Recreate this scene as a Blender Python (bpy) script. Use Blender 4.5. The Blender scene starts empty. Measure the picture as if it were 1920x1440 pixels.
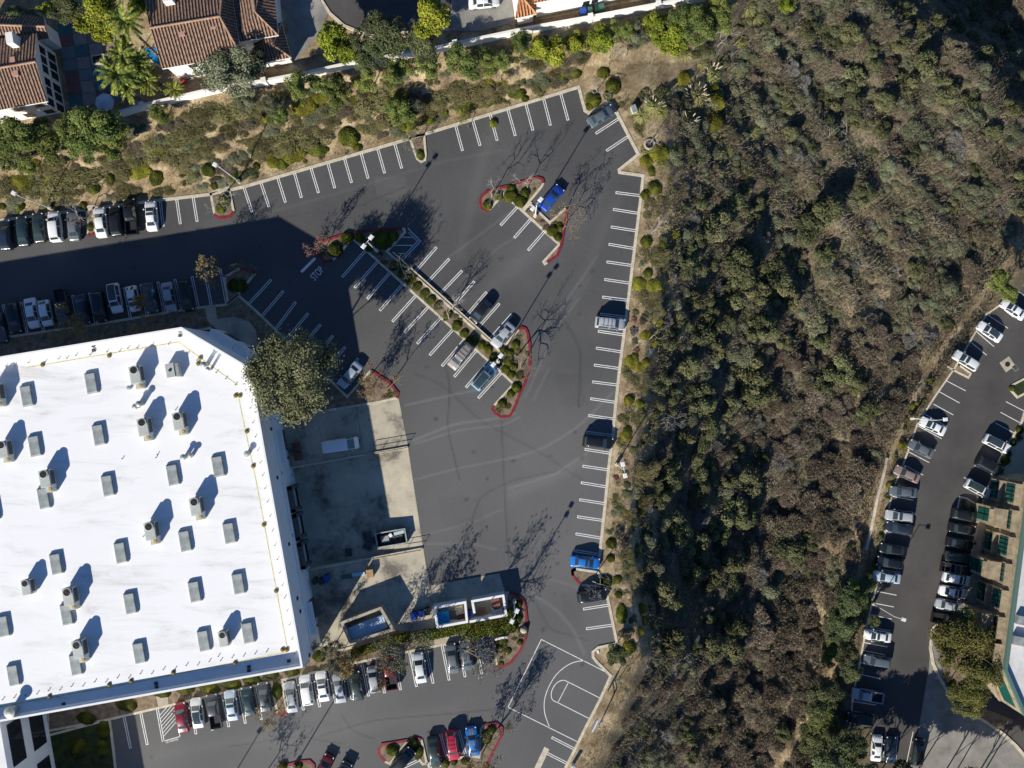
import bpy, math, random
import numpy as np
from mathutils import Vector, Matrix
SC = bpy.context.scene
COL = SC.collection
# ------------------------------------------------------------------ camera, sky, sun, exposure
H = 122.0            # drone height above the car park (m)
F = 1464.0           # focal length in photo pixels (1920 wide)
cam_d = bpy.data.cameras.new('camera'); cam = bpy.data.objects.new('camera', cam_d); COL.objects.link(cam)
cam.location = (0, 0, H); cam.rotation_euler = (0, 0, 0)
cam_d.sensor_fit = 'HORIZONTAL'; cam_d.angle = 2*math.atan(960/F); cam_d.clip_start = 1; cam_d.clip_end = 20000
SC.camera = cam
EL = math.radians(26.6); SX, SY = 0.515, 0.857          # shadows run towards (SX, SY)
w = bpy.data.worlds.new('World'); SC.world = w; w.use_nodes = True
nt = w.node_tree; bg = nt.nodes['Background']
sky = nt.nodes.new('ShaderNodeTexSky'); sky.sky_type = 'NISHITA'; sky.sun_disc = False
sky.sun_elevation = EL; sky.sun_rotation = math.atan2(-SX, -SY); sky.air_density = .8; sky.dust_density = .2; sky.ozone_density = 8.0
nt.links.new(sky.outputs[0], bg.inputs[0]); bg.inputs[1].default_value = 0.078
sl = bpy.data.lights.new('sun', 'SUN'); sl.energy = 5.0; sl.angle = math.radians(0.5); sl.color = (1, .94, .84)
so = bpy.data.objects.new('sun', sl); COL.objects.link(so)
so.rotation_euler = Vector((SX*math.cos(EL), SY*math.cos(EL), -math.sin(EL))).to_track_quat('-Z', 'Y').to_euler()
SC.view_settings.view_transform = 'Standard'; SC.view_settings.look = 'None'; SC.view_settings.gamma = 1
SC.view_settings.exposure = 0.5
R = np.random.default_rng(7); random.seed(7)

# ------------------------------------------------------------------ photo pixel -> point at height z
def P(u, v, z=0.0):
    k = (H-z)/F
    return ((u-960)*k, (720-v)*k, z)
EV = [-400, 0, 165, 320, 560, 800, 1000, 1120, 1230, 1330, 1440, 1700]
EU = [1500, 1290, 1200, 1215, 1185, 1157, 1137, 1147, 1165, 1130, 1075, 950]
RV = [-400, 300, 560, 690, 745, 870, 930, 1130, 1330, 1375, 1440, 1700]
RU = [2700, 2080, 1880, 1790, 1750, 1694, 1666, 1636, 1594, 1586, 1600, 1600]
WU = [-400, 0, 220, 277, 420, 502, 580, 662, 810, 855, 992, 1105, 1272, 1340, 1700]
WV = [372, 278, 222, 205, 172, 160, 145, 127, 101, 91, 62, 42, 10, -2, -70]
LU = [-400, 0, 300, 395, 457, 770, 1085, 1200]
LV = [470, 413, 375, 364, 350, 259, 163, 130]
ZR = -14.0
def sm(t):
    t = np.clip(t, 0, 1); return t*t*(3-2*t)
def Z(u, v):
    u = np.asarray(u, float); v = np.asarray(v, float)
    e = np.interp(v, EV, EU); r = np.interp(v, RV, RU)
    d = u-e
    t = np.clip((d-38)/np.maximum(r-e-50, 60), 0, 1)
    zc = ZR*sm(t**0.8) - 9.0*np.sin(np.pi*t**.9)
    zc = zc + np.sin(np.pi*t)*(0.9*np.sin(u*.031+v*.017)*np.sin(v*.027-u*.008)+.5*np.sin(u*.07-v*.05))
    lo = np.interp(u, LU, LV)-14; wa = np.interp(u, WU, WV)+3
    zl = 4.0*np.clip((lo-v)/np.maximum(lo-wa, 20), 0, 1)
    bump = .18*np.sin(u*.09+v*.04)*np.sin(v*.11)
    q_ = (u-1650)*.56-v*.83+8
    zc = zc-11.0*sm((q_+14)/130)*(v < 400)
    zl = zl + bump*np.clip((lo-v)/30, 0, 1)*np.clip((v-wa)/20, 0, 1)
    return zl*(1-sm(d/200)) + zc
def PZ(u, v, dz=0.0):
    return P(u, v, float(Z(u, v))+dz)

# ------------------------------------------------------------------ tagging
def tag(o, label=None, cat=None, group=None, kind=None):
    if label: o['label'] = label
    if cat: o['category'] = cat
    if group: o['group'] = group
    if kind: o['kind'] = kind
    return o
def empty(name, loc, rz=0.0, label=None, cat=None, group=None):
    o = bpy.data.objects.new(name, None); COL.objects.link(o)
    o.empty_display_size = .3; o.location = loc; o.rotation_euler = (0, 0, rz)
    return tag(o, label, cat, group)
def copy_tree(o, parent=None):
    c = o.copy(); COL.objects.link(c)
    if parent: c.parent = parent
    for ch in o.children: copy_tree(ch, c)
    return c

# ------------------------------------------------------------------ automatic labels by landmark
LM = []          # (phrase, u, v)
USED = set()
DIRS = ['right of', 'above and right of', 'above', 'above and left of', 'left of', 'below and left of', 'below', 'below and right of']
def place_label(desc, u, v, avoid=()):
    c = sorted(LM, key=lambda m: (m[1]-u)**2+(m[2]-v)**2)
    for near in ('just ', ''):
        for m in c[:14]:
            if m[0] in avoid: continue
            dx, dy = u-m[1], m[2]-v; dd = math.hypot(dx, dy)
            if near and dd > 45: continue
            d = DIRS[int(round(math.degrees(math.atan2(dy, dx))/45)) % 8]
            s = f'{desc} {near}{d} {m[0]}'
            if len(s.split()) <= 16 and s not in USED:
                USED.add(s); return s
    c = sorted(c[:40], key=lambda m: len(m[0].split()))
    for a in c:
        for d in ('a few metres', 'further', 'well'):
            k = DIRS[int(round(math.degrees(math.atan2(a[2]-v, u-a[1]))/45)) % 8]; s = f'{desc} {d} {k} {a[0]}'
            if len(s.split()) <= 16 and s not in USED:
                USED.add(s); return s
    return f'{desc} in the planting'

# ------------------------------------------------------------------ mesh building
class MB:
    def __init__(s): s.v = []; s.f = []; s.m = []; s.uv = None
    def add(s, vs, fs, m=0):
        b = len(s.v); s.v += [tuple(p) for p in vs]
        for f in fs: s.f.append(tuple(b+i for i in f)); s.m.append(m)
        return s
    def box(s, c, size, rz=0.0, m=0, taper=1.0):
        x, y, z = size[0]/2, size[1]/2, size[2]/2; ca, sa = math.cos(rz), math.sin(rz); vs = []
        for dz, k in ((-z, 1), (z, taper)):
            for dx, dy in ((-x, -y), (x, -y), (x, y), (-x, y)):
                dx *= k; dy *= k
                vs.append((c[0]+dx*ca-dy*sa, c[1]+dx*sa+dy*ca, c[2]+dz))
        return s.add(vs, [(3, 2, 1, 0), (4, 5, 6, 7), (0, 1, 5, 4), (1, 2, 6, 5), (2, 3, 7, 6), (3, 0, 4, 7)], m)
    def prism(s, poly, z0, z1, m=0, bottom=True):
        n = len(poly); vs = [(p[0], p[1], z0) for p in poly]+[(p[0], p[1], z1) for p in poly]
        area = sum(poly[i][0]*poly[(i+1) % n][1]-poly[(i+1) % n][0]*poly[i][1] for i in range(n))
        fs = [tuple(range(n, 2*n))]+([tuple(range(n-1, -1, -1))] if bottom else [])
        fs += [(i, (i+1) % n, n+(i+1) % n, n+i) for i in range(n)]
        if area < 0: fs = [f[::-1] for f in fs]
        return s.add(vs, fs, m)
    def sheet(s, poly, m=0):
        n = len(poly); a = sum(poly[i][0]*poly[(i+1) % n][1]-poly[(i+1) % n][0]*poly[i][1] for i in range(n))
        f = tuple(range(n)); return s.add(poly, [f if a > 0 else f[::-1]], m)
    def tube(s, pts, rad, n=6, m=0, cap=True):
        pts = [Vector(p) for p in pts]; rings = []
        for i, p in enumerate(pts):
            t = (pts[min(i+1, len(pts)-1)]-pts[max(i-1, 0)]).normalized()
            a = t.orthogonal().normalized(); b = t.cross(a); r = rad[i] if hasattr(rad, '__len__') else rad
            rings.append([p+(a*math.cos(2*math.pi*k/n)+b*math.sin(2*math.pi*k/n))*r for k in range(n)])
        vs = [q for g in rings for q in g]
        fs = [(i*n+k, i*n+(k+1) % n, (i+1)*n+(k+1) % n, (i+1)*n+k) for i in range(len(pts)-1) for k in range(n)]
        if cap: fs += [tuple(range(n-1, -1, -1)), tuple((len(pts)-1)*n+k for k in range(n))]
        return s.add(vs, fs, m)
    def lathe(s, c, prof, n=12, m=0):
        vs = []
        for r, z in prof:
            for k in range(n): vs.append((c[0]+r*math.cos(2*math.pi*k/n), c[1]+r*math.sin(2*math.pi*k/n), c[2]+z))
        L = len(prof)
        fs = [(i*n+k, i*n+(k+1) % n, (i+1)*n+(k+1) % n, (i+1)*n+k) for i in range(L-1) for k in range(n)]
        fs += [tuple(range(n-1, -1, -1)), tuple((L-1)*n+k for k in range(n))]
        return s.add(vs, fs, m)
    def ribbon(s, pts, wid, z0, z1=None, m=0, closed=False):
        """strip of width wid along xy points: flat sheet at z0, or a solid bar z0..z1"""
        p = [Vector((q[0], q[1])) for q in pts]; n = len(p); L = []; Rr = []
        for i in range(n):
            a = p[(i-1) % n] if (closed or i > 0) else None; b = p[(i+1) % n] if (closed or i < n-1) else None
            d1 = (p[i]-a).normalized() if a is not None else None; d2 = (b-p[i]).normalized() if b is not None else None
            if d1 is None: d1 = d2
            if d2 is None: d2 = d1
            n1 = Vector((-d1.y, d1.x)); n2 = Vector((-d2.y, d2.x)); nn = n1+n2
            if nn.length < 1e-3: nn = n1
            nn.normalize(); k = wid/2/max(.5, nn.dot(n1)); L.append(p[i]+nn*k); Rr.append(p[i]-nn*k)
        N = n if closed else n-1
        zz = z1 if z1 is not None else z0
        hz = lambda i: (zz[i] if hasattr(zz, '__len__') else zz)
        vs = [(q.x, q.y, hz(i)) for i, q in enumerate(L)]+[(q.x, q.y, hz(i)) for i, q in enumerate(Rr)]
        fs = [(n+i, n+(i+1) % n, (i+1) % n, i) for i in range(N)]
        if z1 is not None:
            h0 = lambda i: (z0[i] if hasattr(z0, '__len__') else z0)
            vs += [(q.x, q.y, h0(i)) for i, q in enumerate(L)]+[(q.x, q.y, h0(i)) for i, q in enumerate(Rr)]
            for i in range(N):
                j = (i+1) % n
                fs += [(i, j, 2*n+j, 2*n+i), (n+j, n+i, 3*n+i, 3*n+j)]
            if not closed: fs += [(0, 2*n, 3*n, n), (n-1, 2*n-1, 4*n-1, 3*n-1)]
        return s.add(vs, fs, m)
    def build(s, name, mats, parent=None, smooth=False, kind=None):
        me = bpy.data.meshes.new(name); me.from_pydata(s.v, [], s.f)
        for mt in (mats if isinstance(mats, (list, tuple)) else [mats]): me.materials.append(mt)
        me.polygons.foreach_set('material_index', s.m)
        if smooth: me.polygons.foreach_set('use_smooth', [True]*len(s.f))
        if s.uv is not None:
            l = me.uv_layers.new(name='UVMap'); l.data.foreach_set('uv', np.array(s.uv, dtype='f').ravel())
        me.update()
        o = bpy.data.objects.new(name, me); COL.objects.link(o)
        if parent: o.parent = parent
        if kind: o['kind'] = kind
        return o
def mesh_np(name, verts, faces, var=None, mat=None, smooth=False):
    """fast mesh from arrays; faces (N,k)"""
    me = bpy.data.meshes.new(name); verts = np.asarray(verts, 'f'); faces = np.asarray(faces, 'i'); n, k = faces.shape
    me.vertices.add(len(verts)); me.vertices.foreach_set('co', verts.ravel())
    me.loops.add(n*k); me.loops.foreach_set('vertex_index', faces.ravel())
    me.polygons.add(n); me.polygons.foreach_set('loop_start', np.arange(n, dtype='i')*k)
    me.polygons.foreach_set('loop_total', np.full(n, k, 'i'))
    me.polygons.foreach_set('use_smooth', np.full(n, smooth))
    if var is not None:
        a = me.attributes.new('var', 'FLOAT', 'FACE'); a.data.foreach_set('value', np.asarray(var, 'f'))
    if mat: me.materials.append(mat)
    me.update(); me.validate()
    return me
def link(name, me, loc=(0, 0, 0), parent=None, kind=None):
    o = bpy.data.objects.new(name, me); COL.objects.link(o); o.location = loc
    if parent: o.parent = parent
    if kind: o['kind'] = kind
    return o

# ------------------------------------------------------------------ materials
def mat(name, col, rough=.85, noise=.0, scale=2.0, col2=None, bump=0.0, bscale=20.0, metal=0.0, spec=.3, coat=0.0, detail=6, coord='Object', emit=None):
    m = bpy.data.materials.new(name); m.use_nodes = True; t = m.node_tree; b = t.nodes['Principled BSDF']
    b.inputs['Roughness'].default_value = rough; b.inputs['Metallic'].default_value = metal
    b.inputs['Specular IOR Level'].default_value = spec; b.inputs['Coat Weight'].default_value = coat
    c = tuple(col)+(1,)
    b.inputs['Base Color'].default_value = c
    tc = t.nodes.new('ShaderNodeTexCoord')
    if noise or col2:
        nz = t.nodes.new('ShaderNodeTexNoise'); nz.inputs['Scale'].default_value = scale; nz.inputs['Detail'].default_value = detail
        nz.inputs['Roughness'].default_value = .65
        t.links.new(tc.outputs[coord], nz.inputs['Vector'])
        rp = t.nodes.new('ShaderNodeValToRGB'); rp.color_ramp.elements[0].position = .3; rp.color_ramp.elements[1].position = .7
        lo = tuple(x*(1-noise) for x in col)+(1,); hi = tuple(col2)+(1,) if col2 else tuple(min(1, x*(1+noise)) for x in col)+(1,)
        rp.color_ramp.elements[0].color = lo; rp.color_ramp.elements[1].color = hi
        t.links.new(nz.outputs['Fac'], rp.inputs[0]); t.links.new(rp.outputs[0], b.inputs['Base Color'])
    if bump:
        n2 = t.nodes.new('ShaderNodeTexNoise'); n2.inputs['Scale'].default_value = bscale; n2.inputs['Detail'].default_value = 4
        t.links.new(tc.outputs[coord], n2.inputs['Vector'])
        bp = t.nodes.new('ShaderNodeBump'); bp.inputs['Strength'].default_value = bump; bp.inputs['Distance'].default_value = .1
        t.links.new(n2.outputs['Fac'], bp.inputs['Height']); t.links.new(bp.outputs[0], b.inputs['Normal'])
    return m
def leafmat(name, c0, c1, c2=None, rough=.8, trans=.0, use_obj=True):
    """leaf colours run over the per-leaf 'var' attribute; object random shifts the hue a little"""
    m = bpy.data.materials.new(name); m.use_nodes = True; t = m.node_tree; b = t.nodes['Principled BSDF']
    b.inputs['Roughness'].default_value = rough; b.inputs['Specular IOR Level'].default_value = .15
    at = t.nodes.new('ShaderNodeAttribute'); at.attribute_name = 'var'
    rp = t.nodes.new('ShaderNodeValToRGB'); e = rp.color_ramp.elements
    e[0].color = tuple(c0)+(1,); e[1].color = tuple(c1 if c2 is None else c2)+(1,)
    if c2 is not None:
        k = e.new(.55); k.color = tuple(c1)+(1,)
    t.links.new(at.outputs['Fac'], rp.inputs[0])
    oi = t.nodes.new('ShaderNodeObjectInfo')
    hs = t.nodes.new('ShaderNodeHueSaturation')
    mr = t.nodes.new('ShaderNodeMapRange'); mr.inputs[3].default_value = .72; mr.inputs[4].default_value = 1.3
    t.links.new(oi.outputs['Random'], mr.inputs[0]); t.links.new(mr.outputs[0], hs.inputs['Value'])
    mr2 = t.nodes.new('ShaderNodeMapRange'); mr2.inputs[3].default_value = .485; mr2.inputs[4].default_value = .52
    ml = t.nodes.new('ShaderNodeMath'); ml.operation = 'FRACT'; mu = t.nodes.new('ShaderNodeMath'); mu.operation = 'MULTIPLY'; mu.inputs[1].default_value = 17.3
    t.links.new(oi.outputs['Random'], mu.inputs[0]); t.links.new(mu.outputs[0], ml.inputs[0]); t.links.new(ml.outputs[0], mr2.inputs[0])
    t.links.new(mr2.outputs[0], hs.inputs['Hue'])
    t.links.new(rp.outputs[0], hs.inputs['Color']); t.links.new(hs.outputs[0], b.inputs['Base Color'])
    return m
def inpoly(u, v, poly):
    u = np.asarray(u); v = np.asarray(v); c = np.zeros(u.shape, bool); n = len(poly)
    for i in range(n):
        x1, y1 = poly[i]; x2, y2 = poly[(i+1) % n]
        if y1 == y2: continue
        c ^= ((y1 > v) != (y2 > v)) & (u < (x2-x1)*(v-y1)/(y2-y1)+x1)
    return c
def polydist(u, v, poly, closed=True):
    d = np.full(np.shape(u), 1e9); n = len(poly)
    for i in range(n if closed else n-1):
        x1, y1 = poly[i]; x2, y2 = poly[(i+1) % n]; dx, dy = x2-x1, y2-y1; L = dx*dx+dy*dy+1e-9
        t = np.clip(((u-x1)*dx+(v-y1)*dy)/L, 0, 1); d = np.minimum(d, np.hypot(u-x1-t*dx, v-y1-t*dy))
    return d
# ------------------------------------------------------------------ ground, asphalt, kerbs, markings
LOT = [(-700, 520), (-120, 430), (0, 413), (300, 375), (395, 364), (457, 350), (770, 259), (1085, 163), (1097, 207), (1105, 212), (1142, 192),
       (1157, 212), (1197, 289), (1161, 318), (1162, 323), (1206, 329), (1202, 367), (1194, 433), (1182, 531), (1170, 628), (1162, 691), (1155, 754),
       (1149, 817), (1141, 881), (1135, 944), (1128, 1009), (1123, 1055), (1135, 1100), (1142, 1134), (1157, 1207), (1122, 1214), (1112, 1222), (1112, 1232), (1118, 1240), (1145, 1267),
       (1125, 1312), (1100, 1360), (1085, 1391), (1060, 1440), (960, 1640), (-700, 1640)]
RLOT = [(1890, 562), (1850, 589), (1830, 621), (1790, 690), (1752, 745), (1720, 795), (1694, 870), (1672, 922), (1660, 996), (1645, 1090), (1635, 1131), (1625, 1175), (1612, 1242), (1600, 1300),
        (1592, 1375), (1632, 1362), (1634, 1428), (1700, 1432), (1760, 1700), (2600, 1700), (2600, 300), (1990, 470)]
YARD = [(541, 792), (600, 772), (710, 754), (747, 745), (765, 836), (797, 1050), (805, 1098), (936, 1075), (948, 1112), (951, 1157), (818, 1182), (742, 1190), (640, 1218), (600, 1215), (575, 1090), (540, 880), (530, 800)]
WELL = [(543, 878), (765, 838), (792, 1028), (574, 1070)]
M_ground = mat('ground_soil', (.20, .14, .085), .95, .0, .25, None, .35, 3.0)
t = M_ground.node_tree; b_ = t.nodes['Principled BSDF']
at = t.nodes.new('ShaderNodeAttribute'); at.attribute_name = 'tone'
tc = t.nodes.new('ShaderNodeTexCoord')
n1 = t.nodes.new('ShaderNodeTexNoise'); n1.inputs['Scale'].default_value = .35; n1.inputs['Detail'].default_value = 8; n1.inputs['Roughness'].default_value = .7
n2 = t.nodes.new('ShaderNodeTexNoise'); n2.inputs['Scale'].default_value = 2.6; n2.inputs['Detail'].default_value = 6; n2.inputs['Roughness'].default_value = .75
t.links.new(tc.outputs['Object'], n1.inputs['Vector']); t.links.new(tc.outputs['Object'], n2.inputs['Vector'])
def ramp(t, stops):
    r = t.nodes.new('ShaderNodeValToRGB'); e = r.color_ramp.elements
    e[0].position, e[0].color = stops[0][0], tuple(stops[0][1])+(1,); e[1].position, e[1].color = stops[-1][0], tuple(stops[-1][1])+(1,)
    for p, c in stops[1:-1]: k = e.new(p); k.color = tuple(c)+(1,)
    return r
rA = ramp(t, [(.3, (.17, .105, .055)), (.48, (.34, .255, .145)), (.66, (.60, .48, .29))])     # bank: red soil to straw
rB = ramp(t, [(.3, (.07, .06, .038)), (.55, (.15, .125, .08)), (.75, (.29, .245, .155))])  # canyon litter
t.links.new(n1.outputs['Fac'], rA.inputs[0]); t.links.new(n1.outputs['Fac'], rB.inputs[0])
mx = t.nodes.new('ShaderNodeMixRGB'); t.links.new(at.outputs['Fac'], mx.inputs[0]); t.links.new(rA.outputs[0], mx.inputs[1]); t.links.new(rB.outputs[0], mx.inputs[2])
m2 = t.nodes.new('ShaderNodeMixRGB'); m2.blend_type = 'MULTIPLY'; m2.inputs[0].default_value = .8
rC = ramp(t, [(.3, (.45, .45, .45)), (.7, (1.15, 1.15, 1.15))]); t.links.new(n2.outputs['Fac'], rC.inputs[0])
t.links.new(mx.outputs[0], m2.inputs[1]); t.links.new(rC.outputs[0], m2.inputs[2]); t.links.new(m2.outputs[0], b_.inputs['Base Color'])

def axis(a, b, s):
    core = np.arange(a, b+.1, s)
    lo = a-np.array([40000, 12000, 4000, 1800, 1000, 600, 400, 250, 150, 80, 40, 20, 10]); hi = b+np.array([10, 20, 40, 80, 150, 250, 400, 600, 1000, 1800, 4000, 12000, 40000])
    return np.concatenate([lo, core, hi])
gu, gv = np.meshgrid(axis(-40, 1960, 4), axis(-40, 1480, 4))
gz = Z(gu, gv)
ins = inpoly(gu, gv, LOT); dL = polydist(gu, gv, LOT)
planted = np.clip(1-np.where(ins, 0, dL)/6, 0, 1)
gz = np.where(ins, np.where(dL > 3, -.4, .12), gz+.12)
insR = inpoly(gu, gv, RLOT); dR = polydist(gu, gv, RLOT)
gz = np.where(insR, np.where(dR > 3, ZR-.4, ZR+.1), gz)
gz = np.where((~insR) & (dR < 8), np.minimum(gz, gz*.0+ZR+.12)*0+(ZR+.12)*(1-dR/8)+gz*(dR/8), gz)
gz = np.where(inpoly(gu, gv, YARD) & (polydist(gu, gv, YARD) > 4), -2.6, gz)
k = (H-gz)/F
V = np.stack([(gu-960)*k, (720-gv)*k, gz], -1).reshape(-1, 3)
def grid_faces(n, m, keep=None):
    i = np.arange(n*m).reshape(n, m)
    f = np.stack([i[1:, :-1], i[1:, 1:], i[:-1, 1:], i[:-1, :-1]], -1).reshape(-1, 4)
    return f if keep is None else f[keep.reshape(-1)]
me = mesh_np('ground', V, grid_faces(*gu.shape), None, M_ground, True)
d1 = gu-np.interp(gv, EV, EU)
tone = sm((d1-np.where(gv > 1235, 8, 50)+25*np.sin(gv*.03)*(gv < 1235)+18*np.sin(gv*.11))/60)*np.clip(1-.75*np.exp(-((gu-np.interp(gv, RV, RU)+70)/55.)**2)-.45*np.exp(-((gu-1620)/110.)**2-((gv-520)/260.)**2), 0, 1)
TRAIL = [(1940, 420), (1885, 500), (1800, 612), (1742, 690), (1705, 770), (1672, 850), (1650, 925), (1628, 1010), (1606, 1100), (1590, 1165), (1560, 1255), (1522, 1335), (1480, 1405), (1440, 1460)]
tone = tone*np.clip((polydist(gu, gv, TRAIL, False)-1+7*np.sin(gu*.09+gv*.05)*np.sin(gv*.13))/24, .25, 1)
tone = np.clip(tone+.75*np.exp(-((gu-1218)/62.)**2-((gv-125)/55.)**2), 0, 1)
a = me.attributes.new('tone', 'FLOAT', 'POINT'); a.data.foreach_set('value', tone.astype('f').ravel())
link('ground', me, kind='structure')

# --- asphalt with tyre wear: a float attribute along the worn wheel paths
M_asph = mat('asphalt', (.07, .07, .068), .9, .0)
t = M_asph.node_tree; b_ = t.nodes['Principled BSDF']
tc = t.nodes.new('ShaderNodeTexCoord'); at = t.nodes.new('ShaderNodeAttribute'); at.attribute_name = 'wear'
n1 = t.nodes.new('ShaderNodeTexNoise'); n1.inputs['Scale'].default_value = .045; n1.inputs['Detail'].default_value = 8; n1.inputs['Roughness'].default_value = .6
n2 = t.nodes.new('ShaderNodeTexNoise'); n2.inputs['Scale'].default_value = 5.; n2.inputs['Detail'].default_value = 5; n2.inputs['Roughness'].default_value = .8
for n in (n1, n2): t.links.new(tc.outputs['Object'], n.inputs['Vector'])
r1 = ramp(t, [(.3, (.066, .067, .068)), (.7, (.106, .105, .102))]); t.links.new(n1.outputs['Fac'], r1.inputs[0])
r2 = ramp(t, [(.25, (.72, .72, .72)), (.75, (1.2, 1.2, 1.2))]); t.links.new(n2.outputs['Fac'], r2.inputs[0])
m2 = t.nodes.new('ShaderNodeMixRGB'); m2.blend_type = 'MULTIPLY'; m2.inputs[0].default_value = 1; t.links.new(r1.outputs[0], m2.inputs[1]); t.links.new(r2.outputs[0], m2.inputs[2])
m3 = t.nodes.new('ShaderNodeMixRGB'); t.links.new(at.outputs['Fac'], m3.inputs[0]); t.links.new(m2.outputs[0], m3.inputs[1]); m3.inputs[2].default_value = (.235, .232, .222, 1)
ng_ = t.nodes.new('ShaderNodeMath'); ng_.operation = 'MULTIPLY'; ng_.inputs[1].default_value = -1; ng_.use_clamp = True; t.links.new(at.outputs['Fac'], ng_.inputs[0])
m4 = t.nodes.new('ShaderNodeMixRGB'); t.links.new(ng_.outputs[0], m4.inputs[0]); t.links.new(m3.outputs[0], m4.inputs[1]); m4.inputs[2].default_value = (.03, .03, .031, 1); t.links.new(m4.outputs[0], b_.inputs['Base Color'])
TRACKS = [([(860, 480), (905, 300), (925, 240)], 9, .22), ([(900, 560), (985, 480), (1100, 400), (1165, 260)], 14, .25), ([(960, 860), (1020, 840), (1085, 800), (1150, 735)], 2, .5), ([(955, 915), (1040, 890), (1100, 850)], 2, .5),
          ([(760, 760), (850, 740), (900, 730), (935, 700)], 1.6, .6), ([(770, 828), (850, 795), (930, 785), (965, 775)], 2, .6), ([(775, 833), (860, 806), (945, 797), (975, 782)], 1.6, .5), ([(960, 925), (1040, 895), (1095, 862)], 9, .28),
          ([(775, 900), (850, 880), (940, 862), (960, 858)], 1.5, .5), ([(790, 1005), (900, 975), (940, 955)], 1.5, .35), ([(985, 1105), (1040, 1140), (1075, 1180), (1095, 1225)], 2.5, .45), ([(1030, 1085), (1080, 1100), (1110, 1120)], 2, .35),
          ([(1010, 690), (1025, 620), (1090, 540), (1130, 430), (1160, 370)], 10, .2), ([(1000, 640), (1050, 580), (1120, 480)], 1.5, .4), ([(985, 745), (1010, 690), (1040, 620), (1085, 560)], 1.6, .4), ([(1000, 750), (1030, 690)], 1.4, .4),
          ([(830, 490), (900, 440), (960, 395)], 1.8, .35), ([(860, 530), (940, 460), (975, 440)], 1.6, .35), ([(480, 1395), (640, 1370), (850, 1330)], 12, .16), ([(300, 1415), (500, 1380)], 10, .14), ([(640, 1340), (660, 1370), (700, 1385)], 1.2, -.5),
          ([(250, 470), (480, 420), (650, 350), (800, 290)], 22, .10), ([(940, 790), (950, 1000), (958, 1080)], 1.0, -.5), ([(500, 400), (640, 360), (840, 300), (960, 280)], 2, .2), ([(780, 1020), (880, 1018), (930, 1030)], 1.4, .5)]
au, av = np.meshgrid(np.arange(-340, 1225, 3.), np.arange(150, 1560, 3.))
wear = np.zeros(au.shape)
CRACKS = [([(820, 640), (845, 720), (838, 800), (862, 900)], .8, -.5), ([(775, 700), (830, 720), (900, 790), (1000, 840), (1100, 905)], .7, -.35), ([(940, 300), (970, 330), (1010, 320), (1080, 300)], .7, -.4), ([(600, 1380), (700, 1350), (820, 1340), (930, 1330)], .8, -.4), ([(430, 1400), (560, 1380), (640, 1395)], .8, -.35), ([(870, 1020), (900, 930), (960, 900), (1060, 880)], .7, -.35), ([(500, 420), (560, 400), (640, 400), (760, 350)], .8, -.35), ([(1000, 560), (1060, 600), (1090, 660), (1085, 760)], .7, -.4), ([(1000, 1120), (1030, 1180), (1100, 1200)], .7, -.35)]
CRACKS = [(p_, w_, s_*.55) for p_, w_, s_ in CRACKS]
TRACKS = [(p_, w_*1.2, s_*.5) for p_, w_, s_ in TRACKS]
for pts, wd, s in TRACKS+CRACKS:
    p = np.array(pts, float); tt = np.linspace(0, len(p)-1, 24); q = np.stack([np.interp(tt, range(len(p)), p[:, i]) for i in (0, 1)], 1)
    for _ in range(3): q[1:-1] = (q[:-2]+2*q[1:-1]+q[2:])/4
    d = polydist(au, av, [tuple(x) for x in q], False)
    wear += s*np.exp(-(d/max(wd, 1.6))**2)
go = np.random.default_rng(12)
for _ in range(150):
    k_ = PK_[go.integers(len(PK_))] if False else None
    su, sv, sr = go.uniform(0, 1200), go.uniform(180, 1440), go.uniform(1.5, 4.5); wear -= go.uniform(.15, .55)*np.exp(-(((au-su)/sr)**2+((av-sv)/(sr*go.uniform(.6, 1.2)))**2))
for x0, y0, x1, y1, s in ((905, 640, 1010, 700, .0), (820, 930, 900, 990, -.05), (1040, 700, 1090, 760, -.05), (560, 1350, 640, 1400, -.05), (1010, 240, 1075, 270, -.06), (700, 330, 760, 372, .10), (1050, 1110, 1085, 1190, -.05)):
    wear += s*((au > x0+(av-y0)*.2) & (au < x1+(av-y0)*.2) & (av > y0) & (av < y1))
wear += .24*sm((av-560)/260)*sm((au-640+np.maximum(av-1150, 0)*2)/220)+.12*sm((av-1180)/120)*(1-sm((au-520)/260))
wear += .05*np.sin(au*.021+av*.013)*np.sin(av*.017)+.04*np.sin(au*.007-av*.012)
cell = lambda a: (a[1:, :-1]+a[:-1, 1:])/2
cu, cv = cell(au), cell(av)
keep = (inpoly(cu, cv, LOT) | (polydist(cu, cv, LOT) < 5)) & ~(inpoly(cu, cv, YARD) & (polydist(cu, cv, YARD) > 5))
zz = np.full(au.shape, .06); k = (H-zz)/F
me = mesh_np('parking_lot', np.stack([(au-960)*k, (720-av)*k, zz], -1).reshape(-1, 3), grid_faces(*au.shape, keep), None, M_asph)
a = me.attributes.new('wear', 'FLOAT', 'POINT'); a.data.foreach_set('value', wear.astype('f').ravel())
link('parking_lot', me, kind='structure')
M_asph2 = mat('asphalt_far', (.075, .071, .067), .9, .22, .15, None, .0)
mb = MB(); mb.sheet([P(u, v, ZR+.06) for u, v in RLOT]); mb.build('lower_parking_lot', M_asph2, kind='structure')

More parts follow.
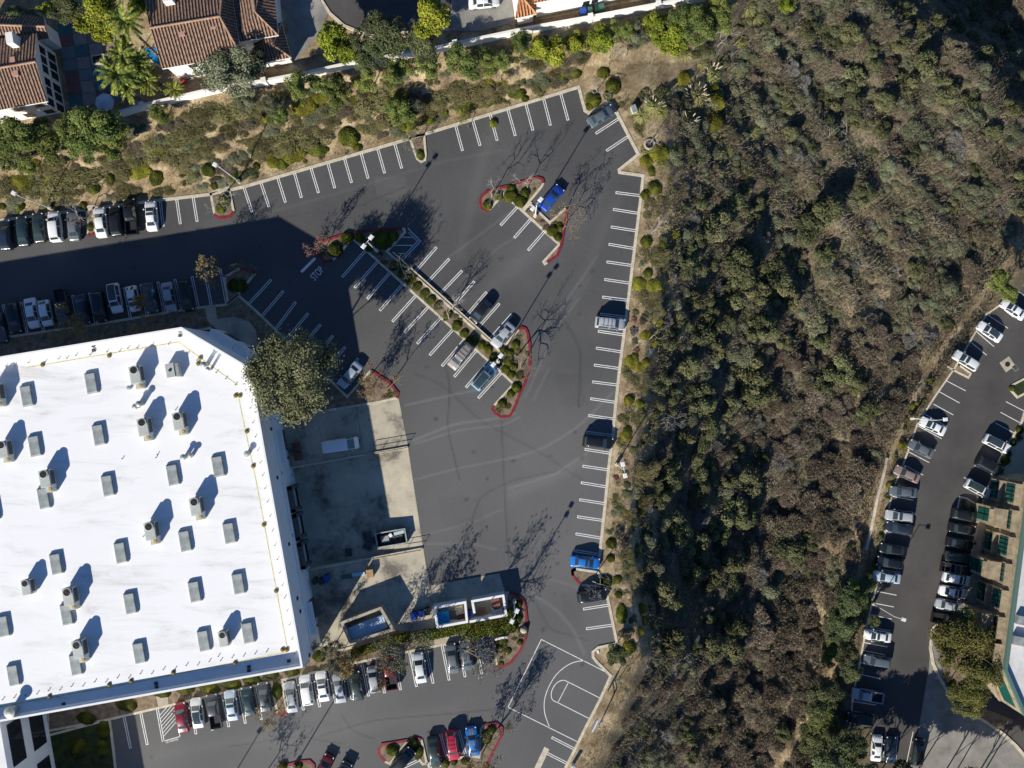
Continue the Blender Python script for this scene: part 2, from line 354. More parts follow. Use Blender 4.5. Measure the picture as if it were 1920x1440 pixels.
M_conc = mat('concrete', (.42, .37, .28), .9, .3, .5, None, .15, 8)
M_kerb = mat('kerb_concrete', (.55, .49, .37), .85, .25, 1.5)
M_red = mat('red_kerb_paint', (.21, .02, .03), .6, .35, 1.2)
M_white = mat('road_paint', (.80, .80, .78), .7, .0, 3.0)
t = M_white.node_tree; b_ = t.nodes['Principled BSDF']; tc = t.nodes.new('ShaderNodeTexCoord'); n1 = t.nodes.new('ShaderNodeTexNoise'); n1.inputs['Scale'].default_value = 1.7; n1.inputs['Detail'].default_value = 8; n1.inputs['Roughness'].default_value = .75
t.links.new(tc.outputs['Object'], n1.inputs['Vector']); r1 = ramp(t, [(.3, (.30, .30, .29)), (.44, (.72, .72, .70)), (.7, (.84, .84, .82))]); t.links.new(n1.outputs['Fac'], r1.inputs[0]); t.links.new(r1.outputs[0], b_.inputs['Base Color'])
M_soil = mat('planting_soil', (.20, .15, .10), .95, .55, 1.2, None, .4, 6)
M_lawn = mat('lawn', (.03, .045, .013), .95, .5, .8, None, .6, 14)
def kerb(pts, m, z=.06, w=.34, closed=False, name=None, h=.13):
    mb = MB(); mb.ribbon([P(u, v, z+.1) for u, v in pts], w, z-.3, z+h, 0, closed)
    return mb.build(name or ('red_kerb' if m is M_red else 'kerb'), m, kind='structure')
kerb(LOT[1:27], M_kerb, w=.46); kerb(LOT[27:-2], M_kerb, w=.42)
kerb(RLOT[:15], M_kerb, ZR+.06, w=.3)
kerb([(1074, 1079), (1073, 1071), (1080, 1067)], M_red, w=.4)
# planting islands: soil bed + light kerb all round + red painted stretches
def island(poly, red=(), soil=M_soil, z=.06):
    mb = MB(); mb.sheet([P(u, v, z+.1) for u, v in poly]); mb.build('planting_bed', soil, kind='structure')
    n = len(poly); reds = set()
    for a_, b2 in red: reds |= set((a_+i) % n for i in range((b2-a_) % n))
    run = []; runs = []
    i0 = next((i for i in range(n) if (i in reds) != ((i-1) % n in reds)), 0)
    for j in range(n):
        i = (i0+j) % n; isr = i in reds
        if run and run[0] == isr: run[1].append(poly[(i+1) % n])
        else:
            run = [isr, [poly[i], poly[(i+1) % n]]]; runs.append(run)
    for isr, pts in runs: kerb(pts, M_red if isr else M_kerb, z, w=.36 if not isr else .4, closed=(len(runs) == 1 and False))
I1 = [(926.5, 355), (912, 360), (902, 370), (900, 379.5), (904, 390.5), (912.6, 395.4), (917.5, 393), (944.6, 363.5), (1048.8, 458), (1019, 490.5), (1021.7, 494.7), (1026, 492), (1044, 479.4), (1052, 460), (1055.7, 439), (1060.6, 411), (1063, 394.7),
      (1059, 392), (1050, 400), (1031, 417.5), (991, 379.4), (1015.4, 350), (1019, 343), (1017, 336), (1009, 333), (991, 337), (949.4, 349.6)]
island(I1, [(0, 6), (11, 16), (22, 27)])
I2 = [(601.6, 454), (592, 459), (590, 471.5), (603.6, 484), (610.4, 490.4), (624, 487.7), (661, 447), (828.8, 597.5), (916, 677), (936.7, 695), (963, 720), (926.5, 760), (923, 767), (928, 774), (939.6, 782), (955.7, 780), (961.5, 771), (971.7, 745), (985, 715.7), (990.7, 696.7),
      (993.6, 667.5), (993, 645.6), (989, 624), (985, 616.5), (978, 614), (972.4, 618), (937.4, 659), (725.5, 471.5), (759, 435), (758, 429.5), (754, 429), (702.5, 432), (656, 437.6), (637.5, 442)]
island(I2, [(11, 25), (30, 34), (0, 5)])
mb = MB(); mb.ribbon([P(u, v, .2) for u, v in ((737, 473), (934, 649))], .22, .0, .42); mb.build('low_planter_wall', M_kerb, kind='structure')
mb = MB(); mb.sheet([P(u, v, .2) for u, v in ((986, 383), (993, 375.5), (998, 380), (984, 396), (979, 391))]); mb.build('crossing_slab', M_kerb, kind='structure')
island([(395, 362), (402, 400), (412, 408), (430, 406), (438, 396), (429, 352), (410, 356)], [(2, 4)])
kerb([(401, 401), (411, 408), (430, 406.5), (438, 397)], M_red, w=.42, h=.135)
island([(768, 258), (782, 297), (790, 303), (797, 299), (798, 288), (795, 252)])
island([(162, 388), (165, 438), (170, 441), (178, 436), (176, 386)], [(1, 3)])
island([(1074, 1079), (1073, 1071), (1080, 1067), (1121, 1073), (1133, 1100), (1090, 1097)], [(0, 2), (5, 6)])
SOUTH = [(90, 1379), (200, 1350), (354, 1314), (480, 1285), (509, 1279), (520, 1338), (528, 1342), (538, 1335), (529, 1275), (670, 1242), (835, 1207.5), (889, 1196), (921, 1188), (927, 1220), (931.7, 1248), (940.4, 1251), (956.5, 1243), (974, 1222), (984, 1200), (988.5, 1176.7), (987, 1159),
         (984, 1133), (980, 1124), (969.6, 1115.4), (955, 1111), (949, 1112), (951, 1157), (818, 1182), (742, 1190), (640, 1219), (600, 1216), (300, 1275), (90, 1320)]
island(SOUTH, [(14, 24), (5, 7)])
island([(60, 1376), (205, 1349), (213, 1410), (222, 1500), (60, 1500)], [], M_lawn, z=.07)
island([(710, 1407), (716, 1396), (730, 1394), (766, 1388), (731, 1432), (722, 1428), (711, 1416)], [(5, 7), (0, 3)])
island([(771, 1387), (780, 1384), (790, 1387), (800, 1431), (793, 1433), (774, 1408)], [(0, 2)])
island([(802, 1432), (882, 1417), (898, 1420), (902, 1367), (907, 1360), (930, 1356), (941, 1365), (940, 1380), (917, 1425), (905, 1460), (820, 1470)], [(4, 9)])
island([(520, 1442), (530, 1437), (560, 1429), (580, 1427), (588, 1435), (590, 1470), (520, 1470)], [(0, 5)])
NORTH = [(-160, 660), (0, 634), (212, 603), (362, 578), (425, 571), (446, 553), (480, 583), (535, 636), (580, 678), (605, 699), (651, 744), (695, 695), (730, 717), (746, 737), (744, 746), (710, 754), (600, 772), (525, 792), (480, 700), (394, 615), (-160, 715)]
island(NORTH, [(11, 14)], M_soil)
island([(427, 568), (421, 520), (450, 503), (478, 512), (450, 548)], [(2, 3)])
mb = MB(); mb.sheet([P(u, v, .21) for u, v in ((384, 574), (404, 571), (407, 598), (440, 594), (468, 603), (480, 620), (484, 655), (470, 672), (400, 612), (388, 600))]); mb.build('entrance_path', M_conc, kind='structure')
mb = MB(); mb.sheet([P(u, v, .21) for u, v in ((292, 1303), (315, 1298), (316, 1322), (297, 1326))])
mb.sheet([P(u, v, .21) for u, v in ((812, 1189), (857, 1182), (862, 1200), (815, 1209))]); mb.build('entrance_path', M_conc, kind='structure')
mb = MB(); mb.sheet([P(u, v, .068) for u, v in ((1001, 1442), (1021, 1400), (1030, 1405), (1009, 1450))]); mb.build('drain_channel', M_kerb, kind='structure')
mb = MB(); mb.ribbon([P(u, v, .3) for u, v in ((-160, 645), (362, 589), (405, 583))], .2, .0, .36); 
# --- concrete service yard with its sunken truck well
M_yard = mat('yard_concrete', (.40, .34, .24), .9, .0, .35)
t = M_yard.node_tree; b_ = t.nodes['Principled BSDF']; tc = t.nodes.new('ShaderNodeTexCoord')
n1 = t.nodes.new('ShaderNodeTexNoise'); n1.inputs['Scale'].default_value = .16; n1.inputs['Detail'].default_value = 9; n1.inputs['Roughness'].default_value = .68; t.links.new(tc.outputs['Object'], n1.inputs['Vector'])
r1 = ramp(t, [(.38, (.15, .135, .11)), (.50, (.43, .385, .29)), (.75, (.62, .56, .42))]); t.links.new(n1.outputs['Fac'], r1.inputs[0]); t.links.new(r1.outputs[0], b_.inputs['Base Color'])
mb = MB()
for poly in ([(541, 792), (600, 772), (710, 754), (747, 745), (765, 836), (765, 838), (543, 878), (525, 800)], [(765, 838), (797, 1050), (805, 1098), (792, 1028)],
             [(792, 1028), (805, 1098), (936, 1075), (948, 1112), (951, 1157), (818, 1182), (742, 1190), (640, 1218), (600, 1215), (572, 1090), (574, 1070)]):
    mb.sheet([P(u, v, .085) for u, v in poly])
n = 14
for i in range(n):
    def q(s, e): 
        a0 = WELL[0] if e == 0 else WELL[3]; a1 = WELL[1] if e == 0 else WELL[2]
        z = .085-1.25*sm(1-s/1.0)
        x0, y0, _ = P(a0[0]+(a1[0]-a0[0])*s, a0[1]+(a1[1]-a0[1])*s, 0); return (x0, y0, float(z))
    s0, s1 = i/n, (i+1)/n
    mb.sheet([q(s0, 0), q(s0, 1), q(s1, 1), q(s1, 0)])
mb.build('service_yard', M_yard, kind='structure')
mb = MB()
for a_, b2 in ((WELL[0], WELL[1]), (WELL[3], WELL[2])):
    mb.ribbon([P(a_[0]-(b2[0]-a_[0])*.03, a_[1]-(b2[1]-a_[1])*.03, .15), P(*b2, .15)], .28, -2.0, .3)
mb.build('retaining_wall', M_kerb, kind='structure')
M_joint = mat('joint', (.16, .14, .11), .95)
mb = MB()
for a_, b2 in (((598, 800), (612, 860)), ((668, 762), (680, 843)), ((655, 1076), (690, 1190)), ((720, 1075), (738, 1150)), ((610, 1120), (805, 1080))):
    mb.ribbon([P(*a_, .09), P(*b2, .09)], .05, .09)
mb.build('slab_joints', M_joint, kind='structure')
# --- parking stripes
PK = []
PK += [((489, 342), (504, 387)), ((521, 334), (535, 379)), ((552, 324), (565, 370)), ((583, 315), (597, 361)), ((615, 307), (627.5, 352)), ((646, 297), (659, 342)), ((677, 287), (690, 334)), ((708, 278), (721, 324)), ((740, 269), (753, 315)), ((457, 350), (472.5, 397)),
       ((331, 372), (338, 419.5)), ((362, 369), (369.5, 415)), ((300, 376), (306, 424)), ((854, 234), (867, 282)), ((886, 224), (900, 272.5)), ((919, 214.5), (932, 263)), ((952, 204), (966, 254)), ((986, 194.5), (999, 244)), ((1019, 184), (1032, 234.5)), ((1051, 174), (1065, 225)),
       ((1160, 222.5), (1117.5, 250)), ((1179, 255), (1137.5, 282.5))]
PK += [((1202, 367), (1155, 361)), ((1197, 400), (1150, 392.5)), ((1194, 433), (1146, 425.5)), ((1190, 466), (1142, 458)), ((1186, 498), (1138, 491)), ((1182, 531), (1134, 524)), ((1178, 563), (1130, 557)), ((1175, 595), (1126, 589)), ((1170, 628), (1122, 621)), ((1167, 660), (1118, 652.5)), ((1162, 691), (1114.5, 684.5)), ((1159, 722), (1111, 716)),
       ((1155, 754.5), (1107.5, 747.5)), ((1152, 786), (1104, 779)), ((1149, 817), (1100, 810.5)), ((1145, 850), (1097, 842.5)), ((1141, 881), (1093, 874)), ((1138, 913), (1090, 905)), ((1135, 944.5), (1087, 937)), ((1131.5, 976), (1083, 969)), ((1128, 1009), (1080, 1001)), ((1124.5, 1040), (1077, 1032.5)), ((1142, 1134.5), (1094, 1142)), ((1149, 1172), (1099.5, 1179))]
PK += [((685, 470), (642, 519)), ((707.5, 491), (665, 539)), ((731, 511), (689, 560)), ((755, 532.5), (712.5, 582)), ((779, 555), (736, 602.5)), ((802.5, 576), (759, 623)), ((826, 596), (782.5, 644)), ((849.5, 617.5), (806, 665.5)), ((870.5, 637.5), (829, 686)), ((892.5, 657.5), (852, 706)), ((915, 679), (874, 726)), ((939, 700), (897, 746)),
       ((779, 509), (818, 464)), ((801, 530), (842, 485.5)), ((825, 551), (866, 508)), ((849, 574), (889, 528)), ((872.5, 594), (912, 548)), ((896, 615), (936, 569.5)), ((919, 635), (959, 590)), ((970, 388), (939, 422)), ((995, 411), (964.5, 445.5)), ((1020, 435), (990.5, 469)),
       ((466, 570), (508, 525)), ((492, 592), (531, 546)), ((517, 617), (554, 567)), ((537, 636), (577.5, 588)), ((561, 656), (600.5, 609)), ((583, 678), (624, 630)), ((607, 700), (647, 651)), ((632, 722), (671, 672.5))]
for ou, ov in ((490, 1349), (569, 1331), (599.5, 1325), (630, 1318), (660, 1311), (691, 1305), (721, 1299), (751, 1293), (781, 1287), (812, 1281), (842, 1275), (872, 1269), (903, 1263)): PK.append(((ou-13, ov-64), (ou, ov)))
PK += [((232.5, 1344), (244.5, 1402.5)), ((264, 1337), (276, 1396)), ((295, 1330), (306, 1390)), ((355, 1314), (367.5, 1376)), ((385, 1307), (398, 1369)), ((417, 1301), (429, 1362.5)), ((448, 1294), (460, 1356)), ((826, 1376), (838, 1421)), ((860, 1369), (873, 1415)), ((1077, 1404.5), (1035, 1383)), ((1062.5, 1431), (1021, 1410)), ((755, 1440), (788, 1424))]
for i, (ku, kv) in enumerate(((425, 571), (396, 573), (372, 577), (340, 582), (308, 587), (276, 592), (245, 598), (180, 608), (148, 612), (82, 622), (51, 625), (18, 630))): PK.append(((ku, kv), (ku-12, kv-58 if i > 1 else kv-66)))
ZP = .066; LW = .11
mb = MB()
def hairpin(a, b):
    a = np.array(P(*a, ZP)); b = np.array(P(*b, ZP)); d = (b-a); d /= np.linalg.norm(d); nn = np.array([-d[1], d[0], 0])*.15
    mb.ribbon([a+nn, b+nn, b-nn, a-nn], LW, ZP)
for a_, b2 in PK: hairpin(a_, b2)
def line(pts, wd=.1, z=ZP): mb.ribbon([P(u, v, z) for u, v in pts], wd, z)
line([(565, 510), (591, 484)], .42)
line([(764.8, 428), (789, 452), (755, 488)], .12); line([(753, 444.5), (774, 445)]); line([(740, 460), (775.6, 460)]); line([(746, 475), (763.4, 475.5)]); line([(786, 449), (752, 485)], .1)
for i in range(7):
    f = i/7.; a_ = (298+9*f+1, 1342+45*f); b2 = (min(a_[0]+26, 332), a_[1]-30*min(1, (332-a_[0])/26))
    line([a_, b2], .09)
line([(306, 1390), (337.5, 1381)], .12); line([(333, 1360), (337.5, 1381)], .12)
# basketball half court
line([(1085, 1392), (952.5, 1326), (1015, 1199), (1145, 1264.5)], .11)
def arc(pts, n=28):
    p = np.array(pts, float); tt = np.linspace(0, len(p)-1, n); q = []
    for s in tt:
        i = int(min(len(p)-2, math.floor(s))); f = s-i; p0, p1, p2, p3 = p[max(i-1, 0)], p[i], p[i+1], p[min(i+2, len(p)-1)]
        q.append(tuple(.5*((2*p1)+(p2-p0)*f+(2*p0-5*p1+4*p2-p3)*f*f+(3*p1-p0-3*p2+p3)*f**3)))
    return q
line(arc([(1096, 1239), (1081, 1240.5), (1063, 1248), (1043, 1265), (1029, 1288), (1021, 1312), (1021, 1335), (1026, 1352), (1030, 1362)]), .11)
line([(1125, 1309), (1066, 1279)], .11); line([(1105, 1347.5), (1046, 1317.5)], .11); line([(1066, 1279), (1046, 1317.5)], .1)
line(arc([(1066, 1279), (1056, 1275.5), (1046, 1279), (1038, 1288), (1034, 1298), (1034, 1308), (1038, 1314), (1046, 1317.5)]), .11)
mb.build('parking_marking', M_white, kind='structure')
mb = MB()
def rl(a_, b2): mb.ribbon([P(*a_, ZR+.068), P(*b2, ZR+.068)], .12, ZR+.068)
for s in (((1910, 520), (1950, 545)), ((1905, 544), (1940, 567)), ((1870, 571), (1904, 598)), ((1850, 589), (1890, 615.5)), ((1830, 621), (1864, 650)), ((1817.5, 639), (1850, 666)), ((1765, 709), (1811, 733)), ((1754, 730.5), (1799, 755.5)), ((1750, 757.5), (1787.5, 778)), ((1735, 777), (1776, 800)), ((1720, 798), (1765.5, 822.5)),
          ((1708, 822), (1754, 845)), ((1697.5, 844), (1742.5, 867.5)), ((1687.5, 867.5), (1731, 891)), ((1670, 930), (1712.5, 938)), ((1664, 978), (1706, 985)), ((1660, 996), (1700, 1003)), ((1655, 1018), (1697, 1026)), ((1651, 1042), (1693, 1049)), ((1645, 1066), (1688, 1073)), ((1645, 1109), (1681, 1116)), ((1634, 1130), (1676, 1138)), ((1629, 1152), (1672, 1161)), ((1625, 1174.5), (1670, 1183)), ((1621, 1205), (1664, 1213)),
          ((1616, 1219), (1660, 1228)), ((1612, 1242), (1656, 1251)), ((1607, 1263), (1652, 1273)), ((1602, 1289), (1647.5, 1296)), ((1599, 1315), (1643, 1322)), ((1595, 1332.5), (1640, 1341)), ((1586+40, 1375), (1634, 1376)), ((1912, 792.5), (1876, 773)), ((1923, 772), (1886, 753)), ((1902, 812), (1866, 793)), ((1885, 845), (1848, 826)), ((1864, 891), (1827, 873)), ((1849, 918), (1807, 895)),
          ((1832, 980), (1790, 970)), ((1828, 1005), (1785, 997)), ((1823, 1032), (1781, 1025)), ((1818, 1058), (1777, 1050)), ((1808, 1098), (1766, 1090)), ((1802, 1124), (1760, 1116)), ((1796, 1150), (1755, 1143)), ((1660, 1378), (1656, 1420)), ((1683, 1380), (1680, 1424)), ((1712, 1372), (1700, 1430))): rl(*s)
mb.build('lower_parking_marking', M_white, kind='structure')
def text(txt, name, u, v, du, dv, width, height, z=ZP):
    c = bpy.data.curves.new(name, 'FONT'); c.body = txt; c.align_x = 'CENTER'; c.align_y = 'CENTER'
    o = bpy.data.objects.new('tmp', c); COL.objects.link(o); bpy.context.view_layer.update()
    dg = bpy.context.evaluated_depsgraph_get(); me = bpy.data.meshes.new_from_object(o.evaluated_get(dg)); bpy.data.objects.remove(o)
    co = np.empty(len(me.vertices)*3); me.vertices.foreach_get('co', co); co = co.reshape(-1, 3)
    mn, mxx = co.min(0), co.max(0); co = (co-(mn+mxx)/2)/np.maximum(mxx-mn, 1e-6)*np.array([width, height, 0])
    me.vertices.foreach_set('co', co.ravel()); me.materials.clear(); me.materials.append(M_white)
    me.name = name; o = link(name, me, P(u, v, z), kind='structure'); o.rotation_euler = (0, 0, math.atan2(-dv, du)); return o
text('STOP', 'stop_lettering', 594.5, 512.5, 120, -130, 2.2, 1.15)
text('NO PARKING', 'no_parking_lettering', 322.5, 1389, 31, -9, 2.0, .32)
text('NO PARKING', 'no_parking_lettering', 774, 443.5, 24, 24, 1.9, .3)
# ------------------------------------------------------------------ landmarks used by the labels
LM += [('the basketball hoop', 1115, 1340), ('the white cargo van', 640, 834), ('the blue coupe in the red-kerbed island', 1034, 371), ('the silver coupe in the middle row', 943, 628), ('the STOP lettering', 594, 512),
       ('the light blue glass-roofed car', 909, 706), ('the black hatchback in the middle row', 902, 584), ('the bare tree at the top corner of the lot', 1116, 165), ('the dark coupe in the top corner bay', 1127, 217), ('the silver station wagon by the canyon edge', 1144, 606),
       ('the black pickup by the canyon edge', 1122, 828), ('the bright blue sedan by the canyon edge', 1097, 1054), ('the white folded patio umbrella', 197, 192), ('the tile-roofed house with solar-free hip roof', -900, -900), ('the narrow planted finger on the top row', 786, 275),
       ('the red-ended finger on the top row', 415, 385), ('the white car in the driveway', 905, 5), ('the blue recycling bin', 1093, 22), ('the trash enclosure with the blue tarp', 845, 1150), ('the trash enclosure with brown pallets', 917, 1135),
       ('the no-parking hatch in the middle island', 765, 458), ('the no-parking hatch by the dark red car', 320, 1365), ('the dark red sedan', 341, 1345), ('the red wagon', 849, 1397), ('the blue striped muscle car', 885, 1390), ('the rubbish container in the dock', 728, 1008),
       ('the double lamp in the middle island', 707, 470), ('the lamp beside the blue coupe', 1004, 405), ('the lamp by the trash enclosures', 964, 1126), ('the lamp on the canyon edge', 1157, 871), ('the white perimeter wall corner post', 277, 205), ('the large tree at the warehouse corner', 547, 706),
       ('the bronze sedan in the lower lot', 1701, 889), ('the round concrete bulb by the court', 1125, 1230), ('the triangular bed in the top corner', 1180, 320), ('the white capped post', 1074, 1431), ('the black pickup in the bottom row', 402, 1332), ('the two-storey house on the left', 60, 130),
       ('the upper lamp on the bank', 410, 316), ('the left lamp on the bank', 32, 367), ('the round concrete manhole in the lower lot', 1889, 683), ('the canopy tree by the office', 1810, 1215), ('the dark red pickup', 731, 1258), ('the green-glass office', 1890, 1000), ('the house chimney', 20, 72), ('the long hip-roofed house', 400, 60)]
LM = [m for m in LM if m[1] > -500]
# ------------------------------------------------------------------ warehouse
M_wwall = mat('warehouse_wall', (.80, .80, .78), .8, .06, .4)
M_roof = mat('warehouse_roof_membrane', (.80, .80, .79), .75, .0, .16, None, .0)
t = M_roof.node_tree; b_ = t.nodes['Principled BSDF']; tc = t.nodes.new('ShaderNodeTexCoord'); n1 = t.nodes.new('ShaderNodeTexNoise'); n1.inputs['Scale'].default_value = .22; n1.inputs['Detail'].default_value = 9; n1.inputs['Roughness'].default_value = .7; n1.inputs['Distortion'].default_value = .6
mp = t.nodes.new('ShaderNodeMapping'); mp.inputs['Rotation'].default_value = (0, 0, -math.radians(9.9)); mp.inputs['Scale'].default_value = (.35, 1.6, 1); t.links.new(tc.outputs['Object'], mp.inputs['Vector']); t.links.new(mp.outputs[0], n1.inputs['Vector'])
r1 = ramp(t, [(.30, (.58, .57, .55)), (.40, (.77, .77, .755)), (.5, (.84, .84, .83))]); t.links.new(n1.outputs['Fac'], r1.inputs[0]); t.links.new(r1.outputs[0], b_.inputs['Base Color'])
M_grey = mat('galvanised_steel', (.36, .38, .36), .5, .3, 1.1, None, 0, 20, .3)
M_sky = mat('skylight_panel', (.30, .33, .32), .45, .35, .9, None, 0, 20, .1)
M_dark = mat('dark_rubber', (.02, .02, .022), .7)
M_black = mat('black_plastic', (.012, .012, .013), .5)
M_yel = mat('yellow_roof_line', (.62, .55, .16), .8, .4, 1.5)
M_tan = mat('tan_duct', (.45, .33, .16), .8, .35, 4)
M_glassd = mat('dark_window_glass', (.02, .025, .03), .08, spec=.6)
M_trim = mat('metal_trim', (.5, .5, .48), .5)
ROOF = [(-700, 782.5), (340, 613), (470, 690), (568, 1252), (-2, 1354), (-700, 1479)]
WA = 9.9; ZD, ZT = 9.4, 10.6
wh = empty('warehouse', P(280, 980, 0), 0, 'large white flat-roofed warehouse with a cut corner and rows of skylights', 'warehouse')
bpy.context.view_layer.update()
WO = Vector(wh.location)
def wpt(u, v, z): q = P(u, v, z); return (q[0]-WO.x, q[1]-WO.y, z)
def wflat(poly, z=ZT): return [wpt(u, v, z) for u, v in poly]
out = wflat(ROOF)
mb = MB(); mb.prism(out, -1.4, ZD, 0, False); mb.m[0] = 1
mb.build('wall', [M_wwall, M_roof], wh)
def inset(poly, d):
    n = len(poly); res = []; ar = sum(poly[i][0]*poly[(i+1) % n][1]-poly[(i+1) % n][0]*poly[i][1] for i in range(n)); sg = 1 if ar > 0 else -1
    for i in range(n):
        a_, b2, c = Vector(poly[i-1][:2]), Vector(poly[i][:2]), Vector(poly[(i+1) % n][:2]); d1 = (b2-a_).normalized(); d2 = (c-b2).normalized()
        n1 = Vector((-d1.y, d1.x))*sg; n2 = Vector((-d2.y, d2.x))*sg; m_ = (n1+n2).normalized(); q = b2+m_*(d/max(.3, m_.dot(n1))); res.append((q.x, q.y))
    return res
mb = MB(); mb.ribbon(inset(out, .15), .3, ZD, ZT, 0, True); mb.build('parapet', M_wwall, wh)
mb = MB(); mb.ribbon(inset(out, .36), .1, ZD, ZT-.35, 0, True); mb.build('parapet_flashing', M_wwall, wh)
wing = wflat([(-2.5, 1354.8), (110, 2000), (-500, 2107), (-500, 1445)])
mb = MB(); mb.prism(wing, 0, ZT-.15); mb.build('wing', M_wwall, wh)
# wing windows: two storeys of ribbon windows on the wall facing the car park
a0, a1 = Vector(wing[0][:2]), Vector(wing[1][:2]); dw = (a1-a0).normalized(); nw = Vector((-dw.y, dw.x)); nw = nw if nw.x > 0 else -nw
for z0, z1 in ((1.2, 4.3), (6.2, 9.2)):
    for s0, s1 in ((1.0, 7.2), (9.2, 15.5)):
        mb = MB(); c = a0+dw*((s0+s1)/2)+nw*.02; mb.box((c.x, c.y, (z0+z1)/2), (s1-s0, .12, z1-z0), math.atan2(dw.y, dw.x)); wn = mb.build('window', M_glassd, wh)
        mb = MB()
        for k_ in range(1, 4):
            c = a0+dw*(s0+(s1-s0)*k_/4)+nw*.09; mb.box((c.x, c.y, (z0+z1)/2), (.06, .06, z1-z0), math.atan2(dw.y, dw.x))
        mb.build('mullion', M_black, wn)
# dock side
C0, C1 = Vector(out[2][:2]), Vector(out[3][:2]); dd = (C1-C0).normalized(); nd = Vector((-dd.y, dd.x)); nd = nd if nd.x > 0 else -nd; DA = math.atan2(dd.y, dd.x)
def dock_s(v): return (v-692.6)/(1205.7-692.6)*(C1-C0).length
def wallbox(name, s, wdt, z0, z1, out0, out1, m, parent=wh, org=C0, d=dd, n_=nd):
    c = org+d*s+n_*((out0+out1)/2); mb = MB(); mb.box((c.x, c.y, (z0+z1)/2), (wdt, out1-out0, z1-z0), math.atan2(d.y, d.x)); return mb.build(name, m, parent)
M_seal = mat('dock_seal', (.10, .10, .095), .8, .3, 2)
M_door = mat('roller_door', (.45, .46, .46), .6, .1, 3)
for v in (931, 982, 1034):
    dr = wallbox('dock_door', dock_s(v), 3.0, .0, 3.4, .0, .1, M_door)
    wallbox('dock_seal', dock_s(v)-1.75, .5, -.1, 3.8, 0, .75, M_seal, dr); wallbox('dock_seal', dock_s(v)+1.75, .5, -.1, 3.8, 0, .75, M_seal, dr)
    wallbox('dock_hood', dock_s(v), 4.0, 3.4, 3.8, .1, .82, M_seal, dr)
    wallbox('dock_bumper', dock_s(v), 3.0, -.5, -.05, 0, .3, M_dark, dr)
for v in (833, 1145):
    dr = wallbox('service_door', dock_s(v), 4.6, .08, 4.0, .0, .08, M_seal); wallbox('door_hood', dock_s(v), 4.9, 4.0, 4.25, .0, .9, M_wwall, dr)
    wallbox('door_leaf', dock_s(v)+1.4, 1.0, .1, 2.2, .08, .14, M_door, dr)
wallbox('wall_ledge', dock_s(950), (C1-C0).length-4, 5.3, 5.55, 0, .16, M_wwall)
for v, z in ((885, 7), (880, 4.8), (992, 4.8), (1002, 7), (1096, 7.5), (1120, 7.2), (1200, 6.5), (800, 6)): wallbox('wall_vent', dock_s(v), .5, z, z+.6, .0, .1, M_black)
B0, B1 = Vector(out[1][:2]), Vector(out[2][:2]); db = (B1-B0).normalized(); nb = Vector((-db.y, db.x)); nb = nb if nb.y > 0 else -nb; LB = (B1-B0).length
for f, wd, o2 in ((.35, 4.2, 1.3), (.72, 4.2, 1.3)):
    wallbox('entrance_block', LB*f, wd, .1, 5.5, 0, o2, M_wwall, wh, B0, db, nb); dr = wallbox('entrance_door', LB*f, 2.4, .15, 2.8, o2, o2+.06, M_glassd, wh, B0, db, nb)
# roof furniture that belongs to the roof: skylights, pipes, drains, the yellow line
SKY = [(50, 742), (171, 718), (65, 836), (185, 815), (82, 934), (202, 910), (324, 890), (409, 874), (226, 1036), (347, 1014), (430, 999), (105, 1057), (125, 1152), (244, 1131), (365, 1109), (447, 1094), (6, 1174), (25, 1266), (142, 1246), (261, 1224), (382, 1201), (465, 1186), (-14, 955), (-34, 856)]
sk = None
for u, v in SKY:
    if sk is None:
        mb = MB(); mb.box((0, 0, .14), (1.62, 3.02, .28)); sk = mb.build('skylight', M_grey, wh)
        mb = MB(); mb.box((0, 0, .36), (1.45, 2.85, .16), 0, 0, .93); mb.build('skylight_panel', M_sky, sk)
        o = sk
    else: o = copy_tree(sk, wh)
    q = wpt(u, v, ZD+.3); o.location = (q[0], q[1], ZD); o.rotation_euler = (0, 0, math.radians(WA))
mb = MB(); mb.lathe((0, 0, 0), [(.06, 0), (.06, .2), (.08, .21), (.08, .24)], 6); vp = mb.build('vent_pipe', M_dark, wh); first = True
def put_pipe(u, v):
    global first
    o = vp if first else vp.copy()
    if not first: COL.objects.link(o)
    first = False; o.location = wpt(u, v, ZD)
for i in range(14): put_pipe(12+23*i+7*math.sin(i*5), 686-3.3*i+(2 if i % 2 else 0))
for i in range(24): put_pipe(6+21.5*i, 1311-3.9*i+2*math.sin(i*3))
for i in range(19): put_pipe(470+4.6*i, 765+25.5*i+3*math.sin(i*7))
for i in range(6): put_pipe(352+18*i, 664+11.5*i)
for u, v in ((330, 768), (296, 852), (293, 858), (270, 1005), (410, 1230), (230, 860)): put_pipe(u, v)
mb = MB()
for line_ in ([(50, 689), (335, 641), (446, 722)], [(448, 748), (462, 815), (480, 900), (508, 1050), (540, 1222)], [(-300, 1379), (0, 1325), (230, 1284), (540, 1222)]):
    mb.ribbon([wpt(u, v, ZD)[:2] for u, v in line_], .13, ZD+.006)
mb.build('drain_line', M_yel, wh)
mb = MB(); mb.lathe((0, 0, 0), [(.3, 0), (.34, .06), (.2, .2), (.08, .24)], 10); dm = mb.build('roof_drain', mat('drain_dome', (.20, .15, .03), .8, .5, 6), wh); first = True
for u, v in ((80, 684), (205, 667), (376, 671), (372, 682), (442, 742), (450, 742), (463, 809), (475, 874), (495, 984), (518, 1108), (530, 1218), (538, 1218), (441, 1243), (325, 1261), (246, 1277), (205, 1284), (93, 1306)):
    o = dm if first else dm.copy()
    if not first: COL.objects.link(o)
    first = False; o.location = wpt(u, v, ZD)
M_sc = mat('scupper', (.06, .06, .07), .7)
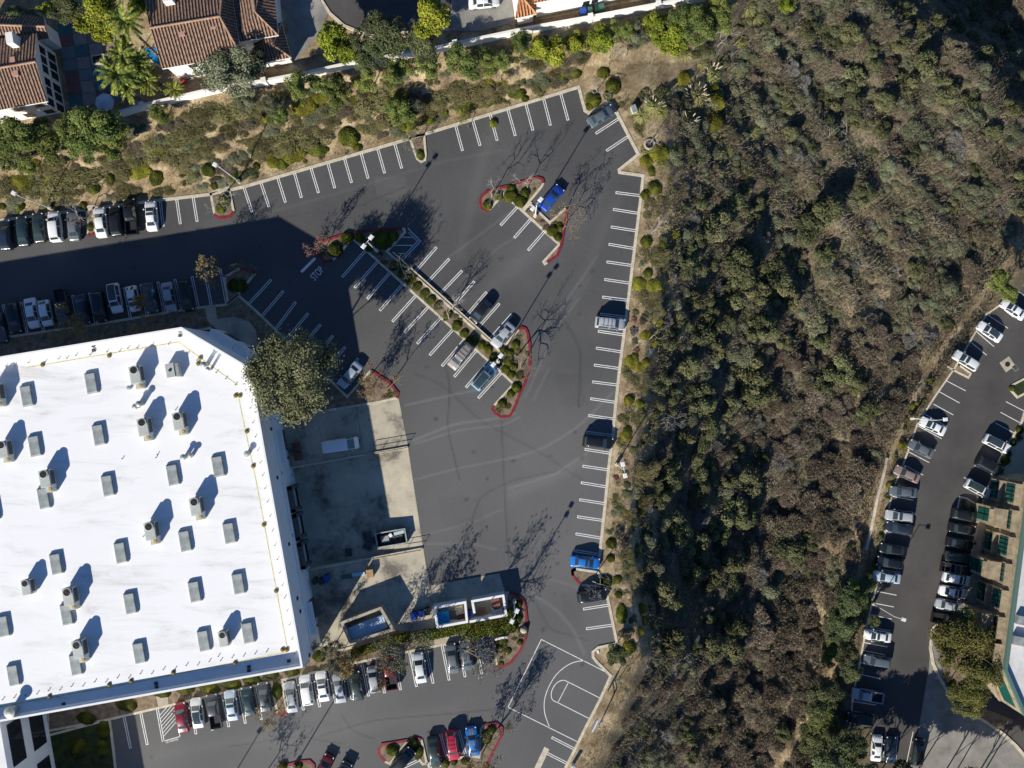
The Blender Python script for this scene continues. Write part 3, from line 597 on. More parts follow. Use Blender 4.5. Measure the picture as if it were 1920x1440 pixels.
mb = MB(); mb.box((0, 0, .08), (.48, .42, .16)); sc_ = mb.build('roof_scupper', M_sc, wh); first = True
for u, v in ((337, 620), (338, 629), (175, 648), (176, 657), (120, 1320), (294, 1288), (293, 1281), (467, 1257), (467, 1250), (542, 1239)):
    o = sc_ if first else sc_.copy()
    if not first: COL.objects.link(o)
    first = False; o.location = wpt(u, v, ZD); o.rotation_euler = (0, 0, math.radians(WA))
# ------------------------------------------------------------------ roof-top units
M_cab = mat('hvac_cabinet', (.47, .49, .45), .5, .22, 1.0, None, 0, 20, .1)
M_coil = mat('hvac_coil', (.07, .075, .08), .7, .4, 5)
def hvac(duct):
    r = empty('rooftop_unit', (0, 0, 0), math.radians(WA))
    mb = MB(); mb.box((0, 0, .15), (1.3, 2.2, .3)); mb.build('curb', M_grey, r)
    mb = MB(); mb.box((0, 0, .98), (1.5, 2.5, 1.36)); mb.box((0, -.3, 1.69), (1.42, 1.7, .06)); mb.build('cabinet', M_cab, r)
    mb = MB(); mb.box((.76, .1, 1.0), (.03, 2.0, 1.0)); mb.box((0, 1.26, 1.0), (1.1, .03, .9)); mb.build('coil', M_coil, r)
    mb = MB(); mb.lathe((0, .72, 1.66), [(.62, 0), (.62, .16), (.52, .17), (.5, .08)], 20); f = mb.build('fan_ring', M_cab, r)
    mb = MB(); mb.lathe((0, .72, 1.67), [(.5, 0), (.5, .09), (.12, .1), (.1, .15)], 20); mb.build('fan_grille', M_dark, f)
    if duct:
        mb = MB(); mb.box((.12, -1.62, .7), (1.0, .75, 1.0)); mb.box((.12, -1.75, .3), (.9, .6, .4)); mb.build('duct', M_cab, r)
        mb = MB(); mb.lathe((.25, -1.6, 1.2), [(.34, 0), (.34, .05), (.2, .12)], 10); mb.build('duct_cap', M_tan, r)
    return r
HV = [(254, 703, 1, 1), (269, 801, 1, 1), (335, 790, 1, 1), (85, 898, 1, 1), (367, 950, 1, 1), (282, 996, 1, 1), (5, 843, 1, .95), (48, 1102, 0, .85), (129, 1119, 1, 1), (147, 1218, 1, 1), (418, 1199, 0, .85), (-10, 737, 1, 1)]
protos = {1: hvac(1), 0: hvac(0)}; used = set()
for u, v, d_, s in HV:
    o = protos[d_] if d_ not in used else copy_tree(protos[d_]); used.add(d_)
    q = P(u, v, ZD+1.5); o.location = (q[0], q[1], ZD); o.scale = (s, s, s)
nm = ['rooftop air conditioner nearest the cut corner of the warehouse roof', 'left air conditioner of the close pair in the upper roof middle', 'right air conditioner of the close pair in the upper roof middle', 'rooftop air conditioner overlapping a skylight in the left half of the roof', 'right air conditioner of the pair nearest the dock wall', 'left air conditioner of the pair nearest the dock wall',
      'rooftop air conditioner cut by the left edge, beside the second skylight', 'small ductless air conditioner in the lower left of the roof', 'upper of two large air conditioners overlapping skylights at the lower left', 'lower of two large air conditioners overlapping skylights at the lower left', 'small ductless air conditioner between two skylights near the bottom corner', 'uppermost air conditioner at the left edge of the photo']
hs_ = [o for o in COL.objects if o.name.startswith('rooftop_unit') and o.type == 'EMPTY']
order = {(round(P(u, v, ZD+1.5)[0], 2), round(P(u, v, ZD+1.5)[1], 2)): l for (u, v, _, _), l in zip(HV, nm)}
for o in hs_: tag(o, order[(round(o.location.x, 2), round(o.location.y, 2))], 'air conditioner', 'air conditioners on the warehouse roof')
r = empty('roof_hatch', (0, 0, ZD), math.radians(WA), 'wide low grey unit with a sloped side near the roof corner', 'vent unit')
q = P(323, 694, ZD+.8); r.location = (q[0], q[1], ZD)
mb = MB(); mb.box((-.2, 0, .55), (1.2, 2.0, 1.1)); mb.build('cabinet', M_cab, r); mb = MB(); mb.box((.75, -.1, .5), (.55, 2.1, 1.0), 0, 0, .9); mb.build('side_duct', M_grey, r); mb = MB(); mb.lathe((-.2, 0, 1.1), [(.2, 0), (.2, .12), (.06, .14)], 10); mb.build('cap', M_dark, r)
def rvent(u, v, h, rad, lab):
    q = P(u, v, ZD); r = empty('roof_vent', q, 0, lab, 'roof vent', 'round vents on the warehouse roof')
    mb = MB(); mb.lathe((0, 0, 0), [(rad, 0), (rad, h*.8)], 12); mb.build('stack', M_grey, r); mb = MB(); mb.lathe((0, 0, h*.8), [(rad*1.5, 0), (rad*1.5, h*.1), (rad*.4, h*.2)], 12); mb.build('cap', M_grey, r)
for a_ in ((260, 762, 1.3, .28, 'taller round vent above the left air conditioner of the upper pair'), (268, 757, 1.5, .3, 'square-headed vent just above the left air conditioner of the upper pair'), (245, 727, .7, .22, 'short vent below the corner air conditioner'), (388, 684, 1.5, .3, 'upper vent by the yellow line at the cut corner'), (396, 692, 1.5, .2, 'lower thin vent by the yellow line at the cut corner'),
           (349, 856, 1.2, .3, 'left vent of the pair above two skylights in the roof middle'), (361, 853, 1.0, .28, 'right vent of the pair above two skylights in the roof middle'), (466, 850, .8, .3, 'single vent near the right edge of the roof'), (30, 1328, 1.7, .55, 'large white mushroom vent at the bottom left of the roof')): rvent(*a_)

# ------------------------------------------------------------------ perimeter wall and houses above the bank
M_stucco = mat('white_stucco', (.78, .75, .68), .9, .08, .5)
M_tile = bpy.data.materials.new('clay_tile'); M_tile.use_nodes = True; t = M_tile.node_tree; b_ = t.nodes['Principled BSDF']; b_.inputs['Roughness'].default_value = .85
def tilemat(name, c0, c1):
    m = bpy.data.materials.new(name); m.use_nodes = True; t = m.node_tree; b_ = t.nodes['Principled BSDF']; b_.inputs['Roughness'].default_value = .85; b_.inputs['Specular IOR Level'].default_value = .2
    uv = t.nodes.new('ShaderNodeTexCoord'); sx = t.nodes.new('ShaderNodeSeparateXYZ'); t.links.new(uv.outputs['UV'], sx.inputs[0])
    mu = t.nodes.new('ShaderNodeMath'); mu.operation = 'MULTIPLY'; mu.inputs[1].default_value = 2*math.pi/.46; t.links.new(sx.outputs[0], mu.inputs[0])
    sn = t.nodes.new('ShaderNodeMath'); sn.operation = 'SINE'; t.links.new(mu.outputs[0], sn.inputs[0])
    bp = t.nodes.new('ShaderNodeBump'); bp.inputs['Strength'].default_value = 1; bp.inputs['Distance'].default_value = .11; t.links.new(sn.outputs[0], bp.inputs['Height']); t.links.new(bp.outputs[0], b_.inputs['Normal'])
    nz = t.nodes.new('ShaderNodeTexNoise'); nz.inputs['Scale'].default_value = 2.2; nz.inputs['Detail'].default_value = 6; t.links.new(uv.outputs['UV'], nz.inputs['Vector'])
    ad = t.nodes.new('ShaderNodeMath'); ad.operation = 'MULTIPLY_ADD'; ad.inputs[1].default_value = .22; t.links.new(sn.outputs[0], ad.inputs[0]); t.links.new(nz.outputs['Fac'], ad.inputs[2])
    r1 = ramp(t, [(.25, c0), (.75, c1)]); t.links.new(ad.outputs[0], r1.inputs[0]); t.links.new(r1.outputs[0], b_.inputs['Base Color']); return m
bpy.data.materials.remove(M_tile)
M_tile = tilemat('clay_tile', (.085, .05, .034), (.33, .215, .15)); M_tile2 = tilemat('orange_tile', (.24, .09, .035), (.55, .27, .13))
ZH = 4.0
wr = empty('perimeter_wall', P(700, 118, ZH), 0, 'long white stucco wall along the top of the planted bank', 'wall')
pts = [(u, v) for u, v in zip(WU, WV) if 100 < u < 1350]+[]
pts = [(150, 240)]+pts
def loc(q, o): return (q[0]-o.location.x, q[1]-o.location.y, q[2]-o.location.z)
pw = [loc(P(u, v, ZH), wr) for u, v in pts]
mb = MB(); mb.ribbon(pw, .25, -.8, 1.9); mb.build('wall_panel', M_stucco, wr)
mb = MB(); mb.ribbon(pw, .36, 1.9, 2.0); mb.build('coping', M_stucco, wr)
for u, v in ((277, 205), (502, 160), (700, 120), (855, 91), (1105, 42), (1230, 18)):
    mb = MB(); q = loc(P(u, v, ZH), wr); mb.box((q[0], q[1], .7), (.6, .6, 2.9), .2); mb.box((q[0], q[1], 2.2), (.75, .75, .1), .2); mb.build('pilaster', M_stucco, wr)
def roof_block(parent, a_, b2, c, d, r0, r1, ze, zr, mt, gable=(True, True), name='roof'):
    o0 = parent.location
    def L(p, z): q = P(p[0], p[1], z); return Vector((q[0]-o0.x, q[1]-o0.y, z-o0.z))
    A_, B_, C_, D_, E_, F_ = L(a_, ze), L(b2, ze), L(c, ze), L(d, ze), L(r0, zr), L(r1, zr)
    mb = MB(); mb.uv = []
    def face(ps, e0, e1, m=0):
        d_ = (e1-e0).normalized(); nrm = (ps[1]-ps[0]).cross(ps[2]-ps[1])
        if nrm.z < -1e-4: ps = ps[::-1]
        nn = (ps[1]-ps[0]).cross(ps[2]-ps[1]).normalized(); s_ = nn.cross(d_)
        for p in ps: mb.uv.append(((p-e0).dot(d_), (p-e0).dot(s_)))
        mb.add(ps, [tuple(range(len(ps)))], m)
    face([A_, E_, F_, B_], A_, B_); face([D_, C_, F_, E_], D_, C_)
    for (p, q, r_, g) in ((A_, D_, E_, gable[0]), (B_, C_, F_, gable[1])): face([p, q, r_], p, q, 1 if g else 0)
    for p, q in ((A_, B_), (B_, C_), (C_, D_), (D_, A_)): face([p, q, q+Vector((0, 0, -.25)), p+Vector((0, 0, -.25))], p, q, 1)
    o = mb.build(name, [mt, M_stucco], parent)
    mb = MB(); mb.tube([E_+Vector((0, 0, .04)), F_+Vector((0, 0, .04))], .16, 6)
    if not gable[1]: mb.tube([F_+Vector((0, 0, .03)), C_+Vector((0, 0, .03))], .14, 6); mb.tube([F_+Vector((0, 0, .03)), B_+Vector((0, 0, .03))], .14, 6)
    mb.build('ridge_tiles', mt2(mt), o)
    w_ = inset([p[:2] for p in (A_, B_, C_, D_)], .45); mb = MB(); mb.prism([(x, y) for x, y in w_], ZH-o0.z-.3, ze-o0.z-.1); wl = mb.build('wall', M_stucco, parent)
    return (A_, B_, C_, D_, o, wl, w_)
_mt = {}
def mt2(m):
    if m.name not in _mt: _mt[m.name] = mat(m.name+'_ridge', (.36, .23, .15) if m is M_tile else (.5, .27, .14), .85, .3, 3)
    return _mt[m.name]
def facewins(parent, p, q, specs, oz, n_sign=1):
    """windows on the vertical face p->q: (s along, z0, z1, width)"""
    p, q = Vector(p[:2]), Vector(q[:2]); d = (q-p).normalized(); n_ = Vector((-d.y, d.x))*n_sign
    for s, z0, z1, wd in specs:
        c = p+d*s+n_*.02; mb = MB(); mb.box((c.x, c.y, (z0+z1)/2), (wd+.2, .08, z1-z0+.2), math.atan2(d.y, d.x)); f = mb.build('window', M_stucco, parent)
        c = p+d*s+n_*.06; mb = MB(); mb.box((c.x, c.y, (z0+z1)/2), (wd, .06, z1-z0), math.atan2(d.y, d.x)); mb.build('pane', M_glassd, f)
hA = empty('tile_roof_house', P(10, 150, ZH), 0, 'white house with brown tile gable roof and tall end windows at the left edge', 'house')
bpy.context.view_layer.update()
A = roof_block(hA, (-80, 84), (67, 62), (89, 190), (-80, 221), (-80, 141), (67, 116), ZH+5.6, ZH+7.3, M_tile)
w_ = A[6]; facewins(hA, w_[1], w_[2], [(s, z, z+1.9, 1.15) for z in (.6, 3.2) for s in (1.3, 2.7, 4.1, 6.0, 7.4, 9.0)], 0, 1)
facewins(hA, w_[3], w_[2], [(s, z, z+1.3, 1.4) for z in (.8, 3.4) for s in (7.5, 10.5)], 0, -1)
A2 = roof_block(hA, (-60, 12), (82, 32), (92, 72), (-60, 98), (-60, 45), (85, 50), ZH+4.4, ZH+5.6, M_tile)
mb = MB(); q = loc(P(22, 74, ZH+7.2), hA); mb.box((q[0], q[1], 6.6), (1.0, 1.6, 2.4), .15); mb.build('chimney', M_stucco, hA)
M_vent = mat('vent_tile', (.42, .24, .19), .8)
for u, v in ((25, 113), (31, 138)):
    mb = MB(); q = loc(P(u, v, ZH+6.9), hA); mb.box((q[0], q[1], q[2]), (.7, .8, .5), .15); mb.build('roof_vent', M_vent, hA)
hB = empty('hip_roof_house', P(420, 40, ZH), 0, 'white house with a long brown tile hip roof and a blue pool corner beside it', 'house')
bpy.context.view_layer.update()
Bk = roof_block(hB, (262, -45), (425, -75), (452, 103), (304, 129), (281, 53), (412, 31), ZH+5.6, ZH+7.6, M_tile, (True, False))
facewins(hB, Bk[6][3], Bk[6][2], [(3.2, .7, 2.0, 1.0), (4.7, .7, 2.0, 1.0), (8.5, .7, 2.4, 1.6), (3.5, 3.6, 4.8, 1.2), (8.5, 3.6, 4.8, 1.2)], 0, -1)
B2 = roof_block(hB, (418, -90), (505, -105), (522, 66), (440, 80), (462, -98), (478, 22), ZH+5.0, ZH+6.6, M_tile, (False, False), 'roof')
B3 = roof_block(hB, (468, 52), (528, 42), (546, 108), (484, 120), (498, 50), (512, 84), ZH+3.0, ZH+4.2, M_tile, (False, False), 'roof')
mb = MB(); q = loc(P(316, 0, ZH+7.5), hB); mb.box((q[0], q[1], 6.8), (1.3, .9, 2.6), .2); mb.build('chimney', M_stucco, hB)
for u, v in ((334, 33), (376, 24), (342, 62), (400, 49)):
    mb = MB(); q = loc(P(u, v, ZH+7.0), hB); mb.box((q[0], q[1], q[2]-.1), (.75, .9, .6), .15); mb.build('roof_vent', M_vent, hB)
hC = empty('orange_roof_house', P(1080, 0, ZH), 0, 'white house with an orange tile roof and sunlit wall at the top edge', 'house')
bpy.context.view_layer.update()
Ck = roof_block(hC, (985, -150), (1160, -190), (1225, -40), (1002, 6), (1060, -75), (1150, -95), ZH+5.6, ZH+7.4, M_tile2, (False, False))
facewins(hC, Ck[6][3], Ck[6][2], [(7.6, .9, 2.1, 1.0), (8.9, .9, 2.1, 1.0), (10.6, 1.3, 2.5, 1.1), (12.0, 1.3, 2.5, 1.1), (17, 3.4, 4.6, 1.4)], 0, -1)
C2 = roof_block(hC, (955, -40), (1000, -45), (1006, 26), (966, 35), (978, -42), (984, 0), ZH+3.4, ZH+4.8, M_tile2, (True, False))
# garden surfaces behind the wall
def patch(name, polys, m, z=ZH+.2, kind='structure'):
    mb = MB()
    for i, p in enumerate(polys): mb.sheet([P(u, v, z) for u, v in p], i % len(m) if isinstance(m, list) else 0)
    return mb.build(name, m, kind=kind)
M_drive = mat('driveway_concrete', (.25, .24, .215), .9, .35, .35, detail=9)
patch('residential_street', [[(598, -120), (603, 0), (618, 22), (645, 46), (690, 64), (842, 52), (852, -120)]], M_asph2)
patch('driveway', [[(528, -40), (596, -60), (601, 4), (616, 24), (600, 60), (576, 90), (553, 116), (545, 112), (540, 60)], [(843, 52), (850, -40), (960, -60), (962, 30), (955, 44), (905, 58), (855, 58)]], M_drive, ZH+.204)
q = [P(u, v, ZH+.3) for u, v in ((600, -60), (604, 2), (618, 24), (645, 48), (690, 66), (842, 54))]; mb = MB(); mb.ribbon(q, .4, ZH, ZH+.32); mb.build('kerb', M_kerb, kind='structure')
PC = [(.20, .10, .10), (.06, .15, .155), (.27, .25, .23), (.24, .19, .15), (.15, .20, .22)]
M_pat = [mat('patio_colour', c, .85, .15, 1.2) for c in PC]
pol = []; 
cols = [[1, 4, 1, 3], [0, 2, 3, 2], [4, 1, 2, 3], [4, 2, 4, 3], [0, 4, 1, 2], [0, 2, 1, 3], [1, 2, 0, 4]]
mb = MB()
for r_ in range(7):
    for c in range(4):
        f = lambda s, tt: (106+26*s+3.5*tt, 44+22.5*tt-3.2*s)
        mb.sheet([P(*f(c+a_, r_+b2), ZH+.2) for a_, b2 in ((.03, .03), (.97, .03), (.97, .97), (.03, .97))], cols[r_][c])
mb.build('patio', M_pat, kind='structure')
M_pool = mat('pool_water', (.02, .22, .50), .05, .2, 2, spec=.6)
patch('pool_water', [[(264, 92), (292, 88), (300, 122), (288, 118), (278, 108)]], M_pool, ZH+.22)
mb = MB(); mb.ribbon([P(u, v, ZH+.2) for u, v in ((262, 90), (277, 109), (288, 120), (301, 124))], .4, ZH, ZH+.3); mb.build('pool_edge', M_kerb, kind='structure')
patch('side_yard', [[(285, 130), (306, 130), (420, 112), (470, 128), (430, 160), (330, 182), (300, 170)]], mat('yard_gravel', (.25, .19, .13), .95, .4, 1.5), ZH+.19)
patch('side_yard', [[(965, 46), (1215, -2), (1230, 12), (1105, 38), (990, 60)]], mat('side_yard_soil', (.16, .11, .075), .95, .4, 1.5), ZH+.19)
# ------------------------------------------------------------------ green-glass office beside the lower lot
M_stone = mat('office_stone', (.31, .25, .165), .85, .4, .9); M_teal = mat('teal_glass', (.012, .085, .066), .06, spec=.6); M_greent = mat('green_trim', (.09, .16, .13), .6); M_oroof = mat('office_roof', (.6, .59, .57), .8, .15, .6)
of = empty('office_building', P(1900, 1100, ZR), 0, 'stone office building with teal glass windows and a pale roof at the right edge', 'office'); bpy.context.view_layer.update()
def ol(u, v, z): q = P(u, v, z); return (q[0]-of.location.x, q[1]-of.location.y, z-ZR)
FP = [ol(1926, 905, ZR+9.2), ol(1880, 1255, ZR+9.2), ol(1917, 1340, ZR+9.2), ol(2120, 1430, ZR+9.2), ol(2120, 880, ZR+9.2)]
mb = MB(); mb.prism(FP, -.5, 9.2); mb.m[0] = 1; mb.build('wall', [M_stone, M_oroof], of)
mb = MB(); mb.ribbon(inset(FP, .2), .5, 9.2, 9.75, 0, True); mb.build('cornice', M_greent, of)
f0, f1 = Vector(FP[0][:2]), Vector(FP[1][:2]); df = (f1-f0).normalized(); nf = Vector((-df.y, df.x)); nf = nf if nf.x < 0 else -nf; LF = (f1-f0).length
for i in range(7):
    s = 2.2+i*4.4
    for z0, z1 in ((1.0, 3.6), (5.0, 7.8)):
        big = i < 2
        if s > LF-1: continue
        wallbox('window_frame', s, 3.6, z0-.3, z1+.3, 0, .5, M_stone, of, f0, df, nf)
        wn = wallbox('window', s, 2.9, z0, z1, .5, .58, M_teal, of, f0, df, nf)
        for k_ in (-.75, -.25, .25, .75): wallbox('mullion', s+k_*1.4, .09, z0, z1, .58, .64, M_black, wn, f0, df, nf)
        wallbox('transom', s, 2.9, z0+1.6, z0+1.75, .64, .68, M_black, wn, f0, df, nf); wallbox('window_head', s, 3.6, z1+.3, z1+.5, 0, 1.1, M_stone, of, f0, df, nf)
for s, wd in ((6.5, 3.0), (15.3, 3.0), (24, 3.0)):
    b0 = wallbox('stone_bay', s, wd, -.3, 6.4, 0, 2.4, M_stone, of, f0, df, nf); wn = wallbox('window', s, wd-.9, 1.2, 5.2, 2.4, 2.46, M_teal, of, f0, df, nf); wallbox('mullion', s, .1, 1.2, 5.2, 2.46, 2.52, M_black, wn, f0, df, nf); wallbox('transom', s, wd-.9, 3.1, 3.25, 2.52, 2.56, M_black, wn, f0, df, nf); wallbox('window_head', s, wd-.6, 5.2, 5.5, 2.4, 3.0, M_stone, of, f0, df, nf)
g0, g1 = Vector(FP[1][:2]), Vector(FP[2][:2]); dg_ = (g1-g0).normalized(); ng = Vector((-dg_.y, dg_.x)); ng = ng if ng.x < 0 else -ng
wallbox('window_band', (g1-g0).length/2, (g1-g0).length-1.5, 5, 8, 0, .08, M_teal, of, g0, dg_, ng); wallbox('stone_band', (g1-g0).length/2, (g1-g0).length-.6, 3.6, 4.2, 0, .4, M_stone, of, g0, dg_, ng)
mb = MB()
for u, v in ((1915, 1162), (1908, 1200)): q = ol(u, v, ZR+9.2); mb.box((q[0], q[1], 9.6), (2.2, 1.4, .8), -.2)
mb.build('roof_unit', M_grey, of)
# pavements by the office
M_walk = mat('walkway', (.42, .36, .26), .9, .2, .6)
patch('pavement', [[(1925, 760), (1915, 792), (1880, 850), (1853, 912), (1838, 960), (1822, 1040), (1805, 1110), (1798, 1150), (1790, 1172), (1840, 1172), (1880, 1050), (1960, 860)]], M_walk, ZR+.16)
kerb([(1925, 760), (1915, 792), (1880, 850), (1853, 912), (1838, 960), (1822, 1040), (1805, 1110), (1794, 1165)], M_kerb, ZR+.06, w=.3)
kerb([(1990, 700), (1908, 745), (1896, 732), (1898, 722), (1960, 690)], M_kerb, ZR+.06, w=.35)
patch('planting_bed', [[(1990, 700), (1908, 744), (1897, 732), (1899, 722), (1960, 690)]], M_lawn, ZR+.15)
kerb([(1800, 686), (1820, 700), (1816, 708), (1798, 699), (1776, 687)], M_kerb, ZR+.06, w=.3)
patch('planting_bed', [[(1776, 687), (1798, 699), (1820, 706), (1822, 702), (1805, 692), (1788, 678)]], M_soil, ZR+.15)
patch('planting_bed', [[(1800, 932), (1812, 934), (1835, 948), (1833, 962), (1795, 955)], [(1676, 900), (1690, 907), (1712, 915), (1672, 925)]], M_soil, ZR+.15); kerb([(1833, 962), (1795, 955), (1800, 932), (1812, 934), (1835, 948)], M_kerb, ZR+.06, w=.25)
patch('driveway', [[(1742, 1250), (1746, 1178), (1755, 1172), (1770, 1180), (1762, 1230), (1770, 1275), (1790, 1310), (1830, 1345), (1870, 1370), (1900, 1395), (1960, 1470), (1700, 1470), (1712, 1400), (1722, 1370)]], M_drive, ZR+.068)
patch('planting_bed', [[(1755, 1172), (1770, 1180), (1762, 1230), (1772, 1275), (1792, 1308), (1830, 1345), (1872, 1368), (1900, 1350), (1850, 1330), (1830, 1290), (1850, 1200), (1840, 1172)]], M_soil, ZR+.15)
kerb([(1790, 1172), (1760, 1170), (1749, 1178), (1745, 1215), (1750, 1245), (1764, 1275), (1782, 1305), (1808, 1330), (1845, 1352), (1880, 1375), (1905, 1398), (1950, 1450)], M_kerb, ZR+.06, w=.5)
mh = empty('manhole', P(1889, 683, ZR+.07), .6, 'round iron manhole in a square concrete collar on the lower asphalt', 'manhole')
mb = MB(); mb.box((0, 0, 0), (2.0, 2.0, .03)); mb.build('collar', M_conc, mh); mb = MB(); mb.lathe((0, 0, .016), [(.45, 0), (.45, .02)], 16); mb.build('lid', M_dark, mh)
dg0 = empty('drain_grate', P(1904, 690, ZR+.07), .6, 'square iron drain grate beside the manhole', 'drain'); mb = MB(); mb.box((0, 0, 0), (.8, 1.0, .03)); mb.build('frame', M_grey, dg0); mb = MB()
for i in range(5): mb.box((-.28+.14*i, 0, .02), (.08, .85, .02))
mb.build('bars', M_dark, dg0)
# low timber retaining edge / trail fence along the canyon side of the lower lot
fe = empty('trail_wall', P(1660, 900, float(Z(1660, 900))), 0, 'low weathered retaining wall running beside the lower lot planting', 'wall'); bpy.context.view_layer.update()
tp = [(1661, 858), (1655, 885), (1642, 935), (1632, 985), (1622, 1030)]
mb = MB(); zz0 = [float(Z(u, v)) for u, v in tp]; mb.ribbon([loc(P(u, v, z), fe)[:2] for (u, v), z in zip(tp, zz0)], .3, [z-fe.location.z-.6 for z in zz0], [z-fe.location.z+.55 for z in zz0]); mb.build('wall_face', M_conc, fe); mb = MB(); mb.ribbon([loc(P(u, v, z), fe)[:2] for (u, v), z in zip(tp, zz0)], .45, [z-fe.location.z+.55 for z in zz0], [z-fe.location.z+.65 for z in zz0]); mb.build('cap', M_kerb, fe)
# ------------------------------------------------------------------ vehicles
M_paint = bpy.data.materials.new('car_paint'); M_paint.use_nodes = True; t = M_paint.node_tree; b_ = t.nodes['Principled BSDF']
oi = t.nodes.new('ShaderNodeObjectInfo'); t.links.new(oi.outputs['Color'], b_.inputs['Base Color']); b_.inputs['Roughness'].default_value = .32; b_.inputs['Coat Weight'].default_value = .5; b_.inputs['Coat Roughness'].default_value = .08; b_.inputs['Specular IOR Level'].default_value = .45
M_glass = mat('car_glass', (.035, .052, .056), .04, spec=1.0)
M_tyre = mat('tyre', (.018, .018, .018), .85); M_rim = mat('wheel_rim', (.45, .45, .46), .3, metal=.8)
M_lamp = mat('head_lamp', (.75, .77, .8), .1, spec=.8); M_tail = mat('tail_lamp', (.10, .006, .006), .2, spec=.6)
M_chrome = mat('roof_rail', (.45, .46, .47), .35, metal=.6)
# station rows: x, z_top, z_shoulder, half width at shoulder, half width of the top panel
ST = {
 'sedan': [(-2.36, .62, .58, .70, .50), (-2.30, .90, .84, .80, .62), (-2.1, 1.0, .90, .86, .70), (-1.75, 1.06, .94, .90, .72), (-1.60, 1.10, .95, .905, .69), (-1.08, 1.34, .95, .91, .60), (-.55, 1.44, .95, .915, .61), (-.12, 1.46, .95, .915, .62), (-.04, 1.46, .95, .915, .62), (.42, 1.43, .95, .915, .61), (.62, 1.38, .95, .91, .62), (1.28, 1.04, .93, .90, .72), (1.7, .96, .88, .885, .72), (2.1, .85, .78, .83, .66), (2.3, .70, .64, .72, .54), (2.38, .52, .5, .60, .45)],
 'coupe': [(-2.28, .62, .58, .72, .50), (-2.22, .92, .84, .82, .62), (-2.0, 1.0, .90, .89, .70), (-1.78, 1.03, .92, .91, .70), (-1.58, 1.07, .93, .92, .66), (-1.08, 1.28, .93, .92, .55), (-.5, 1.36, .93, .92, .56), (-.4, 1.36, .93, .92, .56), (-.0, 1.36, .92, .92, .57), (.3, 1.345, .92, .92, .57), (.48, 1.31, .92, .92, .58), (1.1, 1.02, .92, .91, .72), (1.6, .95, .88, .90, .74), (2.05, .85, .78, .85, .68), (2.25, .70, .64, .74, .54), (2.33, .52, .5, .62, .45)],
 'suv': [(-2.33, .70, .66, .78, .6), (-2.28, 1.05, .98, .86, .68), (-2.2, 1.10, 1.0, .89, .70), (-2.16, 1.13, 1.02, .90, .70), (-2.10, 1.2, 1.03, .905, .69), (-1.82, 1.62, 1.04, .92, .64), (-1.3, 1.70, 1.04, .93, .67), (-.2, 1.73, 1.04, .93, .69), (-.1, 1.73, 1.04, .93, .69), (.45, 1.70, 1.04, .93, .68), (.68, 1.64, 1.04, .925, .68), (1.3, 1.18, 1.02, .92, .76), (1.75, 1.10, .98, .90, .76), (2.12, .98, .88, .85, .70), (2.28, .82, .74, .76, .58), (2.36, .58, .56, .64, .5)],
 'hatch': [(-2.02, .66, .62, .74, .55), (-1.98, .98, .9, .82, .64), (-1.9, 1.03, .94, .86, .67), (-1.86, 1.06, .95, .87, .66), (-1.8, 1.12, .96, .875, .66), (-1.3, 1.43, .96, .885, .58), (-.8, 1.5, .96, .89, .6), (-.1, 1.52, .96, .89, .62), (-.02, 1.52, .96, .89, .62), (.4, 1.49, .96, .89, .61), (.6, 1.43, .96, .885, .62), (1.22, 1.06, .94, .875, .7), (1.5, 1.0, .9, .86, .7), (1.82, .88, .8, .80, .64), (1.98, .72, .66, .70, .52), (2.05, .54, .52, .58, .44)],
 'van': [(-2.75, .7, .66, .9, .8), (-2.72, 1.9, 1.2, .95, .82), (-2.68, 2.2, 1.2, .96, .80), (-2.66, 2.3, 1.2, .965, .80), (-2.62, 2.38, 1.2, .97, .80), (-2.5, 2.45, 1.2, .98, .80), (-1.5, 2.5, 1.2, .98, .82), (-.2, 2.5, 1.2, .98, .82), (.6, 2.5, 1.2, .98, .82), (1.1, 2.49, 1.2, .98, .81), (1.3, 2.44, 1.2, .98, .80), (2.2, 1.5, 1.2, .96, .84), (2.42, 1.34, 1.14, .94, .78), (2.6, 1.1, .98, .9, .72), (2.68, .85, .8, .82, .62), (2.74, .6, .58, .72, .55)],
 'pickup': [(-.62, .8, .76, .93, .9), (-.6, 1.15, 1.05, .93, .8), (-.58, 1.2, 1.06, .93, .78), (-.56, 1.25, 1.07, .93, .76), (-.53, 1.3, 1.08, .93, .72), (-.36, 1.72, 1.08, .93, .64), (-.1, 1.78, 1.08, .93, .66), (.4, 1.8, 1.08, .93, .67), (.5, 1.8, 1.08, .93, .67), (1.0, 1.78, 1.08, .93, .67), (1.2, 1.72, 1.08, .93, .68), (1.72, 1.26, 1.08, .93, .78), (2.1, 1.18, 1.04, .92, .78), (2.55, 1.08, .96, .88, .72), (2.72, .9, .8, .8, .6), (2.78, .6, .58, .7, .52)],
}
WB = {'sedan': (1.42, -1.36), 'coupe': (1.42, -1.34), 'suv': (1.4, -1.4), 'hatch': (1.28, -1.25), 'van': (1.85, -1.75), 'pickup': (1.85, -1.75)}
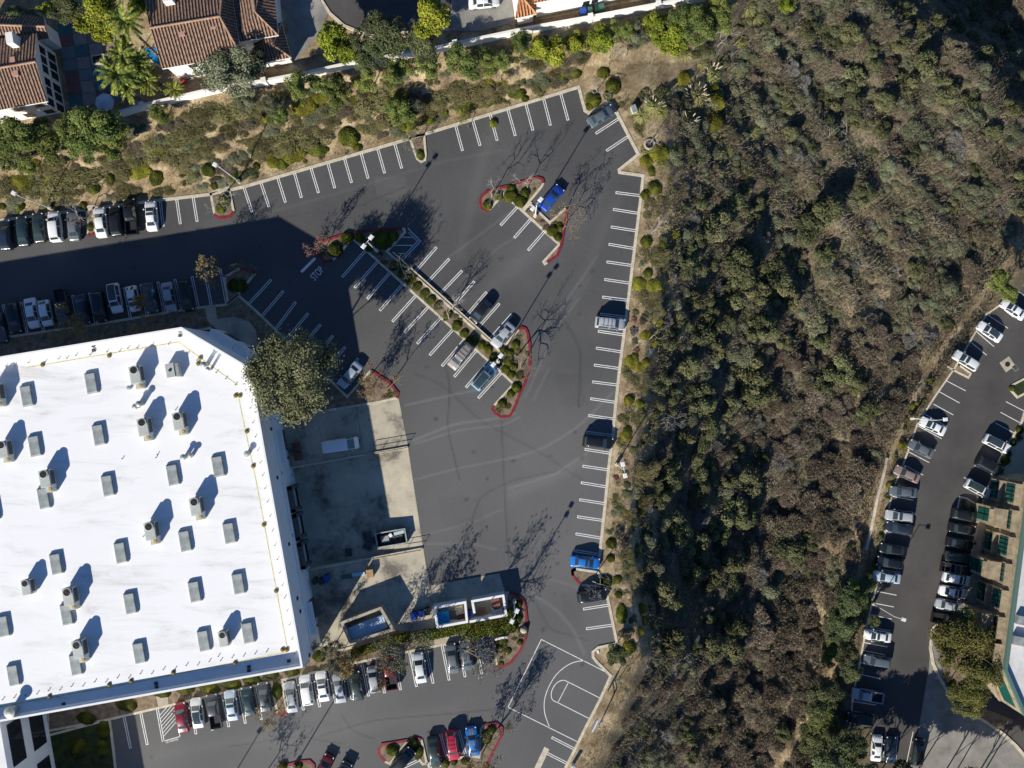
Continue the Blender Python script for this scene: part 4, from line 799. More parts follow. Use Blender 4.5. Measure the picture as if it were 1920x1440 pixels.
def car(kind, roof_glass=False, rails=False, rack=False, stripe=False):
    st = ST[kind]; r = empty(f'parked_{"car" if kind not in ("van", "pickup") else ("cargo_van" if kind == "van" else "pickup")}', (0, 0, 0))
    rows = []
    for (x, zt, zs, w_, wr) in st:
        lo = .24; h = [(0, zt), (wr*.55, zt-.008), (wr*.9, zt-.035), (wr, zt-.07), (w_-.02, zs), (w_, zs-.12), (w_, .48), (w_-.03, .3), (w_-.14, lo)]
        if zt-zs < .2: h[3] = (wr, zt-.03); h[4] = (w_-.03, zs-.01)
        rows.append([(x, y, z) for y, z in h[::-1]]+[(x, -y, z) for y, z in h[1:]])
    n = len(rows[0]); V_ = [p for rw in rows for p in rw]; N = len(rows)
    body, ws, rg, sgl, sgr, sun, dark = [], [], [], [], [], [], []
    for i in range(N-1):
        for k_ in range(n-1):
            f = (i*n+k_, i*n+k_+1, (i+1)*n+k_+1, (i+1)*n+k_)
            side = k_ if k_ < 8 else 15-k_     # 0 sill .. 7 centre of the top
            if i == 10 and side >= 6: ws.append(f)
            elif i == 4 and side >= 6 and kind != 'van': rg.append(f)
            elif side == 4 and 4 < i < 11 and i != 7 and not (kind == 'van' and i < 9) and not (kind == 'pickup' and i == 5): (sgl if k_ < 8 else sgr).append(f)
            elif roof_glass and i == 8 and side >= 6: sun.append(f)
            elif roof_glass == 2 and i in (5, 6, 7) and side >= 6: sun.append(f)
            else: body.append(f)
    body.append(tuple(range(n))[::-1]); body.append(tuple((N-1)*n+k_ for k_ in range(n)))
    def part(name, fs, m, parent=r, off=0.0, smooth=True):
        if not fs: return None
        idx = sorted({i for f in fs for i in f}); mp = {a_: j for j, a_ in enumerate(idx)}
        mb = MB(); mb.add([V_[i] for i in idx], [tuple(mp[i] for i in f)[::-1] for f in fs]); return mb.build(name, m, parent, smooth)
    bd = part('body', body, M_paint); part('windscreen', ws, M_glass); part('rear_window', rg, M_glass); part('side_window', sgl, M_glass); part('side_window', sgr, M_glass); part('sunroof', sun, M_glass)
    wm = max(s[3] for s in st); rad = .34 if kind not in ('pickup', 'van') else .38
    for x in WB[kind]:
        for sg in (1, -1):
            mb = MB(); vs = []
            prof = [(rad-.04, -.11), (rad, -.09), (rad, .09), (rad-.04, .11)]; m_ = 16
            for rr, yy in prof:
                for a_ in range(m_): vs.append((x+rr*math.cos(2*math.pi*a_/m_), sg*(wm-.105)+yy, rad+rr*math.sin(2*math.pi*a_/m_)))
            fs = [(i*m_+a_, i*m_+(a_+1) % m_, (i+1)*m_+(a_+1) % m_, (i+1)*m_+a_) for i in range(3) for a_ in range(m_)]+[tuple(range(m_))[::-1], tuple(3*m_+a_ for a_ in range(m_))]
            mb.add(vs, fs); wl = mb.build('wheel', M_tyre, r)
            mb = MB(); mb.tube([(x, sg*(wm-.02), rad), (x, sg*(wm+.016), rad)], rad*.62, 12); mb.build('rim', M_rim, wl)
    L1 = st[-1][0]; L0 = st[0][0]; zf = st[-2][2]
    for sg in (1, -1):
        mb = MB(); mb.box((st[10][0]+.42, sg*(wm+.1), st[10][2]+.04), (.16, .2, .15), 0, 0, .85); mb.build('wing_mirror', M_paint, r)
        s_ = st[-3]; mb = MB(); mb.box((s_[0]+.06, sg*(s_[3]-.14), s_[2]-.02), (.22, .2, .12), -sg*.35, 0, .8); mb.build('headlight', M_lamp, r)
        s_ = st[1] if kind != 'pickup' else None
        if s_: mb = MB(); mb.box((s_[0]+.02, sg*(s_[3]-.15), s_[2]-.06), (.1, .26, .12), sg*.2); mb.build('tail_light', M_tail, r)
    mb = MB(); mb.box((L1-.0, 0, .36), (.1, st[-1][3]*1.5, .16)); mb.build('grille', M_black, r)
    if rails:
        for sg in (1, -1):
            mb = MB(); y = sg*.63; mb.tube([(-1.6, y, 1.68), (-1.5, y, 1.77), (.3, y, 1.79), (.45, y, 1.72)], .03, 5); mb.build('roof_rail', M_chrome, r)
        for x in (-1.1, -.45, .15):
            mb = MB(); mb.tube([(x, -.63, 1.77), (x, .63, 1.77)], .025, 5); mb.build('roof_bar', M_black, r)
    if kind == 'pickup':
        b0 = -2.75; mb = MB(); z0, z1 = .42, 1.12
        mb.box(((b0-.64)/2, .86, (z0+z1)/2), (-.64-b0, .12, z1-z0)); mb.box(((b0-.64)/2, -.86, (z0+z1)/2), (-.64-b0, .12, z1-z0)); mb.box((b0+.04, 0, (z0+z1)/2+.01), (.08, 1.6, z1-z0)); mb.box((-.68, 0, (z0+z1)/2-.01), (.07, 1.6, z1-z0)); mb.build('bed', M_paint, r)
        mb = MB(); mb.box(((b0-.64)/2, 0, .66), (-.64-b0-.2, 1.6, .06)); mb.build('bed_liner', M_dark, r)
        for sg in (1, -1): mb = MB(); mb.box((b0-.01, sg*.82, .95), (.05, .12, .2)); mb.build('tail_light', M_tail, r)
        if rack:
            mb = MB()
            for sg in (1, -1): mb.tube([(-2.7, sg*.85, 1.12), (-2.7, sg*.85, 1.9), (.9, sg*.8, 1.95)], .035, 5)
            for x in (-2.65, -1.7, -.8, .1): mb.tube([(x, -.84, 1.92), (x, .84, 1.92)], .03, 5)
            mb.build('ladder_rack', M_chrome, r)
    if stripe:
        mb = MB()
        for y in (-.14, .14): mb.add([(s[0], y-.09, s[1]+.012) for s in st if 1 < st.index(s) < 14 and st.index(s) not in (5, 11, 10)]+[(s[0], y+.09, s[1]+.012) for s in st if 1 < st.index(s) < 14 and st.index(s) not in (5, 11, 10)], [(i, i+10-0, i+10+1, i+1) for i in range(0)])
    return r
PROTO = {}
def set_col(o, c):
    for ch in o.children_recursive:
        if ch.data and ch.data.materials and ch.data.materials[0] is M_paint: ch.color = tuple(c)+(1,)
C = {'white': (.80, .80, .79), 'pearl': (.66, .67, .66), 'silver': (.38, .40, .42), 'grey': (.13, .14, .15), 'dgrey': (.055, .06, .066), 'black': (.012, .013, .015), 'navy': (.018, .028, .05), 'teal': (.02, .04, .045), 'blue': (.012, .06, .38), 'bblue': (.015, .17, .55), 'lblue': (.17, .32, .46), 'red': (.20, .012, .025), 'cherry': (.42, .015, .045),
     'maroon': (.13, .02, .02), 'beige': (.30, .27, .25), 'bronze': (.26, .19, .17), 'paleblue': (.42, .50, .58), 'green': (.03, .045, .04), 'slate': (.10, .125, .145)}
# kind, centre px, nose px direction, colour, label, options
def ang(du, dv): return math.atan2(-dv, du)
CARS = [
 # north row, nose to the bank
 ('suv', 11, 441, -3, -40, 'navy', 'dark navy SUV cut by the left edge in the sunlit north row', 0), ('sedan', 43, 434, -4, -40, 'teal', 'dark teal sedan second from the left edge in the north row', 0), ('sedan', 73, 427, -4, -40, 'green', 'greenish grey sedan left of a white SUV in the north row', 0),
 ('suv', 104, 425, -4, -40, 'white', 'white SUV between a greenish sedan and a dark car in the north row', 0), ('sedan', 138, 424, -4, -40, 'grey', 'dark grey car under bare branches in the north row', 0), ('sedan', 189, 417, -4, -40, 'white', 'white sedan just right of the small red-ended finger in the north row', 0),
 ('suv', 218, 415, -4, -40, 'black', 'black SUV between the white sedan and a black pickup in the north row', 0), ('pickup', 246, 407, -4, -40, 'black', 'black pickup beside the last white sedan in the north row', 0), ('sedan', 284, 405, -4, -40, 'white', 'last white sedan at the right end of the north row, casting a long shadow', 1),
 # shaded row by the warehouse
 ('sedan', 0, 615, 8, 40, 'dgrey', 'dark car cut by the left edge in the shaded row', 0), ('suv', 27, 596, 8, 40, 'black', 'black SUV second from the left edge in the shaded row', 0), ('sedan', 60, 587, 8, 40, 'white', 'white sedan third from the left in the shaded row', 0), ('hatch', 86, 587, 8, 40, 'white', 'white hatchback half under yellow leaves in the shaded row', 0),
 ('pickup', 117, 575, 8, 40, 'dgrey', 'dark grey pickup between a white hatchback and a dark sedan in shade', 0), ('sedan', 155, 580, 8, 40, 'navy', 'dark blue sedan in the middle of the shaded row', 0), ('suv', 186, 576, 8, 40, 'black', 'black SUV just left of the white SUV in the shaded row', 0), ('suv', 216, 559, 8, 40, 'white', 'white SUV with a large dark sunroof in the shaded row', 2),
 ('hatch', 250, 560, 8, 40, 'white', 'small white hatchback with two roof windows in the shaded row', 1), ('sedan', 282, 558, 8, 40, 'dgrey', 'charcoal sedan right of the small white hatchback in the shaded row', 0), ('sedan', 317, 557, 8, 40, 'silver', 'silver sedan near the right end of the shaded row', 0), ('suv', 349, 555, 8, 40, 'black', 'black SUV at the right end of the shaded row', 0),
 # middle of the lot
 ('hatch', 902, 584, -40, 46, 'black', 'black hatchback parked nose to the planter in the middle row', 0), ('coupe', 943, 628, -40, 46, 'silver', 'silver coupe in the last bay of the middle row with sunlit windscreen', 0), ('suv', 864, 668, -40, 46, 'beige', 'warm grey SUV with roof bars, alone in the lower middle bays', 3), ('suv', 909, 706, 40, -46, 'lblue', 'light blue car with an all dark glass roof', 2),
 ('coupe', 1034, 371, 44, -50, 'blue', 'deep blue coupe beside the lamp in the red-kerbed island', 1), ('coupe', 1127, 218, 44, -27, 'slate', 'dark slate coupe in the top corner bay', 0), ('suv', 1144, 606, 40, 4, 'silver', 'silver station wagon with roof rails in the canyon-edge row', 3), ('suv', 1121, 829, 40, 4, 'black', 'black SUV alone in the canyon-edge row', 0),
 ('sedan', 1097, 1054, 40, 5, 'bblue', 'bright blue sedan with dark sunroof beside the red kerb of the canyon edge', 1), ('suv', 1110, 1117, 40, -5, 'black', 'black SUV under the bare tree on the canyon edge', 0), ('sedan', 656, 703, -40, 48, 'paleblue', 'pale blue sedan at the end of the shaded diagonal bays', 0), ('van', 640, 834, 40, -6, 'white', 'white cargo van on the upper concrete of the service yard', 0),
 # south row
 ('sedan', 341, 1345, -6, -40, 'red', 'dark red sedan beside the no-parking hatch', 0), ('sedan', 370, 1337, -6, -40, 'pearl', 'off-white sedan with dark sunroof between dark red sedan and black pickup', 2), ('pickup', 402, 1333, -6, -40, 'dgrey', 'dark pickup with an open black bed in the south row', 0), ('sedan', 434, 1323, -6, -40, 'paleblue', 'pale silver-blue sedan with sunroof right of the dark pickup', 1),
 ('coupe', 466, 1315, -6, -40, 'teal', 'dark teal coupe with shining boot in the south row', 0), ('sedan', 496, 1307, -6, -40, 'dgrey', 'dark car under yellowed leaves left of the hedge finger', 0), ('sedan', 546, 1307, -6, -40, 'silver', 'silver sedan just right of the hedge finger in the south row', 0), ('suv', 575, 1294, -6, -40, 'white', 'white SUV without sunroof in the south row', 0),
 ('sedan', 605, 1287, -6, -40, 'white', 'white sedan with dark sunroof beside the leafy tree', 1), ('sedan', 637, 1290, -6, -40, 'silver', 'silver car mostly hidden under yellowed leaves in the south row', 0), ('sedan', 668, 1286, -6, -40, 'green', 'dark green sedan between leafy branches in the south row', 0), ('hatch', 701, 1274, -6, -40, 'silver', 'grey hatchback under bare branches left of the dark red pickup', 0),
 ('pickup', 731, 1259, -6, -40, 'maroon', 'dark red pickup under branches in the south row', 0), ('sedan', 787, 1252, -6, -40, 'pearl', 'white sedan standing alone right of an empty bay in the south row', 0), ('sedan', 848, 1234, -6, -40, 'grey', 'grey car left of the trunk under the spreading bare tree', 0), ('sedan', 874, 1228, -6, -40, 'slate', 'slate car right of the trunk under the spreading bare tree', 0), ('suv', 911, 1219, -4, -40, 'navy', 'dark blue SUV at the right end of the south row', 0),
 ('suv', 755, 1426, 40, -46, 'black', 'black SUV parked diagonally in the bottom island', 0), ('sedan', 814, 1410, 5, 40, 'green', 'dark green sedan left of the red wagon at the bottom', 0), ('suv', 849, 1397, 5, 40, 'cherry', 'bright red wagon with roof rails at the bottom', 3), ('coupe', 886, 1390, -5, -40, 'bblue', 'blue muscle car right of the red wagon', 0),
 ('sedan', 606, 1441, 20, -40, 'maroon', 'dark red car cut by the bottom edge', 0), ('suv', 640, 1455, 20, -40, 'dgrey', 'dark car almost wholly below the bottom edge', 0),
 # lower lot
 ('sedan', 1900, 580, -40, -27, 'white', 'white sedan uppermost in the lower lot beside the leaning shrub', 1), ('sedan', 1856, 622, -40, -27, 'white', 'white sedan second from the top of the lower lot, glass roof', 2), ('suv', 1811, 676, -40, -25, 'pearl', 'white SUV above the small planted bulb in the lower lot', 1), ('sedan', 1749, 799, -40, -20, 'white', 'white sedan with sunroof beneath the lower lot lamp', 1),
 ('sedan', 1727, 842, -40, -20, 'grey', 'dark grey sedan below the lower lot lamp', 0), ('sedan', 1701, 889, -40, -18, 'bronze', 'bronze sedan by the lower lot planting', 0), ('sedan', 1694, 922, -40, -3, 'slate', 'slate grey sedan just below the bronze sedan', 0), ('suv', 1686, 967, -40, -3, 'silver', 'silver SUV with sunroof in the left row of the lower lot', 1),
 ('sedan', 1686, 990, -40, -5, 'navy', 'dark navy sedan right below the silver SUV', 0), ('sedan', 1675, 1030, -40, -6, 'black', 'upper of two black cars in the left row of the lower lot', 0), ('suv', 1668, 1054, -40, -6, 'black', 'lower of two black cars in the left row of the lower lot', 0), ('sedan', 1663, 1082, -40, -6, 'paleblue', 'pale blue sedan below two black cars in the lower lot', 0),
 ('sedan', 1646, 1192, -40, -6, 'white', 'white sedan in tree shade low in the left row', 1), ('suv', 1644, 1239, -40, -6, 'slate', 'grey SUV in tree shade below the white sedan', 0), ('pickup', 1626, 1304, -40, -8, 'silver', 'silver pickup with an open bed at the shaded end of the lower lot', 0), ('suv', 1612, 1347, -40, -6, 'black', 'black SUV deep in shade at the lower lot end', 0),
 ('coupe', 1644, 1403, 3, -40, 'white', 'white coupe at the bottom end of the lower lot', 0), ('sedan', 1670, 1406, 2, -40, 'navy', 'navy sedan right of the white coupe at the bottom end', 0), ('suv', 1721, 1410, 6, -40, 'black', 'black SUV in dappled shade by the driveway', 0),
 ('suv', 1869, 832, 40, 20, 'white', 'white SUV with a glass roof uppermost in the right row', 2), ('suv', 1854, 873, 40, 20, 'black', 'black SUV between two white SUVs in the right row', 0), ('suv', 1834, 916, 40, 21, 'white', 'white SUV with a sunroof above the planted end of the right row', 2), ('suv', 1809, 966, 40, 7, 'black', 'first of four black cars below the planted end of the right row', 0),
 ('sedan', 1804, 991, 40, 7, 'black', 'second of four black cars below the planted end of the right row', 0), ('sedan', 1800, 1019, 40, 7, 'black', 'third of four black cars below the planted end of the right row', 0), ('suv', 1796, 1045, 40, 7, 'green', 'fourth of four black cars below the planted end of the right row', 0), ('pickup', 1793, 1066, 40, 7, 'black', 'black work truck with a ladder rack in the right row', 9),
 ('suv', 1794, 1085, 40, 7, 'white', 'white SUV directly below the truck with the rack', 1), ('sedan', 1787, 1110, 40, 7, 'white', 'white sedan with sunroof second below the truck with the rack', 1), ('sedan', 1780, 1135, 40, 7, 'silver', 'silver sedan third below the truck with the rack', 0), ('pickup', 1776, 1161, 40, 7, 'black', 'dark pickup half under the canopy tree by the office', 0),
]
def proto(kind, opt):
    key = (kind, opt)
    if key in PROTO: return copy_tree(PROTO[key])
    PROTO[key] = car(kind, roof_glass=1 if opt == 1 else (2 if opt == 2 else False), rails=1 if opt == 3 else 0, rack=opt == 9); return PROTO[key]
for kind, u, v, du, dv, c, lab, opt in CARS:
    o = proto(kind, opt); zl_ = ZR+.062 if u > 1500 else (.087 if kind == 'van' else .062)
    q = P(u, v, zl_+.7); o.location = (q[0], q[1], zl_); o.rotation_euler = (0, 0, ang(du, dv)+R.normal(0, .012)); s = 1+R.normal(0, .012); o.scale = (s, s, s)
    grp = 'cars in the north row' if (u < 300 and v < 500) else 'cars in the shaded row' if (u < 360 and v < 640) else 'cars in the lower lot' if u > 1500 else 'cars in the south row' if v > 1200 else 'cars in the main lot'
    tag(o, lab, {'van': 'van', 'pickup': 'pickup', 'suv': 'SUV'}.get(kind, 'car'), grp); set_col(o, C[c])
    LM.append((('the '+lab) if len(lab.split()) < 8 else 'the '+' '.join(lab.split()[:3]) if False else 'the '+lab, u, v)) if len(lab.split()) <= 8 else None
o = proto('sedan', 0); q = P(907, 3, ZH+.9); o.location = (q[0], q[1], ZH+.21); o.rotation_euler = (0, 0, ang(40, -4)); tag(o, 'white sedan parked on the pale driveway at the top edge', 'car'); set_col(o, C['white'])
# blue muscle car: grey bonnet stripes as a part
for o in list(COL.objects):
    if o.get('label', '').startswith('blue muscle car'):
        mb = MB(); st = ST['coupe']
        for a_, b2 in ((11, 14), (6, 9), (1, 4)):
            for y in (-.2, .2):
                pts = st[a_:b2+1]; mb.add([(s[0], y-.14, s[1]+.008) for s in pts]+[(s[0], y+.14, s[1]+.008) for s in pts], [(i, i+1, len(pts)+i+1, len(pts)+i) for i in range(len(pts)-1)])
        mb.build('bonnet_stripe', mat('stripe_grey', (.16, .17, .18), .4), o)
# ------------------------------------------------------------------ lamp posts, hoop, enclosures, bins, railings
M_pole = mat('lamp_paint', (.72, .72, .69), .5, .06, 2); M_lens = mat('lamp_lens', (.55, .58, .6), .2, spec=.7)
def lamp(h, heads, name='lamp_post', base=True):
    r = empty(name, (0, 0, 0))
    mb = MB(); mb.lathe((0, 0, 0), [(.3, 0), (.3, .75), (.26, .8)], 14); mb.build('footing', M_kerb, r)
    mb = MB(); mb.tube([(0, 0, .78), (0, 0, h*.5), (0, 0, h)], [.1, .085, .065], 8); mb.build('pole', M_pole, r)
    for a_, L in heads:
        ca, sa = math.cos(a_), math.sin(a_); mb = MB(); mb.tube([(0, 0, h-.08), (ca*L*.5, sa*L*.5, h), (ca*L, sa*L, h+.02)], .04, 6); mb.build('arm', M_pole, r)
        mb = MB(); mb.box((ca*(L+.3), sa*(L+.3), h+.04), (.75, .62, .2), a_, 0, .8); hd = mb.build('lamp_head', M_pole, r)
        mb = MB(); mb.box((ca*(L+.3), sa*(L+.3), h-.075), (.5, .42, .03), a_); mb.build('lens', M_lens, hd)
    return r
A1 = math.atan2(60, 30)*0+math.radians(50)
def put(o, u, v, z, lab, cat_, grp=None):
    o.location = P(u, v, z); return tag(o, lab, cat_, grp)
G = 'lamp posts of the car parks'
d1_ = lamp(8.2, [(A1, .55), (A1+math.pi, .55)])
put(d1_, 1003.5, 405, .15, 'double-headed white lamp post beside the deep blue coupe', 'lamp post', G)
for u, v, rz, lab in ((707, 471, 0, 'double-headed white lamp post in the shaded end of the middle island'), (934, 678, 0, 'double-headed white lamp post seen from straight above in the middle island'), (1156, 870, .9, 'double-headed white lamp post on the canyon edge planting'), (964.5, 1126, .25, 'double-headed white lamp post beside the trash enclosures'), (552, 1437, .2, 'lamp post at the bottom edge, only its foot in view')):
    put(copy_tree(d1_), u, v, .15, lab, 'lamp post', G).rotation_euler = (0, 0, rz)
put(copy_tree(d1_), 392, 1530, .06, 'lamp post below the bottom edge, only its shadow in view', 'lamp post', G)
s1_ = lamp(8.2, [(math.radians(150), .5)]); put(s1_, 449, 341, .15, 'single-headed lamp post at the top of the red-ended finger', 'lamp post', G)
put(copy_tree(s1_), 97, 391, .15, 'single-headed lamp post behind the white SUV in the north row', 'lamp post', G)
s2_ = lamp(8.0, [(math.radians(6), 1.2)]); put(s2_, 1709, 784, ZR+.1, 'pale lamp post leaning over the white sedan in the lower lot', 'lamp post', G)
put(copy_tree(s2_), 1636, 1131, ZR+.1, 'pale lamp post in tree shade over empty lower bays', 'lamp post', G).rotation_euler = (0, 0, -.4)
# basketball hoop
q = P(1128, 1350, .1); hp = empty('basketball_hoop', (q[0], q[1], .1), 0, 'white basketball hoop with backboard at the edge of the painted half court', 'basketball hoop')
dx, dy = np.array(P(1035, 1300, 0))[:2]-np.array(P(1118, 1341, 0))[:2]; L = math.hypot(dx, dy); dx, dy = dx/L, dy/L; nx, ny = -dy, dx
mb = MB()
for s in (-.75, .75): mb.tube([(nx*s, ny*s, 0), (dx*.5+nx*s*.6, dy*.5+ny*s*.6, 2.6), (dx*1.5+nx*s*.4, dy*1.5+ny*s*.4, 3.2)], .085, 6)
mb.tube([(nx*.75, ny*.75, .4), (-nx*.75, -ny*.75, .4)], .05, 5); mb.build('support', M_pole, hp)
mb = MB(); mb.box((dx*1.6, dy*1.6, 3.35), (.16, 1.95, 1.15), math.atan2(dy, dx)); mb.build('backboard', M_pole, hp)
mb = MB(); ring = [(dx*1.95+.23*math.cos(a_), dy*1.95+.23*math.sin(a_), 3.05) for a_ in np.linspace(0, 2*math.pi, 15)]; mb.tube(ring, .015, 5, 0, False); mb.build('rim', mat('hoop_orange', (.5, .1, .02), .5), hp)
q = P(1074, 1433, .1); r = empty('bollard', q, 0, 'round white capped post with a dark ring at the bottom of the lot', 'post')
mb = MB(); mb.lathe((0, 0, 0), [(.28, 0), (.28, 1.1), (.22, 1.15)], 16); mb.build('post', M_pole, r); mb = MB(); mb.lathe((0, 0, 1.15), [(.31, 0), (.31, .08), (.26, .1)], 16); cp = mb.build('cap', M_white, r); mb = MB(); mb.lathe((0, 0, 1.25), [(.1, 0), (.1, .04)], 10); mb.build('cap_hole', M_dark, cp)
# trash enclosures
def walls(name, top_px, h, th, m, lab, cat_, closed=True, m2=None):
    c = np.mean(top_px, axis=0); r = empty(name, P(c[0], c[1], .08), 0, lab, cat_); bpy.context.view_layer.update()
    p = [loc(P(u, v, .08+h), r)[:2] for u, v in top_px]; mb = MB(); mb.ribbon(p, th, 0, h-.12, 0, closed); mb.build('wall', m, r)
    mb = MB(); mb.ribbon(p, th+.08, h-.12, h, 0, closed); mb.build('coping', m2 or M_wwall, r); return r
M_blockw = mat('enclosure_wall', (.62, .62, .6), .9, .12, 1.0); M_tanw = mat('tan_block_wall', (.30, .26, .21), .9, .2, .8)
E1 = walls('trash_enclosure', [(814, 1140), (872, 1129.5), (875.5, 1166), (820.5, 1176)], 2.1, .28, M_blockw, 'white walled trash enclosure holding a bright blue tarp', 'enclosure')
E2 = walls('trash_enclosure', [(889.5, 1150), (885.5, 1127.5), (943.5, 1117), (949, 1153.5), (880.5, 1166)], 2.1, .28, M_blockw, 'white walled trash enclosure holding brown pallets, nearest the lamp', 'enclosure', False)
E3 = walls('compactor_enclosure', [(641, 1168), (713.5, 1140.5), (737, 1181), (657, 1204.5)], 2.5, .35, M_tanw, 'tan block enclosure around a long container roofed in shade-tinted white', 'enclosure', True, M_conc)
def boxthing(name, u, v, z, size, rz, m, lab, cat_, extra=None, parts=None):
    q = P(u, v, z+size[2]); r = empty(name, (q[0], q[1], z), rz, lab, cat_); mb = MB(); mb.box((0, 0, size[2]/2), size); mb.build(parts or 'body', m, r)
    if extra: extra(r)
    return r
def bumpy(name, u, v, z, sx, sy, h, m, lab, cat_, rz=.17, seed=1):
    rr = np.random.default_rng(seed); n = 14; g = np.stack(np.meshgrid(np.linspace(-.5, .5, n), np.linspace(-.5, .5, n)), -1)
    hz = h*(.8+.2*rr.random((n, n))); e = (np.abs(g).max(-1) > .47); hz = np.where(e, 0, hz)
    V_ = np.stack([g[..., 0]*sx, g[..., 1]*sy, hz], -1).reshape(-1, 3); o = link(name, mesh_np(name, V_, grid_faces(n, n)[:, ::-1], None, m), P(u, v, z)); o.rotation_euler = (0, 0, rz); return tag(o, lab, cat_)
M_tarp = mat('blue_tarp', (.02, .30, .62), .45, .2, 2); M_wood = mat('pallet_wood', (.34, .21, .12), .85, .35, 3); M_brown = mat('brown_pallet', (.22, .10, .08), .85, .3, 3)
bumpy('tarp_stack', 831, 1155, .09, 2.1, 1.9, 1.3, M_tarp, 'bright blue tarp over a stack inside the left trash enclosure', 'tarp', .15)
def pallet_stack(u, v, z, n, m, lab, rz=.17, w_=1.3, l_=1.4):
    q = P(u, v, z+.15*n); r = empty('pallet_stack', (q[0], q[1], z), rz, lab, 'pallets')
    for i in range(n):
        mb = MB(); 
        for k_ in range(6): mb.box((-w_/2+w_/12+k_*w_/6, 0, .12), (w_/8, l_, .03))
        for k_ in (-1, 0, 1): mb.box((0, k_*l_*.42, .05), (w_, .1, .1))
        o = mb.build('pallet', m, r); o.location = (R.normal(0, .03), R.normal(0, .03), .145*i)
    return r
pallet_stack(930, 1132, .09, 9, M_brown, 'tall stack of reddish brown pallets in the right trash enclosure'); pallet_stack(903, 1149, .09, 4, M_wood, 'low stack of worn wooden pallets in the right trash enclosure')
pallet_stack(693, 1076, .09, 6, mat('fresh_wood', (.46, .30, .14), .8, .3, 3), 'stack of pale wooden pallets standing alone by the dock wall', .1, 1.1, 1.2)
bumpy('scrap_heap', 932, 1146, .09, 1.9, 1.4, 1.0, mat('white_scrap', (.6, .58, .55), .7, .5, 4), 'heap of white scrap beside the brown pallets', 'scrap', .1, 3); bumpy('scrap_heap', 862, 1143, .09, 1.4, 1.3, .9, mat('cream_scrap', (.55, .48, .36), .8, .6, 4), 'heap of cream boxes and scrap right of the blue tarp', 'scrap', .3, 5)
bumpy('scrap_heap', 866, 1158, .09, 1.5, 1.2, .8, mat('red_scrap', (.25, .06, .05), .8, .5, 4), 'heap of red and grey scrap in the corner of the left trash enclosure', 'scrap', .3, 6)
def binx(u, v, z, m, lab, s=1.0, rz=.17):
    q = P(u, v, z+1); r = empty('wheeled_bin', (q[0], q[1], z), rz, lab, 'bin'); mb = MB(); mb.box((0, 0, .5*s), (.62*s, .7*s, .95*s), 0, 0, 1.12); mb.build('tub', m, r); mb = MB(); mb.box((0, 0, 1.02*s), (.74*s, .84*s, .08)); mb.build('lid', m, r); mb = MB(); mb.tube([(-.3*s, .38*s, .12), (.3*s, .38*s, .12)], .1, 8); mb.build('wheels', M_dark, r); return r
M_bblue = mat('bin_blue', (.02, .07, .32), .5); M_bgreen = mat('bin_green', (.05, .13, .11), .5); M_bdark = mat('bin_dark', (.04, .045, .05), .5)
binx(776, 1155, .09, M_bblue, 'blue wheeled bin between the compactor and the trash enclosure', 1.3); binx(790, 1151, .09, M_bblue, 'darker blue bin beside the first, against the planted strip', 1.1); binx(801, 1147, .09, M_bdark, 'dark bin beside the left trash enclosure', 1.2); binx(880, 1151, .09, M_bblue, 'blue bin squeezed between the two trash enclosures', 1.0)
binx(1093, 22, ZH+.2, M_bblue, 'blue recycling bin against the sunlit house wall', 1.25); binx(1106, 18, ZH+.2, M_bgreen, 'green bin beside the blue bin at the house wall', 1.0); binx(1120, 15, ZH+.2, M_bgreen, 'middle green bin at the house wall', 1.05); binx(1128, 13, ZH+.2, M_bgreen, 'last green bin at the house wall', 1.1)
M_cont = mat('shade_tinted_white', (.42, .56, .70), .6, .12, .8)  # white top; the bluish cast of its shade is put into the colour
def contx(r):
    mb = MB(); 
    for i in range(9): mb.box((-2.6+.65*i, 0, 1.71), (.08, 1.9, .06))
    mb.build('roof_ribs', M_cont, r)
boxthing('storage_container', 688, 1178, .09, (6.0, 2.1, 1.68), .37, M_cont, 'long container with a pale ribbed top inside the tan enclosure', 'container', contx)
# open rubbish container in the dock
def skip():
    q = P(736, 1006, -.3); r = empty('rubbish_container', (q[0], q[1], -.45), .17, 'open rubbish container full of broken furniture in the sunken dock', 'skip'); M_sk = mat('skip_steel', (.05, .05, .055), .6, .3, 2)
    mb = MB(); mb.box((0, 0, .12), (4.6, 2.2, .14)); mb.build('floor', M_sk, r); mb = MB(); mb.ribbon([(-2.3, -1.1), (2.3, -1.1), (2.3, 1.1), (-2.3, 1.1)], .1, .2, 1.5, 0, True); mb.build('sides', M_sk, r); mb = MB(); mb.ribbon([(-2.3, -1.1), (2.3, -1.1), (2.3, 1.1), (-2.3, 1.1)], .2, 1.5, 1.58, 0, True); mb.build('rim', M_grey, r)
skip()
def junk(u, v, z, size, rz, m, lab, cat_='furniture'): return boxthing('old_cabinet', u, v, z, size, rz, m, lab, cat_)
bumpy('rubbish_heap', 738, 1007, -.3, 3.6, 1.8, .9, mat('rubbish', (.09, .07, .065), .85, .8, 3), 'dark heap of rubbish filling the open container', 'rubbish', .17, 9)
junk(748, 999, .45, (1.6, .5, .25), .25, mat('pale_blue_board', (.42, .55, .6), .5), 'pale blue board lying on the rubbish container', 'board'); junk(732, 1004, .45, (.5, .55, .3), .6, M_wwall, 'white box on the rubbish container', 'box'); junk(722, 1011, .2, (1.2, 1.0, .5), .17, M_grey, 'grey cabinet at the left end of the rubbish container', 'cabinet')
